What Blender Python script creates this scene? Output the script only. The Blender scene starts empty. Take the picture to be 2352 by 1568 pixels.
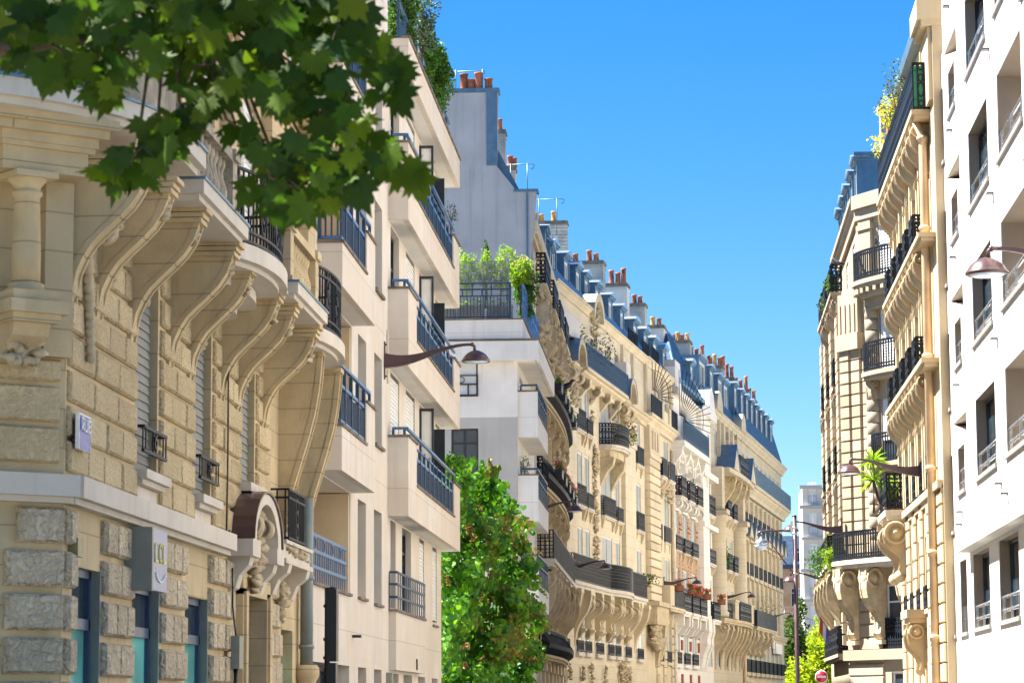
import bpy, math, random
from mathutils import Matrix, Vector
R = math.radians
random.seed(7)
SC = bpy.context.scene
COL = SC.collection
PI = math.pi
# ---------------------------------------------------------------- camera model (pixels of a 2352x1568 view of the photo)
W, H, F = 2352., 1568., 6316.4
YAW, PIT, ROLL = R(3.605777057783605), R(7.620733860623296), R(-0.3)
EYE = 1.65
def basis(yaw, pit, roll):
    f = (-math.sin(yaw)*math.cos(pit), math.cos(yaw)*math.cos(pit), math.sin(pit))
    r = (math.cos(yaw), math.sin(yaw), 0)
    u = (r[1]*f[2]-r[2]*f[1], r[2]*f[0]-r[0]*f[2], r[0]*f[1]-r[1]*f[0])
    c, s = math.cos(roll), math.sin(roll)
    return tuple(c*a+s*b for a, b in zip(r, u)), tuple(c*b-s*a for a, b in zip(r, u)), f
BR, BU, BF = basis(YAW, PIT, ROLL)
def ray(px, py):
    a = (px-W/2)/F; b = (H/2-py)/F
    return tuple(BF[i]+a*BR[i]+b*BU[i] for i in range(3))
def aty(px, py, Y):
    d = ray(px, py); k = Y/d[1]
    return (d[0]*k, Y, EYE+d[2]*k)
class Fr:
    """facade frame: u along the facade away from the camera, o outwards, z up. side +1: left of the street"""
    def __init__(s, x0, y0, ang=0, side=1):
        a = R(ang); s.o = (x0, y0); s.t = (math.sin(a), math.cos(a)); s.side = side
        s.n = (side*math.cos(a), -side*math.sin(a))
    def w(s, u, o, z):
        return (s.o[0]+s.t[0]*u+s.n[0]*o, s.o[1]+s.t[1]*u+s.n[1]*o, z)
    def uz(s, px, py, out=0):
        d = ray(px, py); ox, oy = s.o[0]+s.n[0]*out, s.o[1]+s.n[1]*out
        k = (ox*s.n[0]+oy*s.n[1])/(d[0]*s.n[0]+d[1]*s.n[1])
        x, y, z = d[0]*k, d[1]*k, EYE+d[2]*k
        return (x-ox)*s.t[0]+(y-oy)*s.t[1], z
    def atu(s, px, py, u):
        d = ray(px, py); ox, oy = s.o[0]+s.t[0]*u, s.o[1]+s.t[1]*u
        k = (ox*s.t[0]+oy*s.t[1])/(d[0]*s.t[0]+d[1]*s.t[1])
        x, y = d[0]*k, d[1]*k
        return (x-ox)*s.n[0]+(y-oy)*s.n[1], EYE+d[2]*k
    def mat(s, u=0, o=0, z=0):
        x, y, _ = s.w(u, o, z)
        return Matrix(((s.t[0], -s.t[1], 0, x), (s.t[1], s.t[0], 0, y), (0, 0, 1, z), (0, 0, 0, 1)))
WORLD = None
# ---------------------------------------------------------------- objects
def tag(o, label=None, cat=None, group=None, kind=None):
    if label: o['label'] = label
    if cat: o['category'] = cat
    if group: o['group'] = group
    if kind: o['kind'] = kind
    return o
def thing(name, label, cat, mat=None, group=None):
    o = bpy.data.objects.new(name, None); COL.objects.link(o)
    o.empty_display_size = .2
    o.matrix_world = mat if mat is not None else Matrix.Identity(4)
    ROOTM[o.name] = (mat.copy() if mat is not None else Matrix.Identity(4))
    return tag(o, label, cat, group)
ROOTM = {}
def rootm(o):
    while o.parent: o = o.parent
    return ROOTM.get(o.name, Matrix.Identity(4))
def copy_tree(o, parent=None):
    c = o.copy(); COL.objects.link(c)
    if parent: c.parent = parent
    for ch in list(o.children): copy_tree(ch, c)
    return c
def place(o, loc, rz=0, sc=1):
    o.matrix_world = Matrix.Translation(loc) @ Matrix.Rotation(rz, 4, 'Z') @ Matrix.Scale(sc, 4)
SPLIT = {k: .03 for k in 'window_sill sill pilaster drainpipe recess_shade_lining wedge_panel rain_spout bracket wall_plaque red_brick_band parapet_pier parapet_block pediment_cover window_guard stay_rod attic_pier roof_railing console coping pilaster_strip loggia_wall door_panel door_surround guard_rail clamp scroll_bracket zinc_cover screen_frame wall_coping roof_ridge window_trim small_gable'.split()}
SPLIT.update(railing=.3, flowers=.5, cornice=.05, string_course=.1, stripe=.1, rough_blocks=.06, pier_blocks=.1, banded_pilaster=.08, banded_blocks=.1, carving=.25, carved_bracket=.2, brick_dots=.4, banded_base=.1)
class MB:
    """collects shapes in a frame's (u,o,z); build() makes ONE mesh object, in its thing's own coordinates"""
    def __init__(s, fr=None): s.v = []; s.f = []; s.fr = fr; s.sm = set(); s.ch = []
    def add(s, vs, fs, smooth=False):
        n = len(s.v); s.v += vs; s.ch.append((n, len(s.f), len(vs), len(fs)))
        for f in fs:
            if smooth: s.sm.add(len(s.f))
            s.f.append(tuple(i+n for i in f))
        return s
    def quad(s, *p): return s.add(list(p), [tuple(range(len(p)))])
    def box(s, u0, u1, o0, o1, z0, z1):
        return s.add([(a, b, c) for c in (z0, z1) for b in (o0, o1) for a in (u0, u1)],
                     [(0, 1, 3, 2), (4, 6, 7, 5), (0, 4, 5, 1), (2, 3, 7, 6), (0, 2, 6, 4), (1, 5, 7, 3)])
    def block(s, u0, u1, z0, z1, o0, o1, b=.03):
        """stone with a bevelled front"""
        v = [(u0, o0, z0), (u1, o0, z0), (u1, o0, z1), (u0, o0, z1)]
        om = o0+(o1-o0)*.5
        v += [(u0, om, z0), (u1, om, z0), (u1, om, z1), (u0, om, z1)]
        v += [(u0+b, o1, z0+b), (u1-b, o1, z0+b), (u1-b, o1, z1-b), (u0+b, o1, z1-b)]
        fs = [(8, 9, 10, 11)]
        for k in (0, 4):
            for i in range(4): j = (i+1) % 4; fs.append((k+i, k+j, k+4+j, k+4+i))
        return s.add(v, fs)
    def prism(s, poly, u0, u1):
        """poly of (o,z) swept along u"""
        n = len(poly)
        v = [(u0, a, b) for a, b in poly]+[(u1, a, b) for a, b in poly]
        return s.add(v, [tuple(range(n)), tuple(range(2*n-1, n-1, -1))]+[(i, i+n, (i+1) % n+n, (i+1) % n) for i in range(n)])
    def oprism(s, poly, o0, o1):
        """poly of (u,z) swept along o"""
        n = len(poly)
        v = [(a, o0, b) for a, b in poly]+[(a, o1, b) for a, b in poly]
        return s.add(v, [tuple(range(n)), tuple(range(2*n-1, n-1, -1))]+[(i, i+n, (i+1) % n+n, (i+1) % n) for i in range(n)])
    def zprism(s, poly, z0, z1):
        """poly of (u,o) swept along z"""
        n = len(poly)
        v = [(a, b, z0) for a, b in poly]+[(a, b, z1) for a, b in poly]
        return s.add(v, [tuple(range(n)), tuple(range(2*n-1, n-1, -1))]+[(i, i+n, (i+1) % n+n, (i+1) % n) for i in range(n)])
    def band(s, path, prof):
        """profile of (d,z) swept along a path of (u,o), d measured outwards (to the right of travel)"""
        n = len(prof); m = len(path); v = []
        for i in range(m):
            a = path[max(i-1, 0)]; b = path[min(i+1, m-1)]
            dx, dy = b[0]-a[0], b[1]-a[1]; L = math.hypot(dx, dy) or 1
            nx, ny = -dy/L, dx/L
            for d, z in prof: v.append((path[i][0]+nx*d, path[i][1]+ny*d, z))
        f = [(i*n+j, i*n+(j+1) % n, (i+1)*n+(j+1) % n, (i+1)*n+j) for i in range(m-1) for j in range(n)]
        f += [tuple(range(n)), tuple(range((m-1)*n+n-1, (m-1)*n-1, -1))]
        return s.add(v, f)
    def tube(s, pts, r, n=6, r1=None, cap=True, smooth=True):
        v = []; m = len(pts); P = [Vector(p) for p in pts]
        up = Vector((0.013, .021, 1))
        for i in range(m):
            t = (P[min(i+1, m-1)]-P[max(i-1, 0)])
            t = t.normalized() if t.length > 1e-9 else Vector((0, 0, 1))
            a = t.cross(up)
            if a.length < .1: a = t.cross(Vector((1, 0, 0)))
            a.normalize(); b = t.cross(a)
            rr = r[i] if isinstance(r, (list, tuple)) else (r if r1 is None else r+(r1-r)*i/(m-1))
            for k in range(n):
                an = 2*PI*k/n
                v.append(tuple(P[i]+a*(math.cos(an)*rr)+b*(math.sin(an)*rr)))
        f = [(i*n+k, i*n+(k+1) % n, (i+1)*n+(k+1) % n, (i+1)*n+k) for i in range(m-1) for k in range(n)]
        if cap: f += [tuple(range(n-1, -1, -1)), tuple(range((m-1)*n, m*n))]
        return s.add(v, f, smooth)
    def lathe(s, c, prof, n=12, smooth=True, axis='z'):
        """prof of (r,h) about a vertical axis through c (or along o / u)"""
        v = []; m = len(prof)
        for r, h in prof:
            for k in range(n):
                a = 2*PI*k/n; x, y = r*math.cos(a), r*math.sin(a)
                if axis == 'z': v.append((c[0]+x, c[1]+y, c[2]+h))
                elif axis == 'o': v.append((c[0]+x, c[1]+h, c[2]+y))
                else: v.append((c[0]+h, c[1]+x, c[2]+y))
        f = [(i*n+k, i*n+(k+1) % n, (i+1)*n+(k+1) % n, (i+1)*n+k) for i in range(m-1) for k in range(n)]
        f += [tuple(range(n-1, -1, -1)), tuple(range((m-1)*n, m*n))]
        return s.add(v, f, smooth)
    def bar(s, a, b, w):
        """square bar between two points"""
        a, b = Vector(a), Vector(b); t = (b-a).normalized()
        p = t.cross(Vector((0.01, 0.02, 1)))
        if p.length < .1: p = t.cross(Vector((1, 0, 0)))
        p = p.normalized()*w/2; q = t.cross(p).normalized()*w/2
        v = [tuple(e+x) for e in (a, b) for x in (p+q, p-q, -p-q, q-p)]
        return s.add(v, [(0, 1, 2, 3), (7, 6, 5, 4), (0, 4, 5, 1), (1, 5, 6, 2), (2, 6, 7, 3), (3, 7, 4, 0)])
    def ball(s, c, r, n=8, m=5, sz=1.):
        return s.lathe(c, [(r*math.sin(PI*(i+.02)/(m+.04)), -r*sz*math.cos(PI*(i+.02)/(m+.04))) for i in range(m+1)], n)
    def wall(s, u0, u1, z0, z1, ops=(), o=0., depth=.3):
        """wall sheet with rectangular openings (ua,ub,za,zb[,depth]) and their reveals"""
        us = sorted({u0, u1}|{x for p in ops for x in p[:2] if u0 < x < u1}); zs = sorted({z0, z1}|{x for p in ops for x in p[2:4] if z0 < x < z1})
        for j in range(len(zs)-1):
            run = None
            for i in range(len(us)):
                if i < len(us)-1:
                    cu, cz = (us[i]+us[i+1])/2, (zs[j]+zs[j+1])/2
                    solid = not any(p[0] < cu < p[1] and p[2] < cz < p[3] for p in ops)
                else: solid = False
                if solid and run is None: run = us[i]
                if not solid and run is not None:
                    s.quad((run, o, zs[j]), (us[i], o, zs[j]), (us[i], o, zs[j+1]), (run, o, zs[j+1])); run = None
        for p in ops:
            if p[0] < u0-1e-6 or p[1] > u1+1e-6 or p[2] < z0-1e-6 or p[3] > z1+1e-6: continue
            a, b, c, d = p[:4]; e = o-(p[4] if len(p) > 4 else depth)
            s.quad((a, o, c), (a, e, c), (a, e, d), (a, o, d)); s.quad((b, o, c), (b, o, d), (b, e, d), (b, e, c))
            s.quad((a, o, d), (a, e, d), (b, e, d), (b, o, d)); s.quad((a, o, c), (b, o, c), (b, e, c), (a, e, c))
        return s
    def slats(s, u0, u1, z0, z1, o, pitch=.06, d=.02):
        """louvres / roller shutter laths: tilted laths over a backing"""
        n = max(1, int((z1-z0)/pitch)); p = (z1-z0)/n
        for i in range(n):
            a, b = z0+i*p, z0+(i+1)*p
            s.add([(u0, o+d, a), (u1, o+d, a), (u1, o, b), (u0, o, b), (u0, o, a), (u1, o, a)], [(0, 1, 2, 3), (4, 5, 1, 0)])
        return s
    def clusters(s, gap):
        bb = []
        for v0, f0, nv, nf in s.ch:
            q = s.v[v0:v0+nv]; bb.append([min(p[i] for p in q)-gap/2 for i in range(3)]+[max(p[i] for p in q)+gap/2 for i in range(3)])
        par = list(range(len(bb)))
        def find(i):
            while par[i] != i: par[i] = par[par[i]]; i = par[i]
            return i
        for i in range(len(bb)):
            a = bb[i]
            for j in range(i):
                b = bb[j]
                if a[0] <= b[3] and b[0] <= a[3] and a[1] <= b[4] and b[1] <= a[4] and a[2] <= b[5] and b[2] <= a[5]: par[find(i)] = find(j)
        g = {}
        for i in range(len(bb)): g.setdefault(find(i), []).append(i)
        return list(g.values())
    def build(s, name, mat, parent=None):
        if name in SPLIT and parent is not None and 1 < len(s.ch) < 900:
            cl = s.clusters(SPLIT[name])
            if 1 < len(cl) < 70:
                first = None
                for g in cl:
                    m = MB(s.fr)
                    for i in g:
                        v0, f0, nv, nf = s.ch[i]; k = len(m.f); d = len(m.v)-v0
                        m.v += s.v[v0:v0+nv]; m.f += [tuple(x+d for x in f) for f in s.f[f0:f0+nf]]
                        m.sm |= {k+j for j in range(nf) if f0+j in s.sm}
                    o = m.build(name, mat, parent); first = first or o
                return first
        if s.fr is not None:
            v = [s.fr.w(*p) for p in s.v]
        else: v = s.v
        M = rootm(parent) if parent is not None else Matrix.Identity(4)
        inv = M.inverted()
        v = [tuple(inv @ Vector(p)) for p in v] if parent is not None else v
        if parent is None and getattr(s, 'base', None):
            b = s.base; v = [(p[0]-b[0], p[1]-b[1], p[2]-b[2]) for p in v]
        me = bpy.data.meshes.new(name); me.from_pydata(v, [], s.f)
        if s.sm:
            me.polygons.foreach_set('use_smooth', [i in s.sm for i in range(len(me.polygons))])
        me.materials.append(mat)
        o = bpy.data.objects.new(name, me); COL.objects.link(o)
        if parent is not None: o.parent = parent
        elif getattr(s, 'base', None): o.location = s.base
        return o
def solo(mb, name, mat, base, label, cat, group=None):
    mb.base = base
    return tag(mb.build(name, mat), label, cat, group)
# ---------------------------------------------------------------- materials
MATS = {}
def nodes(name):
    m = bpy.data.materials.new(name); m.use_nodes = True
    nt = m.node_tree; nt.nodes.clear(); return m, nt
def N(nt, t, **kw):
    n = nt.nodes.new(t)
    for k, v in kw.items():
        if k.startswith('i_'): n.inputs[k[2:].replace('_', ' ')].default_value = v
        else: setattr(n, k, v)
    return n
def mixc(nt, fac, a, b, mode='MIX'):
    n = nt.nodes.new('ShaderNodeMix'); n.data_type = 'RGBA'; n.blend_type = mode
    for i, x in ((0, fac), (6, a), (7, b)):
        if hasattr(x, 'links') or hasattr(x, 'is_linked'): nt.links.new(x, n.inputs[i])
        else: n.inputs[i].default_value = x if i == 0 else (*x, 1)
    return n.outputs[2]
def ramp(nt, src, a, b, ca=(0, 0, 0), cb=(1, 1, 1)):
    r = nt.nodes.new('ShaderNodeValToRGB'); r.color_ramp.elements[0].position = a; r.color_ramp.elements[1].position = b
    r.color_ramp.elements[0].color = (*ca, 1); r.color_ramp.elements[1].color = (*cb, 1)
    nt.links.new(src, r.inputs[0]); return r.outputs[0]
def math_(nt, op, a, b=None):
    n = nt.nodes.new('ShaderNodeMath'); n.operation = op
    for i, x in enumerate((a, b)):
        if x is None: continue
        if isinstance(x, (int, float)): n.inputs[i].default_value = x
        else: nt.links.new(x, n.inputs[i])
    return n.outputs[0]
def stone(name, base, var=.12, bump=.3, scale=3., rough=.85, stain=.25, course=None, tint=None, pit=0., bscale=40., spec=.3, isl=False):
    """masonry or render: blotches, fine grain, rain streaks; course=(height,length,groove) cuts ashlar joints"""
    m, nt = nodes(name); L = nt.links
    tc = N(nt, 'ShaderNodeTexCoord'); co = tc.outputs['Object']
    n1 = N(nt, 'ShaderNodeTexNoise', i_Scale=scale*.35, i_Detail=6., i_Roughness=.6); L.new(co, n1.inputs['Vector'])
    n2 = N(nt, 'ShaderNodeTexNoise', i_Scale=bscale, i_Detail=3.); L.new(co, n2.inputs['Vector'])
    mp = N(nt, 'ShaderNodeMapping'); mp.inputs['Scale'].default_value = (2.4, 2.4, .13); L.new(co, mp.inputs['Vector'])
    n3 = N(nt, 'ShaderNodeTexNoise', i_Scale=1.6, i_Detail=5., i_Roughness=.65); L.new(mp.outputs[0], n3.inputs['Vector'])
    dk = tuple(c*(1-var*1.6) for c in base); lt = tuple(min(1, c*(1+var)) for c in base)
    c = ramp(nt, n1.outputs[0], .32, .68, dk, lt)
    if tint:
        n4 = N(nt, 'ShaderNodeTexNoise', i_Scale=.6, i_Detail=3.); L.new(co, n4.inputs['Vector'])
        c = mixc(nt, ramp(nt, n4.outputs[0], .42, .66), c, tint)
    gi = N(nt, 'ShaderNodeNewGeometry'); c = mixc(nt, 1., c, ramp(nt, gi.outputs['Random Per Island'], 0., 1., (.86, .85, .84), (1.1, 1.1, 1.1)), 'MULTIPLY') if isl else c
    st = ramp(nt, n3.outputs[0], .52, .78)
    sm = math_(nt, 'MULTIPLY', st, stain)
    c = mixc(nt, sm, c, tuple(x*.45 for x in base))
    h = n2.outputs[0]
    if pit:
        vo = N(nt, 'ShaderNodeTexNoise', i_Scale=pit, i_Detail=2., i_Distortion=.6); L.new(co, vo.inputs['Vector'])
        pr = ramp(nt, vo.outputs[0], .36, .6)
        c = mixc(nt, math_(nt, 'MULTIPLY', math_(nt, 'SUBTRACT', 1., pr), .22), c, tuple(x*.55 for x in base))
        h = math_(nt, 'ADD', math_(nt, 'MULTIPLY', pr, 3.), h)
    if course:
        ch, cl, g = course
        sx = N(nt, 'ShaderNodeSeparateXYZ'); L.new(co, sx.inputs[0])
        mp2 = N(nt, 'ShaderNodeCombineXYZ'); L.new(sx.outputs[0], mp2.inputs[0]); L.new(sx.outputs[2], mp2.inputs[1])
        br = N(nt, 'ShaderNodeTexBrick', i_Scale=1., i_Mortar_Size=g, i_Brick_Width=cl, i_Row_Height=ch)
        br.inputs['Color1'].default_value = (1, 1, 1, 1); br.inputs['Color2'].default_value = (.97, .97, .97, 1); br.inputs['Mortar'].default_value = (.5, .5, .5, 1)
        L.new(mp2.outputs[0], br.inputs['Vector'])
        c = mixc(nt, .8, c, br.outputs[0], 'MULTIPLY')
        h = math_(nt, 'SUBTRACT', h, math_(nt, 'MULTIPLY', br.outputs['Fac'], 2.5))
    b = N(nt, 'ShaderNodeBump', i_Strength=bump, i_Distance=.02); L.new(h, b.inputs['Height'])
    p = N(nt, 'ShaderNodeBsdfPrincipled'); p.inputs['Roughness'].default_value = rough; p.inputs['Specular IOR Level'].default_value = spec
    L.new(c, p.inputs['Base Color']); L.new(b.outputs[0], p.inputs['Normal'])
    o = N(nt, 'ShaderNodeOutputMaterial'); L.new(p.outputs[0], o.inputs[0])
    MATS[name] = m; return m
def plain(name, base, rough=.5, metal=0., var=.15, scale=6., bump=.05, spec=.5, coat=0.):
    m, nt = nodes(name); L = nt.links
    tc = N(nt, 'ShaderNodeTexCoord')
    n1 = N(nt, 'ShaderNodeTexNoise', i_Scale=scale, i_Detail=5.); L.new(tc.outputs['Object'], n1.inputs['Vector'])
    c = ramp(nt, n1.outputs[0], .3, .7, tuple(x*(1-var) for x in base), tuple(min(1, x*(1+var)) for x in base))
    p = N(nt, 'ShaderNodeBsdfPrincipled'); p.inputs['Metallic'].default_value = metal; p.inputs['Specular IOR Level'].default_value = spec
    p.inputs['Coat Weight'].default_value = coat
    rr = N(nt, 'ShaderNodeMapRange'); rr.inputs[3].default_value = max(0.02, rough-.1); rr.inputs[4].default_value = min(1, rough+.1)
    L.new(n1.outputs[0], rr.inputs[0]); L.new(rr.outputs[0], p.inputs['Roughness'])
    b = N(nt, 'ShaderNodeBump', i_Strength=bump, i_Distance=.02); L.new(n1.outputs[0], b.inputs['Height'])
    L.new(c, p.inputs['Base Color']); L.new(b.outputs[0], p.inputs['Normal'])
    o = N(nt, 'ShaderNodeOutputMaterial'); L.new(p.outputs[0], o.inputs[0])
    MATS[name] = m; return m
def foliage(name, cols, trans=.35, rough=.45):
    """leaves: each leaf island takes a colour of its own; thin leaves let some light through"""
    m, nt = nodes(name); L = nt.links
    g = N(nt, 'ShaderNodeNewGeometry')
    r = nt.nodes.new('ShaderNodeValToRGB'); cr = r.color_ramp
    while len(cr.elements) < len(cols): cr.elements.new(.5)
    for i, c in enumerate(cols):
        cr.elements[i].position = i/(len(cols)-1); cr.elements[i].color = (*c, 1)
    L.new(g.outputs['Random Per Island'], r.inputs[0])
    tc = N(nt, 'ShaderNodeTexCoord'); n1 = N(nt, 'ShaderNodeTexNoise', i_Scale=1.3, i_Detail=3.); L.new(tc.outputs['Object'], n1.inputs['Vector'])
    c = mixc(nt, 1., r.outputs[0], ramp(nt, n1.outputs[0], .3, .7, (.7, .7, .7), (1.2, 1.2, 1.2)), 'MULTIPLY')
    p = N(nt, 'ShaderNodeBsdfPrincipled'); p.inputs['Roughness'].default_value = rough; p.inputs['Specular IOR Level'].default_value = .18
    L.new(c, p.inputs['Base Color'])
    t = N(nt, 'ShaderNodeBsdfTranslucent')
    c2 = mixc(nt, 1., c, (1.6, 1.75, .5), 'MULTIPLY'); L.new(c2, t.inputs[0])
    mx = N(nt, 'ShaderNodeMixShader'); mx.inputs[0].default_value = trans
    L.new(p.outputs[0], mx.inputs[1]); L.new(t.outputs[0], mx.inputs[2])
    o = N(nt, 'ShaderNodeOutputMaterial'); L.new(mx.outputs[0], o.inputs[0])
    MATS[name] = m; return m
def glass(name, base=(.02, .03, .04), rough=.04):
    m, nt = nodes(name); L = nt.links
    tc = N(nt, 'ShaderNodeTexCoord'); n1 = N(nt, 'ShaderNodeTexNoise', i_Scale=.7, i_Detail=2.); L.new(tc.outputs['Object'], n1.inputs['Vector'])
    b = N(nt, 'ShaderNodeBump', i_Strength=.04, i_Distance=.05); L.new(n1.outputs[0], b.inputs['Height'])
    p = N(nt, 'ShaderNodeBsdfPrincipled'); p.inputs['Roughness'].default_value = rough; p.inputs['Specular IOR Level'].default_value = .9
    L.new(ramp(nt, n1.outputs[0], .35, .65, base, tuple(x*2.2 for x in base)), p.inputs['Base Color']); L.new(b.outputs[0], p.inputs['Normal'])
    o = N(nt, 'ShaderNodeOutputMaterial'); L.new(p.outputs[0], o.inputs[0]); MATS[name] = m; return m

ST_BANK = stone('bank_stone', (.60, .465, .27), var=.14, scale=5, course=(.38, 2.2, .007), stain=.38, bump=.25, tint=(.50, .40, .24))
ST_VERM = stone('vermiculated_stone', (.58, .45, .26), var=.14, scale=5, stain=.15, bump=.55, pit=22., isl=True, tint=(.62, .50, .30))
ST_VERM2 = stone('vermiculated_pier', (.62, .52, .36), var=.12, scale=5, stain=.15, bump=.75, pit=15., isl=True)
ST_SMOOTH = stone('painted_ledge', (.62, .56, .47), var=.06, scale=4, stain=.3, bump=.12)
ST_MOSS = stone('weathered_stone', (.40, .34, .25), var=.3, scale=14, stain=.7, bump=.5, tint=(.2, .19, .15))
RENDER = stone('cream_panels', (.66, .605, .525), var=.07, scale=2.5, stain=.3, bump=.08, course=(3.05, 2.6, .006), tint=(.64, .555, .455))
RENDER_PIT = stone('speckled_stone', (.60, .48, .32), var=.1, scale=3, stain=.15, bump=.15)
SOFFIT = stone('soffit_paint', (.70, .68, .63), var=.04, stain=.05, bump=.05)
PALE = stone('pale_render', (.85, .80, .72), var=.06, scale=2, stain=.32, bump=.08, course=(2.8, 3.1, .006))
PARTY = stone('party_wall', (.42, .44, .465), var=.09, scale=1.6, stain=.45, bump=.1, rough=.9)
ST_A = stone('limestone_warm', (.655, .56, .40), var=.07, scale=2, stain=.16, bump=.15, course=(.62, 1.5, .008))
ST_B = stone('limestone_rusticated', (.63, .53, .365), var=.08, isl=True, scale=2, stain=.18, bump=.15)
ST_ORN = stone('limestone_carved', (.54, .44, .285), var=.16, scale=9, stain=.35, bump=.5, bscale=18)
ST_W = stone('white_stone', (.78, .73, .65), var=.05, scale=2, stain=.15, bump=.1, course=(.8, 6., .01))
ST_C = stone('limestone_grey', (.56, .48, .34), var=.09, scale=2, stain=.28, bump=.15, course=(.5, 1.2, .008))
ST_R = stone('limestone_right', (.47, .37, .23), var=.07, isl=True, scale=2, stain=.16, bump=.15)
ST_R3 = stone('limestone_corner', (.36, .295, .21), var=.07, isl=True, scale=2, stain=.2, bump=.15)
WHITE = stone('white_panels', (.69, .665, .64), var=.03, scale=2, stain=.12, bump=.05, course=(2.79, 1.9, .008), rough=.7)
FARW = stone('far_render', (.46, .455, .44), var=.05, scale=1, stain=.15, bump=.05)
WHITE_IN = stone('recess_shade', (.33, .275, .215), var=.06, scale=4, stain=.1, bump=.1)  # shade of the white building's recesses, painted as a darker tone
BRICK = None
ZINC = plain('zinc', (.10, .185, .265), rough=.42, metal=.25, var=.18, scale=3, bump=.06)
ZINC_L = plain('zinc_light', (.45, .5, .55), rough=.3, metal=.75, var=.1, scale=3)
SLATE = stone('slate', (.035, .075, .14), var=.3, scale=8, stain=.1, bump=.3, course=(.22, .3, .012), rough=.5)
IRON = plain('black_iron', (.010, .014, .02), rough=.5, var=.3, scale=9, spec=.22)
IRON_BLUE = plain('blue_black_railing', (.02, .055, .11), rough=.42, var=.2, scale=5)
IRON_RAIL = plain('blue_handrail', (.05, .15, .32), rough=.35, var=.15, scale=5)
CAP = stone('coping_stone', (.2, .17, .14), var=.3, scale=8, stain=.3, bump=.3)
SHUT = plain('grey_shutter', (.40, .42, .40), rough=.5, var=.07, scale=3)
SHUT_B = plain('bluegrey_shutter', (.17, .18, .165), rough=.5, var=.08, scale=3)
SHUT_W = plain('white_shutter', (.74, .74, .72), rough=.45, var=.04, scale=3)
FRAME_W = plain('white_frame', (.75, .75, .73), rough=.45, var=.05)
FRAME_D = plain('dark_frame', (.022, .026, .032), rough=.35, var=.2)
FRAME_BL = plain('blue_frame', (.035, .065, .13), rough=.35, var=.15)
GLASS = glass('window_glass')
GLASS_T = glass('teal_film_glass', (.10, .33, .29), .12)
TERRA = stone('terracotta', (.36, .125, .065), isl=True, var=.4, scale=4, stain=.6, bump=.2)
TERRA_O = stone('ochre_clay', (.55, .29, .08), var=.2, scale=9, stain=.15, bump=.2)
POST = plain('bronze_paint', (.072, .036, .036), rough=.34, var=.15, scale=4, coat=.2)
BLACK = plain('black_plastic', (.012, .012, .016), rough=.4, var=.2)
LENS = glass('lamp_lens', (.35, .42, .5), .15)
STEEL = plain('steel', (.6, .6, .6), rough=.25, metal=.9, var=.05)
WHITEP = plain('white_paint', (.78, .78, .77), rough=.4, var=.03)
SIGN_RED = plain('sign_red', (.52, .012, .03), rough=.35, var=.05)
SIGN_BLUE = plain('enamel_blue', (.035, .07, .38), rough=.25, var=.08)
SIGN_GREY = plain('sign_grey_blue', (.30, .33, .45), rough=.3, var=.04)
SIGN_YEL = plain('sign_yellow', (.72, .60, .12), rough=.35, var=.04)
GREYBOX = plain('grey_green_box', (.24, .25, .21), rough=.45, var=.08)
OLIVE = plain('olive_box', (.22, .19, .08), rough=.4, var=.1)
PIPE_G = plain('grey_green_pipe', (.20, .235, .22), rough=.45, var=.12, scale=3)
PIPE_W = plain('cream_pipe', (.66, .58, .46), rough=.5, var=.1, scale=3)
PIPE_R = plain('ochre_pipe', (.60, .44, .27), rough=.5, var=.2, scale=2)
BARK = stone('bark', (.12, .085, .055), var=.3, scale=14, stain=.3, bump=.8)
ASPHALT = stone('asphalt', (.085, .084, .082), var=.2, scale=5, stain=0, bump=.4)
PAVE = stone('pavement', (.33, .31, .28), var=.12, scale=4, stain=0, bump=.3)
SOIL = stone('soil', (.06, .045, .03), var=.3, scale=10, stain=0, bump=.6)
GROUND = stone('city_ground', (.20, .19, .175), var=.15, scale=.4, stain=0, bump=.2)
L_PLANE = foliage('plane_leaves', [(.02, .045, .006), (.038, .08, .008), (.06, .11, .009), (.025, .06, .014), (.075, .125, .009), (.12, .17, .01)], .4, .6)
L_VINE = foliage('vine_leaves', [(.035, .13, .012), (.06, .19, .01), (.11, .27, .012), (.02, .11, .045), (.15, .30, .02), (.07, .2, .012)], .3)
L_VINEB = foliage('turning_vine_leaves', [(.16, .15, .02), (.21, .16, .03), (.10, .15, .02), (.26, .20, .05), (.07, .13, .018), (.17, .12, .03)], .3)
L_DRY = foliage('dry_leaves', [(.35, .2, .09), (.28, .15, .06), (.4, .26, .14)], .2)
L_FAR = foliage('street_tree_leaves', [(.09, .16, .012), (.26, .34, .012), (.42, .46, .02), (.16, .24, .012), (.5, .5, .05)], .45)
L_FARD = foliage('dark_tree_leaves', [(.025, .06, .012), (.05, .10, .015), (.08, .14, .015), (.035, .08, .015)], .25)
L_CON = foliage('conifer_leaves', [(.035, .09, .02), (.06, .13, .025), (.08, .16, .03), (.045, .11, .02)], .2)
L_OLIVE = foliage('grey_green_leaves', [(.05, .085, .06), (.08, .12, .09), (.06, .10, .05), (.12, .16, .12)], .2)
L_BUSH = foliage('bush_leaves', [(.03, .09, .015), (.06, .15, .02), (.10, .2, .03), (.045, .11, .02)], .3)
L_LIME = foliage('lime_leaves', [(.18, .32, .02), (.28, .40, .03), (.12, .24, .02), (.34, .42, .06)], .4)
L_YEL = foliage('yellow_leaves', [(.55, .48, .03), (.62, .5, .02), (.4, .42, .04)], .35)
FL_PINK = foliage('pink_petals', [(.6, .16, .35), (.7, .3, .45), (.5, .1, .3)], .3)
FL_RED = foliage('red_petals', [(.55, .02, .02), (.65, .05, .03)], .25)
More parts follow.
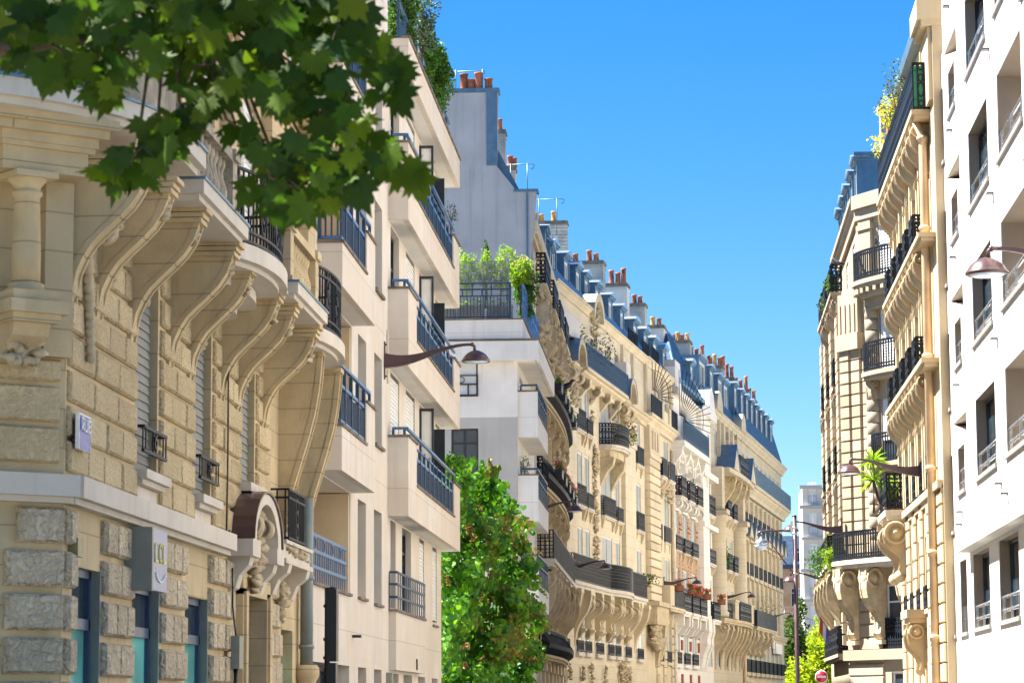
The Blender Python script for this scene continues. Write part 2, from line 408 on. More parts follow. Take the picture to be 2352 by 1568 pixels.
# ---------------------------------------------------------------- shared builders
BRICK = stone('patterned_brick', (.50, .315, .19), var=.16, scale=6, stain=.1, bump=.2, course=(.09, .3, .012), tint=(.54, .38, .25))
BRICKW = stone('white_brick', (.55, .51, .44), var=.2, scale=9, stain=.35, bump=.3, course=(.2, .5, .03))
REDBRICK = stone('red_brick', (.33, .07, .05), var=.15, stain=.1, course=(.09, .3, .012))
CHIM_G = stone('chimney_grey', (.35, .34, .33), var=.2, scale=5, stain=.5, bump=.3, tint=(.5, .44, .36))
CHIM_W = stone('chimney_cream', (.62, .58, .52), var=.06, scale=3, stain=.25, bump=.1)
def resample(path, sp):
    """points every ~sp along a polyline of (u,o); returns (u,o,tu,to)"""
    seg = [math.dist(path[i], path[i+1]) for i in range(len(path)-1)]; T = sum(seg)
    n = max(1, round(T/sp)); out = []
    for k in range(n+1):
        d = T*k/n; i = 0
        while i < len(seg)-1 and d > seg[i]+1e-9: d -= seg[i]; i += 1
        t = min(1, d/seg[i]) if seg[i] else 0
        a, b = path[i], path[i+1]; L = seg[i] or 1
        out.append((a[0]+(b[0]-a[0])*t, a[1]+(b[1]-a[1])*t, (b[0]-a[0])/L, (b[1]-a[1])/L))
    return out
def ring(mb, c, t, r, w, n=8, rz=None):
    rz = rz or r
    P = [(c[0]+t[0]*r*math.cos(2*PI*k/n), c[1]+t[1]*r*math.cos(2*PI*k/n), c[2]+rz*math.sin(2*PI*k/n)) for k in range(n+1)]
    for k in range(n): mb.bar(P[k], P[k+1], w)
def rails(mb, path, zs, h=.04, w=.05):
    for z in zs:
        for i in range(len(path)-1):
            a, b = path[i], path[i+1]
            L = math.dist(a, b) or 1; nx, ny = -(b[1]-a[1])/L*w/2, (b[0]-a[0])/L*w/2
            v = [(p[0]+s*nx, p[1]+s*ny, z+dz) for p in (a, b) for s in (-1, 1) for dz in (-h/2, h/2)]
            mb.add(v, [(0, 1, 3, 2), (4, 6, 7, 5), (0, 4, 5, 1), (2, 3, 7, 6), (0, 2, 6, 4), (1, 5, 7, 3)])
def iron(mb, path, z0, z1, sp=.13, w=.022, style='scroll', belly=0.):
    w *= 1.35
    """wrought iron guard along a path"""
    rails(mb, path, (z0+.04, z1), .035, .05)
    h = z1-z0; pts = resample(path, sp)
    if style in ('scroll', 'mesh', 'lace'): rails(mb, path, (z1-.16*h, z0+.2*h), .02, .02)
    if style == 'mesh': rails(mb, path, (z0+.33*h, z0+.46*h, z0+.6*h, z0+.72*h), .034, .03); w *= 1.25
    for i, (u, o, tu, to) in enumerate(pts):
        if belly:
            P = [(u+(-to)*-0, o, z0)]
            nx, ny = -to, tu
            prof = [(0, 0), (belly*.9, .22), (belly, .4), (belly*.5, .65), (0, .85), (0, 1)]
            for k in range(5):
                a, b = prof[k], prof[k+1]
                mb.bar((u+nx*a[0], o+ny*a[0], z0+h*a[1]), (u+nx*b[0], o+ny*b[0], z0+h*b[1]), w)
        else: mb.bar((u, o, z0), (u, o, z1), w*(1.5 if i in (0, len(pts)-1) else 1))
        if i < len(pts)-1:
            m = pts[i+1]; cu, co = (u+m[0])/2, (o+m[1])/2; d = math.dist((u, o), m[:2])
            if style in ('scroll', 'lace'):
                ring(mb, (cu, co, z1-.08*h), (tu, to), d*.42, w*.8, 6, .065*h)
                ring(mb, (cu, co, z0+.12*h), (tu, to), d*.42, w*.8, 6, .06*h)
            if style == 'lace':
                ring(mb, (cu, co, z0+.42*h), (tu, to), d*.5, w, 8, .16*h); ring(mb, (cu, co, z0+.68*h), (tu, to), d*.4, w, 6, .09*h)
def modern(mb, path, z0, z1, sp=.11):
    """square-bar railing with two upper rails and short posts between them"""
    h = z1-z0
    for i, (u, o, tu, to) in enumerate(resample(path, sp)):
        mb.bar((u, o, z0), (u, o, z1-.42*h if i % 9 else z1), .03 if i % 9 else .06)
def win(root, fr, u0, u1, z0, z1, o, kind='shut', name='window', pitch=.085, sm=None, lab=None):
    """a window in its opening, back plane at o"""
    f = MB(fr); w = .06
    fm = FRAME_D if kind in ('dark', 'roller') else FRAME_W
    for a, b, c, d in ((u0, u0+w, z0, z1), (u1-w, u1, z0, z1), (u0+w, u1-w, z0, z0+w), (u0+w, u1-w, z1-w, z1)):
        f.box(a, b, o-.05, o+.03, c, d)
    um = (u0+u1)/2
    if kind in ('glass', 'half', 'dark'):
        f.box(um-.04, um+.04, o-.045, o+.025, z0+w, z1-w)
        if z1-z0 > 1.7: f.box(u0+w, u1-w, o-.04, o+.02, z0+(z1-z0)*.72, z0+(z1-z0)*.72+.06)
    p = f.build(name, fm, root)
    if lab: p['label'] = lab
    if kind in ('glass', 'half', 'dark'):
        g = MB(fr).box(u0+w*.5, u1-w*.5, o-.03, o-.015, z0+w*.5, z1-w*.5); g.build('pane', GLASS, p)
    if kind in ('shut', 'roller', 'half'):
        s = MB(fr); sm = sm or SHUT
        zt = z1-w; zb = z0+w*.5
        if kind == 'half': zb = z0+(z1-z0)*.35
        us = [(u0+w, u1-w)] if kind == 'roller' else [(u0+w*.5, um-.012), (um+.012, u1-w*.5)]
        for a, b in us:
            if kind == 'roller': s.slats(a, b, zb, zt, o+.035, pitch, .018)
            else:
                s.box(a, a+.05, o+.01, o+.06, zb, zt); s.box(b-.05, b, o+.01, o+.06, zb, zt)
                for c, d in ((zb, zb+.09), (zt-.09, zt)): s.box(a+.05, b-.05, o+.012, o+.055, c, d)
                s.slats(a+.05, b-.05, zb+.09, zt-.09, o+.02, pitch, .03)
        s.build('shutter', sm, p)
    return p
def sill(mb, u0, u1, z, o=.12, h=.12, e=.08): mb.box(u0-e, u1+e, -.05, o, z-h, z)
S_LONG = [(.80, 1.0), (.80, .985), (.755, .86), (.70, .76), (.60, .665), (.46, .575), (.33, .50), (.22, .43), (.13, .345), (.065, .25), (.03, .14), (0, 0)]
def console(mb, u, w, zt, h, proj, prof=S_LONG, sc=0.):
    """S-curved bracket: side profile swept through its thickness, with raised edge fillets"""
    P = [(proj/.8*a, zt-h+h*b) for a, b in prof]
    mb.prism([(0, zt)]+P+[(0, zt-h)], u, u+w)
    e = w*.16
    for ua in (u-.012, u+w-e+.012):
        v = []; n = len(P)
        for a, b in P: v += [(ua, a-.05 if a > .05 else 0, b), (ua+e, a-.05 if a > .05 else 0, b), (ua+e, a+.025, b), (ua, a+.025, b)]
        mb.add(v, [(i*4+k, i*4+(k+1) % 4, i*4+4+(k+1) % 4, i*4+4+k) for i in range(n-1) for k in range(4)]+[(3, 2, 1, 0), (4*n-4, 4*n-3, 4*n-2, 4*n-1)])
    if sc: scroll(mb, u, w, zt-sc*1.05, proj-sc*.95, sc)
def scroll(mb, u, w, z, o, r):
    """volute: stepped disc turned about the u axis"""
    mb.lathe((u-.03, o, z), [(r, 0), (r, w+.06)], 14, axis='u')
    for s in (-1, 1):
        c = u-.03 if s < 0 else u+w+.03
        mb.lathe((c, o, z), [(r*.98, 0), (r*.98, s*.07), (r*.76, s*.07), (r*.72, s*.005), (r*.5, s*.005), (r*.46, s*.06), (r*.26, s*.06), (r*.22, s*.1), (r*.01, s*.1)], 14, axis='u')
S_SCROLL = [(.80, 1.0), (.80, .90), (.74, .89), (.79, .80), (.80, .70), (.74, .58), (.60, .48), (.42, .41), (.28, .34), (.22, .26), (.24, .18), (.28, .10), (.20, .03), (0, 0)]
def relief(mb, u0, u1, z0, z1, o, n, r, rnd):
    """carved ornament: overlapping leaves and bosses"""
    for _ in range(n):
        u = rnd.uniform(u0, u1); z = rnd.uniform(z0, z1); s = r*rnd.uniform(.5, 1.1)
        a = rnd.uniform(0, PI)
        P = [(u, o-.02, z), (u+math.cos(a)*s*.6, o+s*.55, z+math.sin(a)*s*.6), (u+math.cos(a)*s*1.4, o+.01, z+math.sin(a)*s*1.4)]
        mb.tube(P, [s*.28, s*.42, s*.1], 6)
def arc(u0, u1, o0, bulge, n=10, p=1.):
    """bow path from (u0,o0) to (u1,o0)"""
    out = []
    for k in range(n+1):
        a = PI*k/n
        out.append(((u0+u1)/2-(u1-u0)/2*math.cos(a), o0+bulge*math.sin(a)**p))
    return out
def balcony(root, fr, path, z0, z1, rail_h, mat, style='scroll', sp=.13, name='balcony', inner=0., im=None, belly=0., lab=None, inset=.07, w=.022):
    """slab through a path of (u,o) closed on the wall, with an iron guard as a sub-part"""
    s = MB(fr); d = z1-z0
    P = [(path[0][0], inner)]+list(path)+[(path[-1][0], inner)] if abs(path[0][1]-inner) > .02 else list(path)
    s.zprism(P, z0+d*.45, z1)
    cu = sum(p[0] for p in path)/len(path)
    s.zprism([(cu+(a-cu)*(1-.05/max(.3, abs(a-cu))) if abs(a-cu) > .3 else a, max(inner, b-.07)) for a, b in P], z0, z0+d*.45)
    b = s.build(name, mat, root)
    if lab: b['label'] = lab
    if rail_h:
        g = MB(fr); q = [(cu+(a-cu)*(1-inset/max(.5, abs(a-cu))) if abs(a-cu) > .5 else a, max(inner, b_-inset)) for a, b_ in P]
        iron(g, q, z1+.02, z1+rail_h, sp, w, style, belly); g.build('railing', im or IRON, b)
    return b
# ---------------------------------------------------------------- foliage
def leaf_quad(mb, c, s, rnd, up=.3, asp=.55, fold=.25):
    """folded pointed leaf"""
    t = Vector((rnd.gauss(0, 1), rnd.gauss(0, 1), rnd.gauss(-up, .7))).normalized()
    n = t.cross(Vector((rnd.gauss(0, 1), rnd.gauss(0, 1), rnd.gauss(0, 1)))).normalized()
    b = t.cross(n); c = Vector(c)
    a = c-t*s*.5; e = c+t*s*.5; m = c-t*s*.05
    l = m+n*s*asp*.5+b*s*fold*.3; r = m-n*s*asp*.5+b*s*fold*.3
    mb.add([tuple(a), tuple(l), tuple(e), tuple(r)], [(0, 1, 2), (0, 2, 3)])
def clump(mb, c, rad, n, s, rnd, shell=.5, **k):
    """leaves through a lumpy ellipsoid, denser towards its surface"""
    ph = [rnd.uniform(0, 6.3) for _ in range(6)]
    for _ in range(n):
        d = Vector((rnd.gauss(0, 1), rnd.gauss(0, 1), rnd.gauss(0, 1))).normalized()
        f = 1+.22*math.sin(3*d.x+ph[0])*math.sin(3*d.y+ph[1])+.18*math.sin(5*d.z+ph[2]+4*d.x)
        q = (shell+(1-shell)*rnd.random())*f
        leaf_quad(mb, (c[0]+d.x*rad[0]*q, c[1]+d.y*rad[1]*q, c[2]+d.z*rad[2]*q), s*rnd.uniform(.6, 1.3), rnd, **k)
def shrub(name, label, cat, base, parts, mat, seed, group=None, leaf=.07, twig=True, pot=None, flowers=None, stems=6):
    """plant: stems and foliage; parts = clumps (dx,dy,z,rx,ry,rz,n)"""
    rnd = random.Random(seed)
    t = thing(name, label, cat, Matrix.Translation(base), group)
    f = MB(); st = MB()
    for dx, dy, z, rx, ry, rz, n in parts:
        clump(f, (base[0]+dx, base[1]+dy, base[2]+z), (rx, ry, rz), n, leaf, rnd)
        for _ in range(stems):
            a = rnd.uniform(0, 6.3); q = rnd.uniform(.3, .85)
            e = (base[0]+dx+rx*q*math.cos(a), base[1]+dy+ry*q*math.sin(a), base[2]+z+rz*rnd.uniform(-.3, .8))
            m = (base[0]+dx*.6, base[1]+dy*.6, base[2]+z*.6)
            st.tube([(base[0]+rnd.uniform(-.03, .03), base[1]+rnd.uniform(-.03, .03), base[2]+.02), m, e], [.02, .014, .004], 5)
    f.build('foliage', mat, t); st.build('stem', BARK, t)
    if pot:
        r, h, pm = pot; p = MB()
        p.lathe((base[0], base[1], base[2]-h), [(r*.7, 0), (r*.95, h*.8), (r*1.08, h*.8), (r*1.08, h), (r*.9, h), (r*.88, h*.93)], 14)
        p.build('pot', pm, t)
    if flowers:
        fm, n, s = flowers; g = MB()
        for _ in range(n):
            dx, dy, z, rx, ry, rz, _n = rnd.choice(parts)
            a = rnd.uniform(0, 6.3)
            c = (base[0]+dx+rx*math.cos(a)*rnd.uniform(.3, 1), base[1]+dy+ry*math.sin(a)*rnd.uniform(.3, 1), base[2]+z+rz*rnd.uniform(.2, 1.05))
            for _ in range(5): leaf_quad(g, (c[0]+rnd.gauss(0, s*.5), c[1]+rnd.gauss(0, s*.5), c[2]+rnd.gauss(0, s*.4)), s, rnd, asp=.9)
        g.build('flowers', fm, t)
    return t
def planter(name, label, base, size, rnd_seed, mat=TERRA, leaf=L_BUSH, fl=None, group=None, hang=0.):
    """box planter with a plant in it"""
    rnd = random.Random(rnd_seed); lx, ly, lz = size
    t = thing(name, label, 'planter', Matrix.Translation(base), group)
    b = MB(); b.box(base[0]-lx/2, base[0]+lx/2, base[1]-ly/2, base[1]+ly/2, base[2], base[2]+lz)
    b.box(base[0]-lx/2-.02, base[0]+lx/2+.02, base[1]-ly/2-.02, base[1]+ly/2+.02, base[2]+lz-.04, base[2]+lz+.01)
    b.build('trough', mat, t)
    f = MB()
    for k in range(max(1, int(max(lx, ly)/.25))):
        q = (k+.5)/max(1, int(max(lx, ly)/.25))-.5
        clump(f, (base[0]+lx*q*(lx >= ly), base[1]+ly*q*(ly > lx), base[2]+lz+.12-hang), (.16, .16, .2+hang), 60, .08, rnd)
    f.build('foliage', leaf, t)
    if fl:
        g = MB()
        for _ in range(int(14*max(lx, ly)/.5)):
            c = (base[0]+rnd.uniform(-.5, .5)*lx, base[1]+rnd.uniform(-.5, .5)*ly, base[2]+lz+rnd.uniform(.15, .36))
            for _ in range(5): leaf_quad(g, (c[0]+rnd.gauss(0, .03), c[1]+rnd.gauss(0, .03), c[2]+rnd.gauss(0, .025)), .07, rnd, asp=.9)
        g.build('flowers', fl, t)
    return t
# ---------------------------------------------------------------- wall lamps
def lamp_mesh():
    """bracket lamp about its wall plate: arm runs along +x"""
    root = thing('wall_lamp', 'x', 'street lamp', Matrix.Identity(4))
    L = 1.72
    a = MB(); n = 14; v = []
    for k in range(n+1):
        t = k/n; x = L*t
        zc = .30*(t*t*(3-2*t))-.09*math.sin(PI*t)*(1-t)
        hh = .125*(1-t)**1.9+.026; ww = .05*(1-t)+.024
        v += [(x, -ww, zc-hh), (x, ww, zc-hh), (x, ww*.7, zc+hh), (x, -ww*.7, zc+hh)]
    a.add(v, [(i*4+k, i*4+(k+1) % 4, i*4+4+(k+1) % 4, i*4+4+k) for i in range(n) for k in range(4)]+[(3, 2, 1, 0), (n*4, n*4+1, n*4+2, n*4+3)])
    a.build('arm', POST, root)
    p = MB().box(-.02, .025, -.06, .06, -.38, .38)
    for z in (-.32, .32): p.lathe((.025, 0, z), [(.02, 0), (.02, .03), (.0, .035)], 8, axis='u')
    p.build('wall_plate', POST, root)
    k = MB(); k.tube([(L-.02, 0, .3), (L+.06, 0, .3), (L+.1, 0, .27), (L+.11, 0, .16)], .03, 8)
    k.ball((L+.06, 0, .3), .045); k.build('knuckle', POST, root)
    c = (L+.13, 0, .16)
    s = MB(); s.lathe((c[0], 0, -.06), [(.05, .235), (.09, .225), (.16, .19), (.22, .14), (.262, .075), (.275, .05), (.29, .045), (.29, .02), (.28, .0), (.265, .0), (.255, .045), (.2, .13), (.1, .18), (.03, .19)], 28)
    h = s.build('lamp_shade', POST, root)
    g = MB(); g.lathe((c[0], 0, -.06), [(.262, .012), (.2, -.012), (.1, -.025), (.01, -.03)], 28); g.build('lens', LENS, h)
    return root
LAMP = None
def lamp(pos, direc, label, tilt=0, name=None):
    """wall lamp at pos with its arm towards direc (angle from +x)"""
    global LAMP
    if LAMP is None: LAMP = o = lamp_mesh()
    else: o = copy_tree(LAMP)
    o['label'] = label; o['group'] = 'bracket lamps on the house walls'
    o.matrix_world = Matrix.Translation(pos) @ Matrix.Rotation(direc, 4, 'Z') @ Matrix.Rotation(tilt, 4, 'Y')
    return o
def chimney(root, fr, l, r, py, zb, pots, mat, potm=TERRA, cap=.22, thick=.75, gap=-1., label=None, potlab=None, poth=.55):
    """stack: found from the photo's left and right edge and top; its right edge stands gap behind the facade"""
    best = None
    for i in range(0, 1600):
        u = i*.1; o, z = fr.atu(r, py, u)
        if best is None or abs(o-gap) < best[0]: best = (abs(o-gap), u, o, z)
    _, u, o1, zt = best; o0, _z = fr.atu(l, py, u)
    s = MB(fr); s.box(u, u+thick, o0+.06, o1-.06, zb, zt-cap); s.box(u-.03, u+thick+.03, o0+.03, o1-.03, zt-cap*1.9, zt-cap*1.5)
    c = s.build('chimney', mat, root)
    s = MB(fr); s.box(u-.07, u+thick+.07, o0, o1, zt-cap, zt-cap*.4); s.box(u-.03, u+thick+.03, o0+.03, o1-.03, zt-cap*.4, zt); s.build('chimney_cap', CAP, c)
    if label: c['label'] = label
    for i, px in enumerate(pots):
        o = fr.atu(px, py, u)[0]; p = MB(fr); h = poth*(1, .8, 1.1, .75, .9)[i % 5]
        cc = (u+thick*.4, o, zt)
        p.lathe(cc, [(.17, 0), (.15, h*.1), (.13, h*.8), (.155, h*.86), (.155, h), (.11, h), (.1, h*.8)], 12)
        p.build('chimney_pot', potm if not isinstance(potm, list) else potm[i % len(potm)], c)
    return c, u, zt
def dormer(root, fr, u0, u1, z0, z1, o=-.35, deep=1.5, mat=None, hood='gable', shade=FRAME_W, name='dormer'):
    """zinc dormer: cheeks, front, little roof and its window"""
    m = MB(fr); um = (u0+u1)/2; zt = z1-.4
    m.box(u0, u0+.16, o-deep, o, z0, zt); m.box(u1-.16, u1, o-deep, o, z0, zt); m.box(u0+.16, u1-.16, o-deep, o-.02, zt-.15, zt)
    m.box(u0-.08, u1+.08, o-deep, o+.1, zt, zt+.1); m.box(u0-.14, u1+.14, o-deep, o+.16, zt+.1, zt+.16)
    d = m.build(name, mat or ZINC, root)
    r = MB(fr)
    if hood == 'gable':
        r.oprism([(u0-.16, zt+.16), (u1+.16, zt+.16), (um, z1)], o-deep, o+.18)
    else:
        r.oprism([(um+(u1-u0+.3)/2*math.cos(PI*k/8), zt+.16+(z1-zt-.16)*math.sin(PI*k/8)) for k in range(9)], o-deep, o+.18)
    r.build('dormer_roof', ZINC_L, d)
    f = MB(fr); a, b = u0+.16, u1-.16
    for p in ((a, a+.09, z0, zt-.15), (b-.09, b, z0, zt-.15), (a, b, z0, z0+.1), (a, b, zt-.27, zt-.15), (um-.03, um+.03, z0, zt-.2)): f.box(p[0], p[1], o-.14, o-.06, p[2], p[3])
    f.build('dormer_frame', shade, d)
    g = MB(fr).box(a, b, o-.16, o-.145, z0, zt-.15); g.build('pane', GLASS, d)
    return d
# ================================================================ BANK BUILDING at the left corner
L1 = Fr(-6.0, 0); LC = Fr(-6.0, 26.2, 50)
bank = thing('bank_building', 'ochre stone corner building with rough blocks and tall curved brackets under its balconies', 'building', L1.mat(26.2))
U0, U1, ZT = 26.2, 43.9, 17.
wins = [29.58, 33.11, 36.64]
ops = [(a, a+1.27, 4.27, 7.0, .28) for a in wins]+[(41.0, 42.3, 4.05, 6.95, .28)]
ops += [(26.62, 27.85, .6, 3.07, .5), (29.55, 31.0, .6, 3.03, .5), (32.72, 34.2, .6, 3.03, .5), (36.75, 38.55, 0, 3.2, .6), (40.55, 41.75, 0.4, 2.85, .4)]
for k in range(2):
    for a in (29.5, 33.0, 36.5, 40.4): ops.append((a, a+1.5, 7.6+3.4*k, 10.1+3.4*k, .3))
m = MB(L1); m.wall(U0, U1, 0, ZT, ops)
mc = MB(LC); mc.wall(-5.2, 0, 0, ZT, [(-3.4, -2.0, 7.6, 10., .3), (-2.6, -.78, .6, 3.75, .35)])
o = m.build('wall', ST_BANK, bank); oc = mc.build('corner_wall', ST_BANK, bank)
bx, by, _ = LC.w(-5.2, 0, 0)
mb = MB()   # plain back, far side and roof of the block
mb.quad((-6, 43.9, 0), (-18, 43.9, 0), (-18, 43.9, ZT), (-6, 43.9, ZT)); mb.quad((bx, by, 0), (-18, by, 0), (-18, by, ZT), (bx, by, ZT)); mb.quad((-18, by, 0), (-18, 43.9, 0), (-18, 43.9, ZT), (-18, by, ZT))
mb.build('rear_wall', ST_BANK, bank)
mb = MB(); mb.zprism([(-6.1, 26.3), (-6.1, 43.9), (-18, 43.9), (-18, by), (bx, by)], ZT, ZT+.3); mb.build('roof', ZINC, bank)
rnd = random.Random(3)
# rough blocks of the upper wall
def courses(mb, fr, segs, z0, z1, p, gap=.05, o=.055, lens=(.72, 1.0)):
    k = 0; z = z0
    while z < z1-.05:
        for a, b in segs:
            n = max(1, round((b-a)/rnd.uniform(*lens))); cut = [a]+[a+(b-a)*(i+rnd.uniform(-.18, .18)*(n > 1))/n for i in range(1, n)]+[b]
            for i in range(n): mb.block(cut[i]+gap/2, cut[i+1]-gap/2, z+gap/2, min(z1, z+p)-gap/2, 0, o*rnd.uniform(.85, 1.1), .022)
        z += p; k += 1
m = MB(L1)
courses(m, L1, [(26.24, 29.52), (30.92, 33.05), (34.45, 36.58), (37.98, 39.1)], 3.94, 6.72, .345)
m.build('rough_blocks', ST_VERM, bank)
m = MB(LC); courses(m, LC, [(-2.6, -.05)], 4.0, 5.05, .395, o=.085, lens=(1.3, 2.)); m.build('rough_blocks', ST_VERM, bank)
m = MB(L1)
for (a, b, n) in ((27.9, 29.35, 4), (31.06, 32.5, 4), (34.25, 35.15, 4), (35.22, 35.95, 4), (38.95, 40.2, 4), (42.6, 43.5, 4)):
    for k in range(7):
        z = 3.62-.415*(k+1)+.05
        if z < .8: break
        c = a+(b-a)*(.5 if k % 2 else .36) ; d = a+(b-a)*(.5 if k % 2 else .72)
        cuts = [a, c, b] if (k % 2 or b-a < 1.0) else [a, c, d, b]
        for i in range(len(cuts)-1): m.block(cuts[i]+.008, cuts[i+1]-.008, z, z+.345, 0, .085, .025)
for k in range(7):
    z = 3.62-.415*(k+1)+.05; m.block(26.22, 26.55, z, z+.345, 0, .085, .025)
m.build('pier_blocks', ST_VERM2, bank)
m = MB(LC)
for k in range(8):
    z = 3.62-.415*(k+1)+.05; w_ = -.50 if k == 0 else -.62
    m.block(w_, -.01, z, z+.345, 0, .1, .03)
m.build('pier_blocks', ST_VERM2, bank)
# ledge between the storeys
m = MB(L1); m.box(26.2, 35.3, 0, .2, 3.70, 3.91); m.box(26.2, 35.3, 0, .12, 3.64, 3.70)
m.build('ledge', ST_SMOOTH, bank)
m = MB(LC); m.box(-5, .08, 0, .2, 3.70, 3.91); m.box(-5, .05, 0, .12, 3.64, 3.70); m.build('ledge', ST_SMOOTH, bank)
# windows with closed grey shutters
for a in wins+[41.0]:
    z0 = 4.27 if a < 40 else 4.05
    win(bank, L1, a, a+1.27, z0, 6.98, -.13, 'roller', pitch=.1, sm=SHUT_B)
m = MB(L1)
for a in wins[:2]:
    m.box(a-.08, a+1.35, 0, .16, 4.17, 4.27); m.box(a-.02, a+1.29, 0, .1, 4.11, 4.17); m.box(a+.1, a+1.17, -.02, .02, 3.93, 4.1)
m.box(wins[2]-.1, wins[2]+1.37, 0, .18, 4.58, 4.7)
m.build('window_sill', ST_SMOOTH, bank)
for a in wins[:2]:
    g = MB(L1); u, v = a-.03, a+1.30; o_ = .1
    for z in (4.48, 4.74): g.bar((u, o_, z), (v, o_, z), .035)
    for t in (0, .12, .88, 1): g.box(u+(v-u)*t-.016, u+(v-u)*t+.016, o_-.007, o_+.007, 4.48, 4.74)
    for s in (0, 1): g.bar((u if s == 0 else v, o_, 4.74), (u if s == 0 else v, 0, 4.74), .03)
    ring(g, ((u+v)/2, o_, 4.61), (1, 0), .13, .016, 14); ring(g, ((u+v)/2, o_, 4.61), (1, 0), .06, .04, 8)
    g.build('window_guard', IRON, bank)
# curved brackets
for u in (25.97+.25, 27.41, 29.14, 31.35, 32.67, 34.88, 36.22, 38.4):
    m = MB(L1); console(m, u, .27, 7.08, 1.55, .78)
    for z, d in ((7.02, .86), (6.96, .82), (6.9, .80)): m.box(u-.06, u+.33, 0, d, z, z+.05)
    m.build('bracket', ST_BANK, bank)
    if u > 26.5:   # carved drop on the bracket's front and beside the shutter
        q = MB(L1); relief(q, u+.08, u+.2, 6.62, 6.86, .68, 8, .09, rnd)
        relief(q, u+.34, u+.42, 6.0, 6.75, .08, 14, .1, rnd); q.build('carving', ST_ORN, bank)
S_DEEP = [(.80, 1.0), (.80, .97), (.78, .90), (.74, .80), (.66, .68), (.54, .56), (.40, .44), (.26, .32), (.15, .22), (.08, .12), (.05, .05), (0, 0)]
for u in (40.2, 42.35):
    m = MB(L1); console(m, u, .3, 6.95, 3.0, .62, S_DEEP); m.box(u-.05, u+.35, 0, .66, 6.88, 6.95); m.build('bracket', ST_BANK, bank)
    q = MB(L1)
    for k in range(9): q.ball((u+.15, .05+.012*k, 4.05+.13*k), .07, 7, 4)
    q.build('carving', ST_ORN, bank)
q = MB(L1)      # lion head and garland between the first brackets
q.ball((26.85, .22, 6.42), .15, 10, 7); relief(q, 26.7, 27.0, 6.3, 6.55, .28, 22, .1, rnd)
for k in range(14): q.ball((26.62+.02*k, .1, 6.25-.085*k), .07-.001*k, 7, 4)
q.build('carving', ST_ORN, bank)
# straight balconies with stone balustrades
for i, a in enumerate((28.56, 35.70)):
    b = a+3.0
    s = MB(L1); s.box(a, b, 0, .92, 7.12, 7.27); s.box(a+.06, b-.06, 0, .86, 7.06, 7.12)
    p = s.build('balcony', ST_SMOOTH, bank)
    MB(L1).box(a-.02, b+.02, 0, .94, 7.27, 7.30).build('zinc_cover', ZINC, p)
    q = MB(L1)
    for c in (a+.12, b-.42): q.box(c, c+.3, .5, .8, 7.30, 8.0); q.box(c-.04, c+.34, .46, .84, 8.0, 8.12); q.box(c-.03, c+.33, .47, .83, 7.3, 7.38)
    q.box(a+.42, b-.42, .55, .77, 7.30, 7.40); q.box(a+.42, b-.42, .52, .8, 7.98, 8.1)
    n = 9
    for k in range(n):
        u = a+.42+(b-a-.84)*(k+.5)/n
        q.lathe((u, .66, 7.40), [(.085, 0), (.085, .04), (.05, .06), (.09, .14), (.095, .2), (.055, .33), (.042, .42), (.05, .44), (.07, .5), (.07, .58)], 10)
    q.build('balustrade', ST_MOSS if i == 0 else ST_BANK, p)
# bow balconies with iron railings
for a, bl in ((31.65, .76), (38.78, .6)):
    b = a+3.95
    P = arc(a, b, .25, bl, 14, .7)
    s = MB(L1); s.zprism([(a, 0)]+P+[(b, 0)], 6.98, 7.18)
    s.zprism([(a+.1, 0)]+[(a+1.97+(x-a-1.97)*.93, y-.1) for x, y in P]+[(b-.1, 0)], 6.92, 6.98)
    s.zprism([(a+.25, 0)]+[(a+1.97+(x-a-1.97)*.72, y*.62) for x, y in P]+[(b-.25, 0)], 6.76, 6.9)
    s.zprism([(a+.4, 0)]+[(a+1.97+(x-a-1.97)*.55, y*.38) for x, y in P]+[(b-.4, 0)], 6.62, 6.76)
    p = s.build('balcony', ST_SMOOTH, bank)
    g = MB(L1); Q = [(a+.1, .05)]+[(a+1.97+(x-a-1.97)*.95, y-.07) for x, y in P]+[(b-.1, .05)]
    rails(g, Q, (7.24, 7.36, 7.98, 8.1), .035, .04)
    for u, o_, tu, to in resample(Q, .135): g.bar((u, o_, 7.18), (u, o_, 8.1), .022)
    for u, o_, tu, to in resample(Q, .8)[1:-1]: ring(g, (u, o_, 8.04), (tu, to), .05, .02, 8); ring(g, (u, o_, 7.68), (tu, to), .12, .03, 10, .28); ring(g, (u, o_, 7.68), (tu, to), .06, .03, 8, .14)
    g.build('railing', IRON, p)
# big curved corner balcony
def corner_path(d, r, n=10):
    P0 = Vector((-6.0, 26.2)); n1 = Vector(LC.n); n2 = Vector((1, 0)); t1 = Vector(LC.t)
    bis = (n1+n2).normalized(); c = P0+bis*(d/ math.cos(R(25))) - bis*(r/math.cos(R(25)))
    pts = [tuple(c+n1*r-t1*(2.6))]
    for k in range(n+1):
        a = R(-50+50*k/n); pts.append((c.x+math.cos(a)*r, c.y+math.sin(a)*r))
    pts.append((-6+d, 28.5)); return pts
inn = [(-6.0, 28.5), (-6.0, 26.2), LC.w(-2.6, 0, 0)[:2]]
s = MB(); s.zprism(corner_path(.95, 3.2)+inn, 7.36, 7.53); s.zprism(corner_path(.86, 3.1)+inn, 7.29, 7.36)
cb = s.build('corner_balcony', ST_SMOOTH, bank)
s = MB(); s.zprism(corner_path(.98, 3.23)+inn, 7.53, 7.56); s.build('zinc_cover', ZINC, cb)
s = MB(); pp = corner_path(.62, 2.9); s.zprism(pp+[tuple(Vector(q)+(Vector((-7.5, 27.))-Vector(q)).normalized()*.25) for q in reversed(pp)], 7.56, 8.45); s.build('balustrade', ST_MOSS, cb)
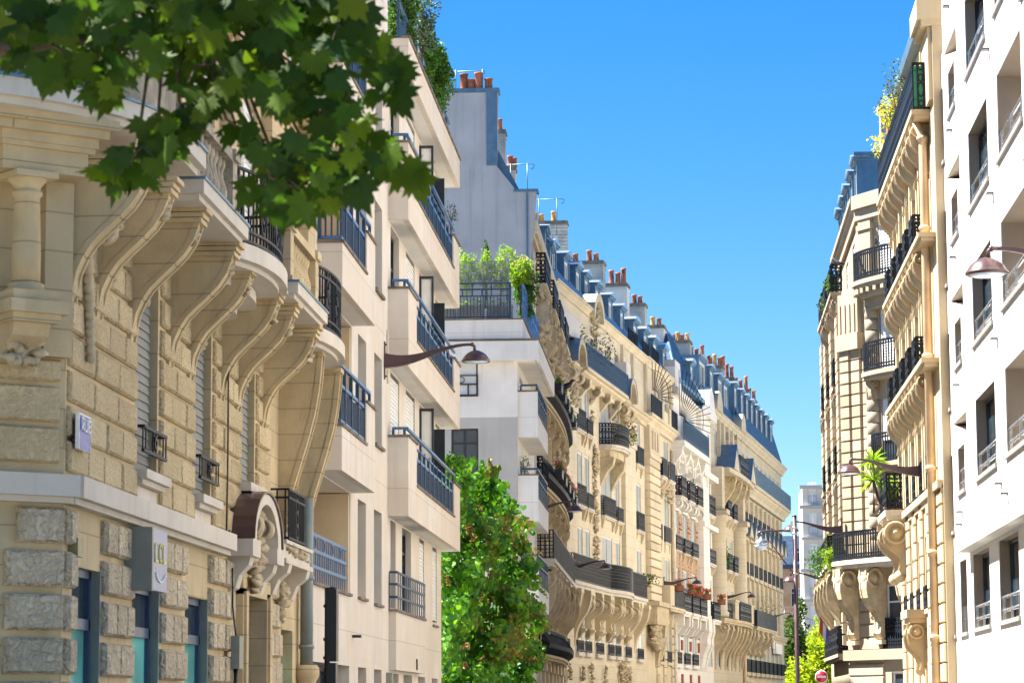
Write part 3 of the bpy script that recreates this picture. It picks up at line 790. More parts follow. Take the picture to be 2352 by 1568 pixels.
# corner column on its corbel
m = MB(LC); c = (-.62, .36, 5.66)
m.box(-.86, -.38, 0.1, .6, 5.50, 5.60); m.lathe((c[0], c[1], 5.6), [(.2, 0), (.2, .03), (.165, .05), (.18, .075), (.14, .1)], 18)
m.lathe((c[0], c[1], 5.7), [(.138, 0), (.138, .3), (.122, .82), (.145, .84), (.145, .87), (.122, .88), (.13, .92), (.19, .99), (.2, 1.0)], 20); m.box(-.84, -.4, .14, .58, 6.69, 6.75)
m.build('corner_column', ST_BANK, bank)
m = MB(LC); m.box(-.92, -.3, 0, .66, 5.38, 5.5); m.box(-.86, -.36, 0, .6, 5.30, 5.38)
m.prism([(0, 5.3), (.5, 5.3), (.46, 5.18), (.3, 5.1), (.24, 4.98), (0, 4.86)], -.8, -.42)
m.build('corbel', ST_BANK, bank)
q = MB(LC); relief(q, -.78, -.45, 4.9, 5.12, .28, 22, .12, rnd); q.build('carving', ST_ORN, bank)
m = MB(LC)
for a, b, z0, z1, d in ((-.95, -.05, 6.76, 6.98, .50), (-.98, 0.0, 6.98, 7.03, .55), (-1.0, .02, 7.03, 7.12, .58), (-1.08, .1, 7.12, 7.2, .66), (-1.14, .16, 7.2, 7.29, .74)): m.box(a, b, -.1, d, z0, z1)
m.box(-2.6, -.95, 0, .2, 6.76, 7.2)
m.build('entablature', ST_BANK, bank)
m = MB(LC); m.box(-.3, .0, 0, .12, 5.05, 6.76); m.build('corner_pilaster', ST_BANK, bank)
# shop fronts and doors at street level
for a, b in ((26.62, 27.85), (29.55, 31.0), (32.72, 34.2)):
    zt = 3.07 if a < 27 else 3.03
    f = MB(L1); o_ = -.08
    for p in ((a, a+.07, .6, zt), (b-.07, b, .6, zt), (a, b, .6, .7), (a, b, zt-.08, zt), (a, b, 2.47, 2.58)): f.box(p[0], p[1], o_-.1, o_, p[2], p[3])
    w_ = f.build('shop_window', FRAME_BL, bank)
    MB(L1).box(a+.05, b-.05, o_-.06, o_-.05, 2.55, zt-.05).build('upper_pane', GLASS, w_)
    MB(L1).box(a+.05, b-.05, o_-.06, o_-.05, .65, 2.5).build('pane', GLASS_T, w_)
    j = MB(L1).box(b-.001, b+.06, -.5, .015, .6, zt+.001); j.build('jamb', GREYBOX, bank)
f = MB(LC)
for p in ((-2.6, -2.5, .6, 3.7), (-.88, -.78, .6, 3.7), (-2.6, -.78, 2.5, 2.6), (-2.6, -.78, 3.6, 3.7)): f.box(p[0], p[1], -.3, -.2, p[2], p[3])
w_ = f.build('shop_window', FRAME_BL, bank); MB(LC).box(-2.55, -.82, -.27, -.26, .65, 3.65).build('pane', GLASS, w_)
# arched door hood
m = MB(L1); cu = 37.0; n = 14; rz, ru = .68, 1.25
out_ = [(cu+ru*math.cos(PI*k/n), 3.88+rz*math.sin(PI*k/n)) for k in range(n+1)]; in_ = [(cu+(ru-.28)*math.cos(PI*k/n), 3.88+(rz-.14)*math.sin(PI*k/n)) for k in range(n, -1, -1)]
m.oprism(out_+in_, 0, .34); m.box(cu-1.4, cu-.75, 0, .36, 3.66, 3.88); m.box(cu+.75, cu+1.4, 0, .36, 3.66, 3.88)
for a in (cu-1.2, cu+.88): m.prism([(0, 3.66), (.3, 3.66), (.27, 3.55), (.15, 3.42), (.1, 3.25), (0, 3.2)], a, a+.32)
h_ = m.build('door_hood', ST_SMOOTH, bank)
m = MB(L1); m.oprism([(cu+(ru+.05)*math.cos(PI*k/n), 3.89+(rz+.03)*math.sin(PI*k/n)) for k in range(n+1)]+[(cu+(ru+.01)*math.cos(PI*k/n), 3.89+(rz+.004)*math.sin(PI*k/n)) for k in range(n, -1, -1)], 0, .37); m.build('hood_cover', POST, h_)
q = MB(L1); relief(q, cu-.45, cu+.45, 3.5, 4.3, .12, 60, .17, rnd); relief(q, cu-.2, cu+.2, 3.2, 3.6, .16, 24, .13, rnd)
for s in (-1, 1): scroll(q, cu+s*.45-.06, .12, 4.12, .2, .15)
q.build('carving', ST_ORN, h_)
m = MB(L1)
for a, b in ((36.45, 36.75), (38.55, 38.85)): m.box(a, b, 0, .1, 0, 3.28); m.box(a+.06, b-.06, .1, .14, 0, 3.24)
m.box(36.45, 38.85, 0, .1, 3.2, 3.45); m.build('door_surround', ST_BANK, bank)
d_ = MB(L1).box(36.75, 38.55, -.55, -.48, 0, 3.2); d_ = d_.build('door', POST, bank)
m = MB(L1)
for a in (36.9, 37.72):
    for z in (.25, 1.5): m.box(a, a+.7, -.48, -.46, z, z+1.1)
m.build('door_panel', FRAME_D, d_)
# small balcony over the side door
m = MB(L1); m.box(38.6, 41.3, 0, .32, 3.78, 4.02); m.box(38.55, 41.35, 0, .37, 3.72, 3.79); m.box(38.55, 41.35, 0, .37, 4.0, 4.05)
for a in (38.9, 40.8): m.prism([(0, 3.72), (.36, 3.72), (.33, 3.6), (.2, 3.5), (.12, 3.3), (0, 3.2)], a, a+.3)
p = m.build('balcony', ST_SMOOTH, bank)
q = MB(L1); relief(q, 38.9, 41.0, 3.84, 3.96, .33, 34, .08, rnd); relief(q, 39.8, 40.3, 2.9, 3.5, .06, 26, .14, rnd); q.build('carving', ST_ORN, p)
g = MB(L1); P = [(39.3, .0), (39.3, .28), (41.0, .28), (41.0, 0)]; rails(g, P, (4.12, 4.7, 4.82), .03, .035)
for u, o_, tu, to in resample(P, .12): g.bar((u, o_, 4.06), (u, o_, 4.82), .022)
for k in range(3): ring(g, (40.15, .28, 4.25+.19*k), (1, 0), .14, .035, 8, .1)
g.build('railing', IRON, p)
m = MB(L1).box(40.55, 41.75, -.34, -.3, .4, 2.85); m = m.build('side_door', POST, bank); MB(L1).box(40.62, 41.68, -.29, -.28, 1.2, 2.45).build('pane', GLASS_T, m)
for k in range(2):
    for a in (29.5, 33.0, 36.5, 40.4): win(bank, L1, a, a+1.5, 7.6+3.4*k, 10.1+3.4*k, -.12, 'shut', sm=SHUT_W)
win(bank, LC, -3.4, -2.0, 7.6, 10., -.12, 'shut', sm=SHUT_W)
m = MB(L1)
for a in (31.55, 35.1, 38.6, 42.4): m.box(a-.25, a+.55, 0, .16, 7.3, 10.4); m.box(a-.32, a+.62, 0, .24, 10.4, 10.7)
m.box(26.3, 43.9, 0, .5, 16.4, 16.9); m.box(26.3, 43.9, 0, .35, 10.75, 11.0); m.build('pilaster', ST_BANK, bank)
m = MB(L1); m.tube([(42.3, .14, 4.9), (42.3, .14, 2.35)], .1, 12)
for z in (3.65, 2.6): m.lathe((42.3, .14, z), [(.12, 0), (.12, .06)], 12)
m.build('drainpipe', PIPE_G, bank)
m = MB(L1); m.lathe((42.3, .14, 1.2), [(.15, 0), (.15, .9), (.18, .95), (.2, 1.0), (.2, 1.1), (.16, 1.15)], 14); m.build('pipe_shoe', ST_BANK, bank)
m = MB(L1); m.tube([(35.05, .1, 3.9), (35.1, .1, 4.5), (35.12, .1, 5.2), (35.1, .1, 6.2)], .012, 5); m.tube([(35.05, .1, 3.95), (34.9, .12, 3.85), (34.7, .2, 3.93)], .012, 5)
m.build('wall_cable', BLACK, bank)
# signs and boxes on the bank
t = thing('bank_sign', 'tall grey blue bank sign with pale yellow LCL lettering between two shop windows', 'sign', L1.mat(29.1, .3, 2.9))
m = MB(L1); m.box(29.16, 29.98, .2, .3, 2.94, 3.6); m.build('sign_panel', SIGN_GREY, t)
m = MB(L1); m.box(29.1, 29.18, .0, .305, 2.93, 3.61); m.box(29.18, 29.98, .0, .2, 2.97, 3.57); m.build('sign_casing', GREYBOX, t)
def strokes(mb, pts_list, o, w, th=.012):
    for P in pts_list:
        for i in range(len(P)-1):
            a, b = Vector(P[i]), Vector(P[i+1]); d = (b-a).normalized(); n = Vector((-d.y, d.x))*w/2; e = d*w*.2
            q = [a-e+n, b+e+n, b+e-n, a-e-n]; mb.oprism([tuple(x) for x in q], o, o+th)
def cee(c, r, rz, a0=50, a1=310, n=10): return [(c[0]+r*math.cos(R(a0+(a1-a0)*k/n)), c[1]+rz*math.sin(R(a0+(a1-a0)*k/n))) for k in range(n+1)]
m = MB(L1); z0, z1 = 3.255, 3.44
strokes(m, [[(29.27, z1), (29.27, z0), (29.42, z0)], cee((29.57, (z0+z1)/2), .09, (z1-z0)/2, 45, 315), [(29.72, z1), (29.72, z0), (29.87, z0)]], .302, .03); m.build('lettering', SIGN_YEL, t)
m = MB(L1); strokes(m, [cee((29.57, 3.17), .26, .13, 200, 340)], .302, .02); m.build('swoosh', FRAME_W, t)
t = thing('street_sign', 'small white and blue enamel street name plate on the rough corner wall', 'sign', L1.mat(26.4, .1, 4.2))
fr = L1
m = MB(L1); m.box(26.28, 26.80, .10, .125, 4.19, 4.53); m.build('plate', SIGN_BLUE, t)
m = MB(L1); m.box(26.275, 26.805, .09, .118, 4.185, 4.2); m.box(26.275, 26.805, .09, .128, 4.52, 4.535); m.box(26.27, 26.285, .09, .128, 4.185, 4.535); m.box(26.795, 26.81, .09, .128, 4.185, 4.535)
m.build('rim', WHITEP, t)
m = MB(L1); x, s = 26.37, .1
strokes(m, [[(x, 4.38), (x, 4.49), (x+.08, 4.49), (x+.08, 4.435), (x, 4.435), (x+.09, 4.38)], [(x+.14, 4.49), (x+.14, 4.38), (x+.23, 4.38), (x+.23, 4.49)], [(x+.36, 4.49), (x+.28, 4.49), (x+.28, 4.38), (x+.36, 4.38)], [(x+.28, 4.435), (x+.35, 4.435)]], .127, .022)
m.build('lettering', WHITEP, t)
m = MB(L1); m.box(26.42, 26.66, .0, .10, 3.15, 3.33); solo(m, 'wall_box', OLIVE, L1.w(26.5, 0, 3.2), 'small olive box on the wall beside the rough corner pier', 'wall box')
t = thing('meter_box', 'narrow grey green metal box with cable beside the arched door', 'meter box', L1.mat(35.6, .1, 2.2))
m = MB(L1); m.box(35.55, 35.85, .09, .2, 2.2, 2.62); m.build('casing', GREYBOX, t); m = MB(L1); m.tube([(35.7, .13, 2.62), (35.7, .11, 2.75), (35.6, .1, 3.0), (35.55, .1, 3.5)], .012, 5); m.tube([(35.7, .13, 2.2), (35.7, .13, 1.2)], .03, 6); m.build('cable', BLACK, t)
# ================================================================ CREAM MODERN BUILDING
L2 = Fr(-6.02, 0)
flats = thing('apartment_building', 'cream modern apartment building with boxy balconies and blue black railings beside the bank', 'building', L2.mat(43.9))
LV = [5.54, 8.58, 11.62]          # undersides of the balcony boxes
ops = []
for i, b in enumerate([2.48]+LV):
    top = b+3.03; s = b+1.27
    if i == 0: ops += [(44.0, 49.08, 3.71, 5.52, 1.4)]
    else: ops += [(44.6, 49.2, b+.3, top-.02, 1.2)]
    ops += [(50.2, 51.5, s-.02, top, .35), (52.85, 54.2, s-.04, top, .35)]
ops += [(50.2, 51.5, 15.9, 17.6, .35), (52.85, 54.2, 15.9, 17.6, .35), (44.6, 49.2, 14.95, 17.6, 1.2)]
# ground floor openings
ops += [(44.2, 49.0, 0, 2.44, 1.0), (50.3, 51.6, 0, 2.44, .5), (52.9, 54.2, 0, 2.44, .5), (55.75, 57.4, 0, 2.4, .5), (58.4, 60.2, 0, 2.4, .5), (61.6, 63.2, 0, 2.4, .5), (64.9, 66.4, 0, 2.4, .5)]
for k, (za, zb) in enumerate([(3.72, 5.5)]+[(b+.4, b+3.0) for b in LV]):
    cols = [(55.8, 56.8), (58.1, 60.0), (61.9, 63.0), (65.1, 66.2)] if k == 0 else [(55.8, 57.5), (58.9, 60.8), (62.0, 65.15), (65.95, 67.05)]
    for a, c in cols: ops.append((a, c, za, zb, .25))
m = MB(L2); m.wall(43.9, 55.2, 0, 18.4, ops); m.wall(55.2, 67.4, 0, 14.7, ops)
m.build('wall', RENDER, flats)
m = MB(L2); m.quad((67.4, 0, 0), (67.4, -9, 0), (67.4, -9, 14.7), (67.4, 0, 14.7)); m.quad((55.2, 0, 14.7), (55.2, -9, 14.7), (55.2, -9, 18.4), (55.2, 0, 18.4)); m.quad((43.9, 0, 0), (43.9, -9, 0), (43.9, -9, 18.4), (43.9, 0, 18.4))
m.quad((43.9, -9, 0), (67.4, -9, 0), (67.4, -9, 14.7), (43.9, -9, 14.7)); m.quad((43.9, 0, 18.4), (55.2, 0, 18.4), (55.2, -9, 18.4), (43.9, -9, 18.4)); m.quad((55.2, 0, 14.72), (67.4, 0, 14.72), (67.4, -9, 14.72), (55.2, -9, 14.72))
m.box(55.2, 66.5, -8, -3.4, 14.75, 17.4)
m.build('end_wall', RENDER, flats)
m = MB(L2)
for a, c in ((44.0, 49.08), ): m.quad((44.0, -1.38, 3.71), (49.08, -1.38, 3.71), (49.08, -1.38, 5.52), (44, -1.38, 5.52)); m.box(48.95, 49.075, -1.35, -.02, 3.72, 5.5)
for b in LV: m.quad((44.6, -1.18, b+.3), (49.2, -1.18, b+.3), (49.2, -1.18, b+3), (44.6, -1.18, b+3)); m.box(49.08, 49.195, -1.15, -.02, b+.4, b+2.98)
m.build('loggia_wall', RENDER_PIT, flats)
for k, (za, zb) in enumerate([(3.72, 5.5)]+[(b+.4, b+3.0) for b in LV]):
    if k == 0: cc = [(55.8, 56.8, 'dark'), (58.1, 60.0, 'dark'), (61.9, 63.0, 'roller'), (65.1, 66.2, 'roller')]
    else: cc = [(55.8, 57.5, 'roller' if k < 2 else 'dark'), (58.9, 60.8, 'roller'), (62.0, 65.15, 'dark'), (65.95, 67.05, 'roller')]
    for a, c, kd in cc: win(flats, L2, a, c, za+.02, zb-.02, -.06 if kd == 'roller' else -.15, kd, pitch=.085, sm=SHUT_W)
    for a, c in ((50.2, 51.5), (52.85, 54.2)): win(flats, L2, a, c, za+.1 if k == 0 else za+.9, zb, -.3, 'dark')
for a, c in ((44.2, 49.0), (50.3, 51.6), (52.9, 54.2), (55.75, 57.4), (58.4, 60.2), (61.6, 63.2), (64.9, 66.4)): win(flats, L2, a, c, 0.02, 2.4, -.45, 'dark', name='entrance_window')
for i, b in enumerate(LV):        # wide boxes to the right
    m = MB(L2); u0, u1 = 55.3, 68.0; f0, f1 = .33, .42
    m.box(u0, u1, -.1, f1, b, b+.12)
    m.box(u0, u0+.1, 0, f1, b+.12, b+1.6); m.box(u0+.1, 57.05, f0, f1, b+.12, b+1.6)
    m.box(57.05, 66.3, f0, f1, b+.12, b+.72); m.box(66.3, u1, f0, f1, b+.12, b+1.55); m.box(u1-.1, u1, 0, f0, b+.12, b+1.55)
    m.box(u0+.3, u1-.3, .27, f0, b+.12, b+.2)
    p = m.build('balcony', RENDER, flats)
    m = MB(L2); m.quad((u0+.02, .3, b-.004), (u1-.02, .3, b-.004), (u1-.02, -.02, b-.004), (u0+.02, -.02, b-.004)); m.build('soffit', SOFFIT, p)
    m = MB(L2); m.box(u0-.03, 57.08, f0-.04, f1+.04, b+1.6, b+1.65); m.box(u0-.03, u0+.14, 0, f0-.04, b+1.6, b+1.65); m.box(57.05, 66.3, f0-.03, f1+.03, b+.72, b+.77); m.box(66.27, u1+.03, f0-.04, f1+.04, b+1.55, b+1.6); m.build('coping', CAP, p)
    g = MB(L2); P = [(57.1, .375), (66.28, .375)]
    modern(g, P, b+.8, b+1.6); rails(g, [(57.1, .375), (66.28, .375)], (b+.82,), .04, .03)
    g.bar((55.4, .1, b+1.65), (55.4, .1, b+1.79), .05); g.bar((55.4, .33, b+1.65), (55.4, .33, b+1.79), .05)
    r_ = g.build('railing', IRON_BLUE, p)
    g = MB(L2); rails(g, [(55.4, .08), (55.4, .375), (67.0, .375)], (b+1.79,), .05, .06); rails(g, P, (b+1.33,), .06, .04); rails(g, P, (b+1.55,), .03, .04)
    g.build('handrail', IRON_RAIL, r_)
    m = MB(L2); m.box(62.0, 62.06, -.05, .3, b+1.6, b+2.75); m.box(65.1, 65.16, -.05, .3, b+1.6, b+2.75); m.build('screen_frame', FRAME_D, p)
    m = MB(L2)
    for q in ((61.94, 62.0, .02, .30, b+.2, b+2.86),): m.box(*q)
    m.build('glass_screen', SHUT_W, p)
    m = MB(L2)
    for q in ((61.90, 61.94, .0, .05, b+.2, b+2.9), (61.90, 61.94, .28, .33, b+.2, b+2.9), (61.90, 61.94, .05, .28, b+2.84, b+2.9)): m.box(*q)
    m.build('screen_frame', FRAME_D, p)
for i, b in enumerate(LV+[14.66]):        # narrow boxes at the left bay
    m = MB(L2); u0, u1 = 44.5, 49.3; f0, f1 = .34, .42
    m.box(u0, u1, -.1, f1, b, b+.1); m.box(u0, u0+.1, 0, f1, b+.1, b+.72); m.box(u0+.1, 47.95, f0, f1, b+.1, b+.72); m.box(47.95, u1, f0, f1, b+.1, b+1.48); m.box(u1-.1, u1, 0, f0, b+.1, b+1.48)
    p = m.build('balcony', RENDER, flats)
    m = MB(L2); m.quad((u0+.02, .3, b-.004), (u1-.02, .3, b-.004), (u1-.02, -.5, b-.004), (u0+.02, -.5, b-.004)); m.build('soffit', SOFFIT, p)
    m = MB(L2); m.box(u0-.03, 47.95, f0-.04, f1+.03, b+.72, b+.77); m.box(u0-.03, u0+.13, 0, f0-.04, b+.72, b+.77); m.box(47.95, u1+.03, f0-.04, f1+.04, b+1.48, b+1.53); m.build('coping', CAP, p)
    g = MB(L2); P = [(u0+.06, .03), (u0+.06, .38), (47.95, .38)]; modern(g, P, b+.8, b+1.7, .1); g.bar((48.75, .38, b+1.5), (48.75, .38, b+1.72), .05)
    r_ = g.build('railing', IRON_BLUE, p)
    g = MB(L2); rails(g, P+[(48.75, .38)], (b+1.74,), .05, .06); rails(g, P, (b+1.4,), .06, .04); rails(g, P, (b+.82,), .05, .04); g.build('handrail', IRON_RAIL, r_)
# terrace parapet, attic balcony
m = MB(L2); m.box(55.3, 68.2, -.1, .42, 14.73, 14.85); m.box(55.3, 68.2, .32, .42, 14.85, 15.42); m.box(55.3, 55.4, 0, .32, 14.85, 15.42); m.box(68.1, 68.2, 0, .32, 14.85, 15.42)
p = m.build('terrace_parapet', RENDER, flats); m = MB(L2); m.box(55.27, 68.23, .28, .46, 15.42, 15.47); m.build('coping', CAP, p)
m = MB(L2); m.quad((55.32, .3, 14.727), (68.1, .3, 14.727), (68.1, -.02, 14.727), (55.32, -.02, 14.727)); m.build('soffit', SOFFIT, p)
g = MB(L2); modern(g, [(55.4, .2), (67.6, .2)], 15.42, 16.25, .14); rails(g, [(55.4, .2), (67.6, .2)], (16.25,), .05, .05); g.build('railing', IRON_BLUE, p)
# guards of the lowest windows
for a, c in ((44.05, 49.0),):
    g = MB(L2); P = [(a, -.05), (c, -.05)]; z0, z1 = 3.74, 4.5
    rails(g, P, (4.5, 4.24, 3.98), .055, .03)
    for k, (u, o_, tu, to) in enumerate(resample(P, .28)):
        g.box(u-.025, u+.025, o_-.007, o_+.007, 3.72, 4.5)
        if k % 4 == 2: ring(g, (u+.14, o_, 4.37), (1, 0), .1, .03, 10)
        if k % 4 == 0: g.box(u+.08, u+.1, o_-.006, o_+.006, 3.98, 4.24); g.box(u+.17, u+.19, o_-.006, o_+.006, 3.98, 4.24)
    g.build('window_guard', IRON_RAIL, flats)
g = MB(L2); P = [(55.45, .02), (55.45, .17), (61.4, .17)]; rails(g, P, (4.42, 4.18, 3.92), .045, .03)
for k, (u, o_, tu, to) in enumerate(resample(P, .42)): g.box(u-.03, u+.03, o_-.008, o_+.008, 3.68, 4.42)
g.build('window_guard', IRON_BLUE, flats)
m = MB(L2); m.box(55.5, 61.6, 0, .15, 2.46, 3.66); p = m.build('ground_parapet', RENDER, flats)
m = MB(L2)
for a, c, z, o_ in ((55.45, 61.65, 3.68, .19), (44.0, 49.1, 3.72, .05), (50.2, 51.5, 3.72, .06), (52.85, 54.2, 3.7, .06), (65.05, 66.3, 3.66, .05)): m.box(a, c, -.05, o_, z-.05, z)
for b in LV:
    for a, c in ((50.15, 51.55), (52.8, 54.25)): m.box(a, c, -.05, .07, b+1.2, b+1.26)
m.build('sill', CAP, flats)
m = MB(L2); m.box(49.4, 49.5, 0, .16, 2.95, 3.0); m.build('spout', BLACK, flats); m = MB(L2); m.box(59.6, 59.7, .15, .18, 2.52, 2.75); m.build('vent_plate', BLACK, flats)
m = MB(L2); m.box(55.0, 55.25, 0, .12, 2.05, 2.4); solo(m, 'meter_box', GREYBOX, L2.w(55.1, 0, 2.2), 'pale green meter box low on the cream building between doorways', 'meter box')
m = MB(L2); m.tube([(55.0, .03, 8.2), (55.0, .03, 9.3)], .02, 6); m.build('conduit', PIPE_W, flats)
# ================================================================ PALE SET-BACK BUILDING
Z3 = 90.
L3 = Fr(-5.5, 0)
pale = thing('terrace_building', 'pale rendered house with a planted roof terrace seen end on behind the vines', 'building', L3.mat(Z3))
X = lambda px, py, Y=Z3: aty(px, py, Y)
E3 = Fr(-5.5, Z3, 90, 1)      # the end wall: u runs to the right (+x), o towards the camera
E3.t = (1, 0); E3.n = (0, -1); E3.o = (-5.5, Z3)
class FrW(Fr):
    """wall facing the camera: u to the right, o towards the camera"""
    def __init__(s, x0, y0): s.o = (x0, y0); s.t = (1, 0); s.n = (0, -1); s.side = 1
E3 = FrW(-5.5, Z3)
m = MB(E3); m.wall(-7, 0, 0, 13.68, [(-2.2, -1.31, 11.95, 13.6, .2), (-2.2, -1.30, 9.0, 10.85, .25), (-2.2, -1.3, 5.6, 8.0, .25)]); m.build('end_wall', PALE, pale)
m = MB(L3); m.wall(Z3, 99.9, 0, 13.68, [(Z3+1.2, Z3+3, z, z+1.9, .3) for z in (2.5, 5.2, 8.0, 10.8)]+[(Z3+5.2, Z3+7.4, z, z+1.9, .3) for z in (2.5, 5.2, 8.0, 10.8)]); m.build('wall', PALE, pale)
win(pale, E3, -2.2, -1.31, 11.95, 13.6, -.08, 'roller', sm=SHUT_W, pitch=.1); win(pale, E3, -2.2, -1.30, 9.0, 10.85, -.12, 'dark'); win(pale, E3, -2.2, -1.3, 5.6, 8.0, -.12, 'dark')
for z in (2.5, 5.2, 8.0, 10.8):
    for a, c in ((Z3+1.2, Z3+3), (Z3+5.2, Z3+7.4)): win(pale, L3, a, c, z, z+1.9, -.12, 'roller', sm=SHUT_W, pitch=.12)
g = MB(E3)
for p in ((-2.25, -1.3, .02, .05, 12.28, 12.33), (-2.25, -1.3, .02, .05, 12.58, 12.62), (-2.25, -1.3, .0, .05, 11.9, 11.95), (-1.35, -1.3, .02, .05, 11.95, 12.62), (-1.65, -1.6, .02, .05, 11.95, 12.28)): g.box(*p)
ring(g, (-1.85, .035, 12.45), (1, 0), .1, .025, 10); g.build('window_guard', FRAME_D, pale)
m = MB(L3); m.box(Z3-.3, 100.5, -8, .72, 13.68, 13.72); m.box(Z3-.42, 100.5, .62, .72, 13.05, 13.68); m.box(Z3-.42, Z3-.32, -8, .62, 13.05, 13.68); m.box(Z3-.3, 100.5, -.1, .6, 13.05, 13.12)
m.box(Z3-.2, 100.2, -8, .2, 13.72, 14.42); p = m.build('roof_parapet', PALE, pale)
m = MB(L3); m.box(Z3-.45, 100.5, .58, .75, 13.72, 13.76); m.box(Z3-.45, Z3-.28, -8, .58, 13.72, 13.76); m.box(Z3-.25, 100.2, -8, .25, 14.42, 14.46); m.build('coping', CAP, p)
for i, b in enumerate((4.95, 7.78, 10.55)):
    m = MB(L3); m.box(Z3+.1, Z3+6.7, 0, .66, b, b+.1); m.box(Z3+.1, Z3+.2, 0, .66, b+.1, b+1.5); m.box(Z3+.2, Z3+6.7, .58, .66, b+.1, b+.75); p = m.build('balcony', PALE, pale)
    m = MB(L3); m.box(Z3+.07, Z3+.23, 0, .69, b+1.5, b+1.55); m.box(Z3+.23, Z3+6.7, .55, .69, b+.75, b+.79); m.build('coping', CAP, p)
    g = MB(L3); P = [(Z3+.2, .62), (Z3+6.6, .62)]; modern(g, P, b+.8, b+1.65); rails(g, [(Z3+.15, .1), (Z3+.15, .62), (Z3+6.6, .62)], (b+1.72,), .06, .06); rails(g, P, (b+1.4,), .05, .04); g.bar((Z3+.15, .1, b+1.5), (Z3+.15, .1, b+1.7), .05); g.build('railing', IRON_BLUE, p)
# terrace railing with slatted screen
g = MB(E3); x0, x1 = -2.75, -.2; zt = 14.46; yo = .12
for z in (14.5, 15.2, 15.42, 15.62): g.box(x0, x1, yo, yo+.04, z, z+.05)
for k in range(24): u = x0+(x1-x0)*k/23; g.box(u-.012, u+.012, yo+.01, yo+.035, 14.5, 15.2)
for k in range(9): u = x0+(x1-x0)*k/8; g.box(u-.02, u+.02, yo+.01, yo+.035, 15.2, 15.42 if k % 2 else 15.64)
g.box(x1-.05, x1, yo, yo+.05, 14.46, 15.66)
p = g.build('terrace_railing', IRON_BLUE, pale)
s_ = MB(L3); modern(s_, [(Z3-.05, .2), (100, .2)], 14.5, 15.6, .12); rails(s_, [(Z3-.05, .2), (100, .2)], (15.62, 15.2, 14.5), .05, .05); s_.build('railing', IRON_RAIL, p)
g = MB(E3); x1 = -.25
for k in range(27): z = 14.62+k*.068; g.box(x0, x1, -.06, -.03, z, z+.028)
for u in (x0, x0+.8, x0+1.6, x1-.05): g.box(u, u+.04, -.03, .0, 14.46, 16.45)
g.build('slat_screen', GREYBOX, p)
for i in range(3):
    b_ = X(1065+34*i, 722); planter('roof_planter', ['long grey trough planter at the left of the roof terrace', 'long grey trough planter in the middle of the roof terrace', 'long grey trough planter at the right end of the roof terrace'][i], (-8.0+.95*i, Z3+.45, 14.46), (.85, .4, .5), 50+i, CHIM_G, L_LIME, group='planters on the roof terrace')
# plants of the terrace
def terrace(px, py, Y, label, seed, mat, rx, rz, n, name='terrace_shrub', leaf=.1, fl=None, zb=14.9):
    x, y, z = aty(px, py, Y)
    return shrub(name, label, 'shrub', (x, Y, zb), [(0, 0, max(.2, z-zb), rx*1.08, rx*.9, rz, int(n*1.9))], mat, seed, 'plants on the roof terrace', leaf, flowers=fl)
terrace(1072, 625, Z3+.5, 'bright lime shrub at the left of the slatted terrace screen', 11, L_LIME, .38, .75, 480)
terrace(1115, 625, Z3+.5, 'bright green shrub behind the middle of the slatted terrace screen', 12, L_LIME, .3, .75, 420)
terrace(1150, 632, Z3+.5, 'yellow green shrub behind the right of the slatted screen', 13, L_LIME, .34, .7, 460)
terrace(1117, 585, Z3+.7, 'slender pale conifer rising above the terrace screen', 14, L_CON, .09, .5, 220, 'conifer', .07, zb=15.2)
terrace(1165, 590, Z3+.8, 'feathery pale bamboo plume above the right of the screen', 15, L_LIME, .34, .42, 190, 'bamboo', .09, zb=15.2)
terrace(1205, 660, Z3+2.6, 'tall oleander with pink flowers leaning over the terrace corner', 16, L_BUSH, .42, .75, 800, 'oleander', .13, (FL_PINK, 22, .06))
terrace(1195, 625, Z3+2.2, 'light green oleander with pale flowers beside the screen end', 18, L_LIME, .38, .55, 520, 'oleander', .12, (FL_PINK, 14, .055))
terrace(1208, 716, Z3+2.4, 'small dark bush hanging over the terrace edge', 17, L_BUSH, .28, .32, 260, zb=14.5)
# ================================================================ TALL ORNATE HOUSE with the blank grey party wall
L4 = Fr(-5.65, 0); P4 = FrW(-5.65, 100.)
orn = thing('ornate_house', 'tall ornate stone house with a blank grey party wall and curved black balconies', 'building', L4.mat(100))
pw = [(aty(x, y, 100)[0]+5.65, aty(x, y, 100)[2]) for x, y in ((960, 212), (1143, 212), (1140, 380), (1186, 438), (1231, 440), (1234, 600))]
m = MB(P4); m.oprism([(pw[0][0], 0), (0.06, 0), (0.06, pw[5][1]), (pw[4][0], pw[4][1]), pw[3], pw[2], pw[1], pw[0]], -.6, 0); m.build('party_wall', PARTY, orn)
m = MB(P4); m.box(pw[0][0], pw[1][0]+.06, -.65, .06, pw[1][1], pw[1][1]+.16); m.box(pw[3][0]-.1, pw[4][0]+.08, -.65, .06, pw[4][1], pw[4][1]+.1); m.box(pw[1][0]-.42, pw[1][0]-.02, 0, .05, pw[2][1], pw[1][1]); m.box(pw[4][0]-.36, pw[4][0]-.3, 0, .05, 15, pw[4][1]); m.build('wall_coping', ZINC, orn)
for i, (px, h) in enumerate(((1064, .62), (1080, .4), (1098, .66), (1121, .42))):
    o_ = aty(px, 205, 100)[0]; p = MB(); p.lathe((o_, 100.3, pw[1][1]+.16), [(.17, 0), (.15, h*.1), (.14, h*.85), (.17, h*.9), (.17, h), (.1, h)], 12); p.build('chimney_pot', TERRA, orn)
m = MB(); x0 = aty(1045, 200, 100)[0]; x1 = aty(1107, 200, 100)[0]; z = pw[1][1]
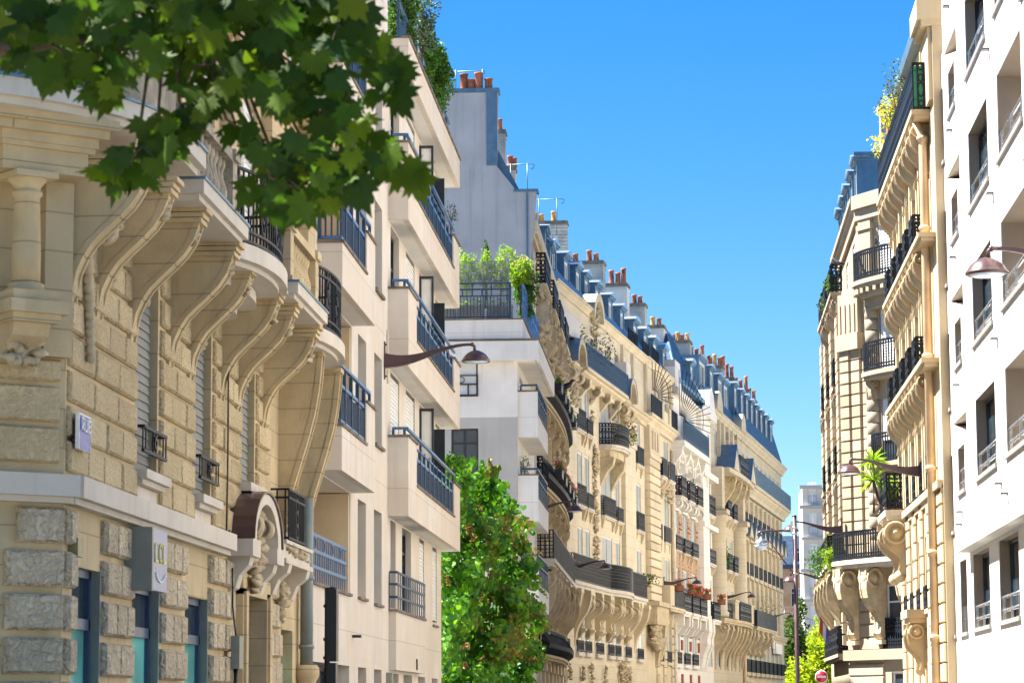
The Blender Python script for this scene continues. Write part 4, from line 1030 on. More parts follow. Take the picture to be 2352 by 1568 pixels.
m.tube([(x0, 100.3, z), (x0, 100.3, z+.95)], .02, 5); m.tube([(x1, 100.3, z), (x1, 100.3, z+.95)], .02, 5); m.tube([(x0-.4, 100.3, z+.88), (x1, 100.3, z+.9), (x1+.08, 100.3, z+.87), (x1+.06, 100.3, z+.76)], .018, 5); m.tube([(x0, 100.3, z+.2), (x1, 100.3, z+.2)], .015, 5); m.build('stay_rod', ZINC, orn)
ops = []
for z, h in ((4.0, 2.2), (7.3, 2.6), (11.0, 2.4), (14.4, 2.3)):
    for a in (102.2, 106.4, 110.6, 114.8, 119.0): ops.append((a, a+1.3, z, z+h, .3))
m = MB(L4); m.wall(100, 124.2, 0, 19.6, ops); m.quad((100, 0, 19.6), (124.2, 0, 19.6), (126, -9, 19.6), (100, -9, 19.6)); m.build('wall', ST_A, orn)
for p in ops: win(orn, L4, *p[:4], -.1, 'shut', sm=SHUT_W, pitch=.12)
m = MB(L4)
for u in (104.2, 108.4, 112.6, 116.8, 121.0): m.box(u, u+.5, 0, .16, 3.8, 16.8); m.box(u-.06, u+.56, 0, .22, 13.2, 13.6); relief(m, u, u+.5, 12.2, 13.2, .2, 16, .2, rnd)
m.box(100.1, 124, 0, .3, 19.1, 19.6); m.box(100.1, 124, 0, .18, 18.9, 19.1); m.build('pilaster', ST_A, orn)
zs4 = [L4.uz(*p, .6)[1] for p in ((1240, 706), (1263, 762), (1270, 800))]
for k, (a, c) in enumerate(((100.6, 104.6), (107.2, 111.0), (112.6, 116.2), (117.6, 121.0))):
    b = balcony(orn, L4, [(a, .62), (c, .62)] if k else [(a, .62), (c, .62)], 17.0, 17.3, 1.15, ST_ORN, 'lace', .2, w=.035)
    m = MB(L4); console(m, a+.3, .5, 17.0, 2.6, .62, S_SCROLL, .2); console(m, c-.8, .5, 17.0, 2.6, .62, S_SCROLL, .2); relief(m, a+.2, c-.2, 15.4, 16.9, .32, 40, .34, rnd); relief(m, a, c, 14.6, 15.6, .2, 30, .3, rnd); m.build('carved_bracket', ST_ORN, b)
for z, nm, st in ((13.2, 14.2, 'bow'), (9.9, 10.95, 'bow')):
    P = [(100.8, .3)]+[(100.8+22.2*k/24, .45+.25*math.sin(PI*k/24)) for k in range(25)]+[(123.0, .3)]
    b = balcony(orn, L4, P, z-.22, z, 1.0, ST_ORN, 'lace', .24, belly=.22, w=.04)
    for u in (101.4, 104.4, 108.6, 112.8, 117.0, 121.2):
        m = MB(L4); console(m, u, .4, z-.22, 1.3, .5, S_SCROLL, .16); relief(m, u, u+.4, z-1.9, z-1.2, .14, 10, .2, rnd); m.build('carved_bracket', ST_ORN, b)
    for k in range(5): c = L4.w(105+3.4*k, .82, z+.5); planter('window_box', '%s black window box hooked on the %s curved balcony of the ornate house' % (['nearest', 'second', 'third', 'fourth', 'farthest'][k], 'upper' if z > 12 else 'lower'), c, (.28, 1.3, .3), 70+k+int(z), BLACK, L_BUSH, FL_PINK if z < 12 else None, 'window boxes on the curved balconies')
b = balcony(orn, L4, [(100.6, .85), (123.3, .75)], 6.85, 7.12, 1.05, ST_SMOOTH, 'mesh', .16, w=.03, lab='long straight balcony with black mesh railing')
for u in (101.0, 103.6, 106.2, 108.8, 113, 118, 122.4):
    m = MB(L4); console(m, u, .5, 6.85, 2.9, .85, S_SCROLL, .42)
    for k in range(3): m.box(u-.1, u+.6, 0, .8-.1*k, 6.78-.1*k, 6.85-.1*k)
    m.build('bracket', ST_ORN, b)
P = [(101, .1)]+[(101+21.5*k/20, .35+.3*math.sin(PI*k/20)) for k in range(21)]+[(122.5, .1)]
b = balcony(orn, L4, P, 3.5, 3.7, .95, ST_ORN, 'lace', .24, belly=.3, w=.045, lab='low bulging black iron balcony')
m = MB(L4)
for u in (102, 105, 108, 111, 114, 117, 120): m.box(u, u+.5, 0, .22, 0, 3.3); m.box(u-.1, u+.6, 0, .3, 3.1, 3.5)
m.build('pilaster', ST_A, orn)
m = MB(L4); m.tube([(100.3, .12, 13.6), (100.3, .12, 18.4), (100.3, .05, 18.9)], .1, 8); m.tube([(100.3, .12, 0), (100.3, .12, 13.6)], .09, 8); m.tube([(123.9, .12, 0), (123.9, .12, 17)], .11, 8)
for z in (15, 16.6, 18): m.lathe((100.3, .12, z), [(.13, 0), (.13, .15)], 8)
m.build('drainpipe', PIPE_W, orn)
m = MB(L4); m.prism([(.25, 19.6), (-1.3, 22.6), (-8, 23.4), (-8, 19.6)], 100.6, 125); m.build('mansard_roof', ZINC, orn)
for px in (1249, 1262): pass
for a in (116.5, 121.0): dormer(orn, L4, a, a+1.9, 19.9, 22.5, -.25, 1.6, ZINC)
chimney(orn, L4, 1224.6, 1305, 506, 18, (1229, 1243.6, 1271), BRICKW, TERRA_O, gap=-1.6, label='white brick chimney stack', thick=.9)
m = MB(L4); m.tube([(118, -2.2, 23), (118, -2.2, 25.6)], .02, 5); m.build('stay_rod', ZINC, orn)
for k, (l, r_, y, mat, pots) in enumerate(((1139, 1163, 297, CHIM_G, (1146,)), (1155, 1186, 381, CHIM_G, (1171, 1180)))):
    chimney(orn, L4, l, r_, y, 18, pots, mat, gap=-2.6+.3*k)
for x0, x1, yy in ((1163, 1227, 379), (1227, 1296, 459)):
    Y = 104 if yy < 400 else 112; p0 = aty(x0, yy, Y); p1 = aty(x1, yy, Y)
    m = MB(); z0 = p0[2]-1.5
    for t in (.15, .75): xx = p0[0]+(p1[0]-p0[0])*t; m.tube([(xx, Y, z0), (xx, Y, p0[2]+.05)], .018, 5)
    m.tube([p0, (p1[0]-.1, Y, p1[2]+.05), (p1[0], Y, p1[2]), (p1[0]-.02, Y, p1[2]-.12), (p1[0]-.12, Y, p1[2]-.14)], .018, 5); m.build('stay_rod', ZINC, orn)
# ================================================================ THE ROW OF STONE HOUSES ALONG THE BEND
L5 = Fr(-5.5595, 123.7, 7.27485)
SS = {'shut': SHUT}
def house(name, label, u0, u1, zt, wallm, ops, depth=.28):
    t = thing(name, label, 'building', L5.mat(u0))
    m = MB(L5); m.wall(u0, u1, 0, zt, ops, depth=depth)
    m.build('wall', wallm, t)
    m = MB(L5); m.quad((u0, 0, 0), (u0, -9, 0), (u0, -9, zt), (u0, 0, zt)); m.quad((u1, 0, 0), (u1, -9, 0), (u1, -9, zt), (u1, 0, zt)); m.quad((u0, -9, 0), (u1, -9, 0), (u1, -9, zt), (u0, -9, zt)); m.build('side_wall', CHIM_W, t)
    return t
def guard(root, a, b, z, h=.95, o=.22, st='mesh', slab=.14, sp=.12, mat=None, im=None, w=.024):
    p = balcony(root, L5, [(a-.2, o), (b+.2, o)], z-slab, z, h, mat or ST_SMOOTH, st, sp, 'window_balcony', im=im, inset=.04, w=w)
    m = MB(L5)
    for u in (a-.1, b-.1): m.prism([(0, z-slab), (o*.9, z-slab), (o*.7, z-slab-.2), (.05, z-slab-.5), (0, z-slab-.5)], u, u+.2)
    m.build('bracket', ST_B, p); return p
def cornice(mb, u0, u1, z, d=.4, h=.5):
    mb.prism([(0, z-h), (d*.35, z-h), (d*.4, z-h*.7), (d*.75, z-h*.45), (d*.8, z-h*.3), (d, z-h*.25), (d, z), (0, z)], u0, u1)
# ---- first house: long balcony carried by scroll brackets
C1 = [(-.4, 1.2), (3.3, 5.0), (5.7, 7.4), (8.9, 11.0), (12.6, 14.3), (14.9, 16.6), (18.3, 20.2), (22.6, 24.6)]
C2 = [(3.3, 5.5), (6.2, 7.6), (11.2, 14.5), (15.6, 17.1), (22.5, 24.7)]
ops = [(a, b, 4.28, 6.6) for a, b in C1]
for z0, z1 in ((7.4, 10.1), (11.1, 13.6), (14.65, 17.0)): ops += [(a, b, z0, z1) for a, b in C2]
ops += [(a, b, 17.9, 19.7) for a, b in ((.3, 1.6), (3.6, 5.2), (8.2, 10.4), (12.8, 14.6), (15.8, 17.2), (19.6, 21.2))]
gf = [(.2, 1.9), (4.2, 5.9), (7.2, 8.7), (11.3, 12.6), (21.3, 22.8)]
ops += [(a, b, .5, 2.75) for a, b in gf]+[(16.2, 18.4, 0, 2.6)]
h1 = house('stone_house', 'warm stone house with long railed balcony on scroll brackets and zinc dormers', -.3, 26.1, 20.7, ST_A, ops)
for i, p in enumerate(ops):
    if p[3] > 17.8 or p[2] < 3: win(h1, L5, *p[:4], -.2, 'glass')
    else: win(h1, L5, *p[:4], -.07, 'shut', pitch=.1, sm=SHUT if p[2] > 7 else SHUT_W)
for a, b in C1:
    m = MB(L5); sill(m, a, b, 4.26, .16, .16); p = m.build('window_sill', ST_SMOOTH, h1)
    g = MB(L5); iron(g, [(a, .08), (b, .08)], 4.3, 4.82, .12, .024, 'scroll'); g.build('railing', IRON, p)
for z in (11.08, 14.6):
    for a, b in C2:
        if z > 14 and a > 10 and a < 15: continue
        guard(h1, a, b, z, .95 if b-a > 2 else .7)
P = [(-1.5, .82), (9, .82)]+[(9+7*k/8, .82+.4*math.sin(PI*k/8)**.8) for k in range(1, 8)]+[(16, .82), (21.4, .82)]
b = balcony(h1, L5, P, 7.05, 7.35, 1.2, ST_SMOOTH, 'mesh', .13, w=.028, lab='long continuous stone balcony with black mesh railing')
px2u = lambda x, y: L5.uz(1217.3+.2202*x, 1223+.2202*y, .5)[0]
for x in (470, 572, 1105, 1182):
    m = MB(L5); u = px2u(x, 700); console(m, u, .55, 6.85, 2.3, .78); m.box(u-.1, u+.65, 0, .82, 6.85, 7.05); m.build('bracket', ST_B, b)
for x in (600, 692, 782, 803, 895, 923, 1003, 1078):
    m = MB(L5); u = px2u(x, 720); console(m, u, .42, 6.85, 1.5, .8, S_SCROLL, .3); m.box(u-.06, u+.48, 0, .8, 6.85, 7.05)
    m.box(u, u+.42, 0, .2, 5.0, 5.4); m.prism([(0, 5.4), (.42, 5.35), (.4, 5.25), (.25, 5.15), (.12, 4.95), (0, 4.9)], u, u+.42); m.build('bracket', ST_B, b)
m = MB(L5)
for a, c in ((-.1, 2.8), (17.8, 21.5)): m.box(a, c, 0, .22, 7.35, 15.2); m.box(a-.08, c+.08, 0, .3, 15.2, 16.9)
m.build('pilaster', ST_A, h1)
m = MB(L5)
for a, c in ((.1, 2.6), (18.0, 21.3)): relief(m, a+.2, c-.2, 15.4, 16.8, .32, 40, .22, rnd)
relief(m, 8.4, 9.5, 8.2, 14.2, .05, 130, .2, rnd); relief(m, 11.4, 14.2, 14.1, 14.5, .2, 30, .25, rnd)
for a, c in C2[1:4]: relief(m, c+.1, c+.9, 15, 16.8, .04, 16, .2, rnd)
for u in (.9, 4.6, 7.0, 11.2, 19.2): relief(m, u-.25, u+.25, 2.9, 3.7, .1, 16, .18, rnd)
relief(m, 15.8, 18.8, 2.5, 3.8, .12, 60, .25, rnd)
m.build('carving', ST_ORN, h1)
# oriel balcony at the third floor
P = arc(10.6, 15.4, .35, .75, 12, .7); b = balcony(h1, L5, P, 14.25, 14.5, 1.05, ST_SMOOTH, 'lace', .16, w=.028, lab='round bow balcony with scrolled railing')
m = MB(L5); m.zprism([(10.9, 0)]+[(13+(x-13)*.8, y*.7) for x, y in P]+[(15.1, 0)], 13.9, 14.25)
for u in (10.9, 14.4): m.prism([(0, 13.9), (.7, 13.9), (.62, 13.5), (.35, 13.2), (.15, 12.8), (0, 12.5)], u, u+.6)
m.build('bracket', ST_ORN, b)
# main cornice with balcony, segment pediments
m = MB(L5); cornice(m, 2.9, 15.7, 17.4, .75, .55); cornice(m, -.3, 2.9, 17.4, .5, .5); cornice(m, 15.7, 26.1, 17.4, .5, .5)
for u in (4.6, 7.8, 10.9, 14): m.prism([(0, 17.1), (.6, 17.0), (.5, 16.7), (.2, 16.3), (0, 16.1)], u, u+.4); m.lathe((u, .35, 16.75), [(.22, 0), (.22, .4)], 10, axis='u')
p = m.build('cornice', ST_B, h1)
g = MB(L5); iron(g, [(3.0, .68), (15.8, .68)], 17.42, 18.5, .13, .028, 'mesh'); g.build('railing', IRON_BLUE, p)
for c in (1.2, 17.2):
    m = MB(L5); ro = [(c+1.3*math.cos(PI*k/12), 17.3+1.15*math.sin(PI*k/12)) for k in range(13)]; ri = [(c+1.02*math.cos(PI*k/12), 17.3+.9*math.sin(PI*k/12)) for k in range(12, -1, -1)]
    m.oprism(ro+ri, 0, .8); m.oprism([(a, b) for a, b in ro], 0, .2); relief(m, c-.9, c+.9, 16.2, 18.0, .3, 50, .3, rnd)
    for s in (-1, 1): scroll(m, c+s*1.0-.2, .4, 16.75, .42, .26)
    p = m.build('round_pediment', ST_ORN, h1)
    m = MB(L5); m.oprism([(c+1.34*math.cos(PI*k/12), 17.33+1.17*math.sin(PI*k/12)) for k in range(13)]+[(c+1.3*math.cos(PI*k/12), 17.3+1.15*math.sin(PI*k/12)) for k in range(12, -1, -1)], 0, .82); m.build('zinc_hood', ZINC, p)
m = MB(L5); m.box(-2.2, 2.2, -.2, .5, 18.45, 19.4); m.box(16.6, 18.2, -.2, .5, 18.45, 19.3); m.build('parapet_block', CHIM_W, h1)
m = MB(L5); cornice(m, -2.4, 7.6, 20.75, .32, .4); cornice(m, 10.2, 26.1, 20.75, .32, .4)
n = 12; ro = [(8.9-1.6*math.cos(PI*k/n), 20.45+1.25*math.sin(PI*k/n)) for k in range(n+1)]; m.oprism(ro+[(8.9+1.25*math.cos(PI*k/n), 20.35+.95*math.sin(PI*k/n)) for k in range(n+1)], -.1, .38); m.oprism(ro, -.3, 0)
p = m.build('cornice', ST_B, h1); m = MB(L5); relief(m, 8.1, 9.7, 19.6, 21.3, .1, 44, .25, rnd); m.build('carving', ST_ORN, p)
m = MB(L5); m.box(-2.4, -.3, -.3, 0, 17, 20.4); m.box(17.9, 18.6, -.1, .16, 17.5, 20.4); m.box(21.5, 22.2, -.1, .16, 17.5, 20.4); m.build('attic_pier', ST_A, h1)
m = MB(L5); m.prism([(.2, 20.75), (-1.5, 23.3), (-8.5, 24.0), (-8.5, 20.75)], -3.0, 26.0); m.build('mansard_roof', ZINC, h1)
for px, py in ((1252, 556), (1270, 576), (1300, 596), (1327, 623), (1347, 640), (1372, 659), (1402, 686), (1429, 710)):
    u = L5.uz(px-7, py, -.35)[0]; dormer(h1, L5, u, u+1.45, 20.9, 22.95, -.3, 1.7, ZINC)
chimney(h1, L5, 1310, 1387, 597, 20, (1304, 1319.6, 1351, 1367), CHIM_G, TERRA, gap=-1.3, label='patched grey rendered chimney stack', thick=.9)
chimney(h1, L5, 1384, 1441.6, 649, 20, (1402, 1417, 1430), CHIM_W, TERRA, gap=-1.2, label='cream rendered chimney stack with capped pots', thick=1., poth=.8)
m = MB(L5)
for u, st in ((19.5, .0), (24.8, .0)): iron(m, [(u, .2), (u+3.2, .2)], 20.75, 21.5, .2, .03, 'plain')
m.build('roof_railing', IRON, h1)
# ---- second house: rusticated pilasters
C = [(31.0, 32.6), (34.0, 36.0)]
ops = []
for z0, z1 in ((4.3, 6.5), (7.5, 10.2), (11.15, 13.7), (14.7, 17.0), (17.9, 19.7)): ops += [(a, b, z0, z1) for a, b in C]
ops += [(27.3, 29.3, .3, 2.9), (31.0, 32.6, .3, 2.8), (34, 36, .3, 2.8)]
h2 = house('stone_house', 'cream stone house with banded pilaster and drainpipe next to the patterned brick house', 26.1, 37.3, 20.8, ST_B, ops)
for p in ops: win(h2, L5, *p[:4], -.08, 'shut' if p[2] > 3 and p[3] < 17.5 else 'glass', pitch=.11)
m = MB(L5)
z = 7.5
while z < 15.3: m.block(26.3, 30.5, z, z+.44, 0, .3, .035); z += .46
z = .3
while z < 6.3: m.block(30.0, 31, z, z+.42, 0, .1, .03); m.block(32.7, 33.9, z, z+.42, 0, .1, .03); m.block(36.05, 37.2, z, z+.42, 0, .1, .03); z += .46
m.box(26.2, 30.6, 0, .36, 15.3, 15.55); m.box(26.3, 30.5, 0, .3, 15.55, 17)
for u in (27.2, 28.2, 29.2): m.box(u, u+.4, .3, .38, 15.8, 16.8)
m.build('banded_pilaster', ST_B, h2)
m = MB(L5); m.box(26.2, 31.0, 0, .62, 6.2, 7.2); m.box(26.1, 31.2, 0, .75, 7.2, 7.45); m.prism([(0, 6.2), (.6, 6.2), (.55, 5.6), (.3, 5.0), (.1, 4.0), (0, 3.9)], 29.6, 30.6); relief(m, 26.4, 29.4, 4.8, 6.1, .25, 90, .35, rnd); m.prism([(0, 6.2), (.5, 6.2), (.4, 5.4), (.1, 4.4), (0, 4.2)], 31.2, 31.9)
m.build('bay_corbel', ST_ORN, h2)
for a, b in C:
    guard(h2, a, b, 14.65, 1.0, .42, 'plain', .18, .08, w=.03); guard(h2, a, b, 11.1, .9, .1, 'plain', .1, .08, w=.03)
    m = MB(L5); sill(m, a, b, 4.28, .14, .16); p = m.build('window_sill', ST_B, h2); g = MB(L5); iron(g, [(a, .06), (b, .06)], 4.3, 4.9, .1, .03, 'plain'); g.build('railing', IRON, p)
    m = MB(L5); relief(m, a, b, 13.4, 14.4, .12, 30, .26, rnd); m.build('carving', ST_ORN, h2)
b = balcony(h2, L5, [(31.2, .75), (37.2, .75)], 7.1, 7.35, 1.05, ST_B, 'plain', .09, w=.032)
m = MB(L5); m.box(30.7, 32.4, .1, .75, 7.4, 8.5); m.build('parapet_pier', ST_B, h2)
m = MB(L5); cornice(m, 26.1, 37.3, 17.7, .5, .6); cornice(m, 26.1, 37.3, 20.8, .35, .4); m.box(30.6, 31.3, .1, .45, 17.7, 18.7); m.box(33.6, 34.3, .1, .45, 17.7, 18.7); m.box(31.3, 33.6, .2, .35, 17.7, 18.4)
for u in (26.3, 30.2, 33.2, 36.6): m.box(u, u+.6, 0, .15, 17.7, 20.4)
m.build('cornice', ST_B, h2)
m = MB(L5); iron(m, [(26.5, .4), (30.5, .4)], 17.72, 18.75, .1, .03, 'plain'); iron(m, [(34.4, .4), (37.2, .4)], 17.72, 18.75, .1, .03, 'plain'); iron(m, [(27, .2), (31, .2)], 20.8, 21.6, .18, .03, 'plain'); m.build('roof_railing', IRON, h2)
def spikes(root, u, z, n=11, r=1.9):
    m = MB(L5)
    for k in range(n):
        a = R(-15+105*k/(n-1)); m.bar((u, .5+.3*math.cos(a), z+.3*math.sin(a)), (u, .5+r*.62*math.cos(a), z+r*math.sin(a)), .035)
    for q in (.75,): 
        for k in range(n-1):
            a, b = R(-15+105*k/(n-1)), R(-15+105*(k+1)/(n-1)); m.bar((u, .5+r*.62*q*math.cos(a), z+r*q*math.sin(a)), (u, .5+r*.62*q*math.cos(b), z+r*q*math.sin(b)), .03)
    m.build('spike_fan', IRON, root)
spikes(h2, 26.2, 18.6)
m = MB(L5); m.tube([(37.0, .14, 0), (37.0, .14, 6.6)], .13, 8); m.tube([(36.9, .14, 7.4), (36.9, .14, 16.6)], .13, 8)
for z in (2.5, 5, 9.5, 11.9, 14.2): m.lathe((36.9, .14, z), [(.18, 0), (.18, .16)], 8)
m.build('drainpipe', PIPE_W, h2)
m = MB(L5); m.prism([(.15, 20.8), (-1.4, 23.2), (-8, 24), (-8, 20.8)], 26.1, 37.3); m.build('mansard_roof', ZINC, h2)
for px, py in ((1458, 735), (1482, 755), (1504, 774), (1526, 792)):
    u = L5.uz(px-6, py, -.35)[0]; dormer(h2, L5, u, u+1.7, 20.9, 22.9, -.3, 1.6, ZINC, 'round')
chimney(h2, L5, 1439, 1483, 695, 20, (1455, 1468), CHIM_G, TERRA, gap=-1.2, label='bare grey brick chimney stack', thick=.9)
chimney(h2, L5, 1482, 1526, 745, 20, (1497, 1512), CHIM_W, [TERRA_O, TERRA], gap=-1.2, label='white rendered chimney stack', thick=1.)
# ---- third house: patterned brick and white stone
CB = [(38.0, 40.2), (41.9, 44.2), (45.8, 48.2)]; CW = (53.2, 56.4)
ops = []
for z0, z1 in ((4.3, 6.9), (7.5, 9.9), (11.1, 13.4), (14.0, 16.2)):
    ops += [(a, b, z0, z1) for a, b in CB]+[(CW[0], CW[1], z0, z1)]
ops += [(a, b, 17.9, 19.5) for a, b in CB[1:]]+[(CW[0], CW[1], 17.4, 19.4)]+[(a, b, .3, 2.8) for a, b in CB]+[(CW[0], CW[1], .3, 2.6)]
h3 = house('brick_house', 'patterned pink brick house with white stone bay and steep slate roof', 37.3, 57.0, 20.4, ST_W, ops)
for p in ops: win(h3, L5, *p[:4], -.1, 'shut' if p[2] > 3 else 'glass', pitch=.12, lab=None, sm=SHUT)
m = MB(L5); m.wall(37.4, 49.6, 7.4, 13.2, [p for p in ops if p[0] < 49], o=.02, depth=.05); m.build('brick_panel', BRICK, h3)
m = MB(L5)
for z in (14.2, 14.5, 14.8, 15.1):
    for a, b in CB: m.box(b+.1, b+1.2, 0, .06, z, z+.16)
for z in (12.2, 12.5): 
    for a, b in CB: m.box(b+.2, b+1.2, .02, .05, z, z+.1)
for z in (1.6, 3.4, 5.4, 6.2):
    for a, b in CB: m.box(b+.4, b+1.2, 0, .05, z-.3, z+.3)
m.build('red_brick_band', REDBRICK, h3)
for a, b in CB:
    m = MB(L5); rnd2 = random.Random(int(a)); n = 26
    for k in range(n): 
        for u in (a-.22, b+.12): m.box(u, u+.1, .02, .045, 7.6+k*.21, 7.68+k*.21)
    m.build('brick_dots', REDBRICK, h3)
m = MB(L5); m.block(49.7, 52.9, 7.5, 16.2, 0, .35, .03); m.box(49.6, 53.0, 0, .4, 7.2, 7.5); m.box(49.6, 57, 0, .45, 13.0, 13.3); m.box(49.6, 57.0, 0, .5, 16.2, 16.6)
m.block(49.7, 52.9, 16.6, 20.2, 0, .3, .03); m.prism([(0, 7.2), (.6, 7.2), (.62, 6.4), (.5, 6.0), (.5, 5.6), (.25, 5.0), (.1, 4.2), (0, 4.0)], 49.7, 51.4); m.prism([(0, 7.2), (.6, 7.2), (.62, 6.4), (.5, 6.0), (.5, 5.6), (.25, 5.0), (.1, 4.2), (0, 4.0)], 52.0, 53.0)
m.build('white_bay', ST_W, h3)
for a, b in CB:
    guard(h3, a, b, 14.05, 1.15, .55, 'lace', .2, .2, w=.04); guard(h3, a, b, 10.9, .85, .22, 'lace', .12, .2, w=.04)
    m = MB(L5); sill(m, a, b, 4.26, .16, .2); p = m.build('window_sill', ST_W, h3); g = MB(L5); iron(g, [(a, .1), (b, .1)], 4.3, 4.95, .18, .035, 'lace'); g.build('railing', IRON, p)
    balcony(h3, L5, [(a-.5, .7), (b+.5, .7)], 7.0, 7.3, 1.05, ST_W, 'lace', .22, w=.045)
    m = MB(L5)
    for u in (a-.4, b): m.prism([(0, 7.0), (.6, 7.0), (.58, 6.5), (.4, 6.3), (.2, 6.0), (0, 5.9)], u, u+.45)
    scroll(m, a-.3, .4, 13.6, .3, .3); scroll(m, b, .4, 13.6, .3, .3); m.box(a-.3, b+.3, 0, .1, 13.25, 13.5)
    m.build('bracket', ST_W, h3)
for z, st in ((14.05, 1.2), (10.9, .9)): guard(h3, CW[0], CW[1], z, st, .35, 'lace', .2, .2, w=.04)
balcony(h3, L5, [(CW[0]-.3, .6), (CW[1]+.3, .6)], 7.0, 7.3, 1.1, ST_W, 'lace', .2, w=.045)
m = MB(L5); m.box(37.4, 49.6, 0, .8, 16.9, 17.25)
for k in range(4):
    u = 37.6+3.7*k; n = 10
    m.oprism([(u+1.6+1.6*math.cos(PI*j/n), 15.6+1.3*math.sin(PI*j/n)) for j in range(n+1)]+[(u+1.6+1.3*math.cos(PI*j/n), 15.6+1.05*math.sin(PI*j/n)) for j in range(n, -1, -1)], 0, .45)
    m.prism([(0, 16.9), (.7, 16.9), (.6, 16.4), (.3, 16.0), (0, 15.4)], u-.2, u+.15)
relief(m, 38, 49, 15.8, 16.7, .2, 60, .3, rnd)
p = m.build('arcaded_cornice', ST_W, h3)
g = MB(L5); iron(g, [(37.5, .75), (49.6, .75)], 17.27, 18.5, .12, .03, 'scroll'); g.build('railing', IRON_BLUE, p)
n = 14; m = MB(L5)
prof = [(37.3, 20.4), (44, 20.3), (48.5, 20.2), (49.7, 20.6), (52.6, 21.0), (53.0, 21.8), (54.2, 22.3), (55.4, 21.8), (56.0, 20.9), (57.0, 20.6)]
m.oprism(prof+[(57.0, 20.2), (37.3, 20.0)], -.5, .45); m.oprism([(37.3, 20.4), (37.3, 22.0), (39.6, 22.0), (40.2, 20.4)], -.6, .3); m.build('curved_gable', ST_W, h3)
m = MB(L5); z0 = 20.4
apex = [(42.5, -2.2, 25.7), (45.3, -2.2, 25.7)]
z0 = 21.2; base = [(39.5, .1, z0), (51.9, .1, z0), (51.9, -5, z0), (39.5, -5, z0)]; tp = [(45.4, -1.3, 24.75), (48.2, -1.3, 24.75), (48.2, -3, 24.75), (45.4, -3, 24.75)]
m.add(base+tp, [(0, 1, 5, 4), (1, 2, 6, 5), (2, 3, 7, 6), (3, 0, 4, 7), (4, 5, 6, 7)]); m.build('slate_roof', SLATE, h3)
m = MB(L5)
for a, b in ((base[1], tp[1]), (base[0], tp[0])): m.tube([a, b], .09, 6)
m.box(45.3, 48.3, -3.1, -1.2, 24.75, 24.85); m.box(39.4, 52.1, -.3, .3, 20.9, 21.2); m.build('roof_ridge', ZINC, h3)
dormer(h3, L5, 48.9, 50.6, 21.4, 23.6, -.25, 1.2, ZINC, 'round'); spikes(h3, 37.6, 18.4, 15, 3.0)
chimney(h3, L5, 1523, 1586, 780, 20, (1530, 1544, 1555, 1565, 1577), CHIM_G, [TERRA_O, TERRA], gap=-1.6, label='tall chimney stack beside the slate roof', thick=1.2)
# ---- fourth house: half columns and gables
CD = [(58.9, 60.6), (63.6, 65.6), (67.2, 69.2), (72.2, 74.0)]
ops = []
for z0, z1 in ((4.4, 6.5), (7.7, 9.6), (11.3, 13.2), (14.9, 16.9), (18.3, 20.0)): ops += [(a, b, z0, z1) for a, b in CD]
ops += [(a, b, .3, 2.8) for a, b in CD]
h4 = house('stone_house', 'grey stone house with half columns, small gables and big curved corbels', 57.0, 75.0, 21.3, ST_C, ops)
for p in ops: win(h4, L5, *p[:4], -.1, 'shut' if p[2] > 3 else 'glass', pitch=.14)
for u in (57.9, 70.6):
    m = MB(L5); m.lathe((u, .1, 7.6), [(.85, 0), (.85, .3), (.75, .35), (.7, 6.2), (.85, 6.3), (.85, 6.7)], 18); m.box(u-.9, u+.9, 0, 1.0, 14.3, 14.6); m.box(u-.7, u+.7, 0, .7, 14.6, 17.4); m.build('half_column', ST_C, h4)
for z in (10.95, 14.6):
    for a, b in CD[:3]: guard(h4, a, b, z, 1.1, .4, 'lace', .2, .2, w=.045)
b = balcony(h4, L5, [(57.3, .75), (61, .85), (66, 1.15), (70, 1.15), (74.9, .8)], 7.2, 7.55, 0, ST_ORN)
g = MB(L5); iron(g, [(63.6, 1.05), (70.6, 1.05)], 7.57, 8.8, .2, .045, 'lace'); iron(g, [(58.2, .7), (61.4, .8)], 7.57, 8.6, .2, .045, 'lace'); g.build('railing', IRON, b)
for u in (57.6, 60.4, 63.2, 65.0, 67.2, 69.4, 72, 74): m = MB(L5); console(m, u, .6, 7.2, 3.0, .95, S_LONG, .3); m.build('bracket', ST_ORN, b)
m = MB(L5)
for a in (61.2, 70.9): m.box(a, a+2.2, .3, 1.0, 7.57, 8.7); m.box(a-.1, a+2.3, .25, 1.05, 8.7, 8.85)
m.build('parapet_pier', ST_C, h4)
m = MB(L5); cornice(m, 57, 75, 21.3, .4, .5)
for c in (58.6, 73.2): n = 12; m.oprism([(c+1.6*math.cos(PI*k/n), 21.2+1.3*math.sin(PI*k/n)) for k in range(n+1)], -.5, .5)
for u in (60.8, 63.2, 66, 68.6, 71.4): m.box(u, u+.5, 0, .2, 17.6, 20.9)
p = m.build('cornice', ST_C, h4)
m = MB(L5); balk = [(59, 1.0), (64, 1.2), (70, 1.2), (74.8, 1.0)]; m.zprism([(59, 0)]+balk+[(74.8, 0)], 17.2, 17.5); p = m.build('balcony', ST_C, h4)
g = MB(L5); iron(g, [(64.5, 1.1), (70, 1.1)], 17.5, 18.8, .2, .05, 'lace'); g.build('railing', IRON, p)
for c in (61.8, 72.4):
    m = MB(L5); m.oprism([(c-1.8, 17.5), (c+1.8, 17.5), (c, 19.1)], 0, 1.2); p = m.build('small_gable', ST_C, h4)
    m = MB(L5); m.oprism([(c-2, 17.5), (c, 19.25), (c+2, 17.5), (c+1.8, 17.5), (c, 19.1), (c-1.8, 17.5)], -.05, 1.25); m.build('zinc_hood', ZINC, p)
for u in (62.8, 66.5, 69.6, 72.0): m = MB(L5); console(m, u, .5, 17.2, 3.0, 1.0, S_LONG, .25); m.build('bracket', ST_ORN, h4)
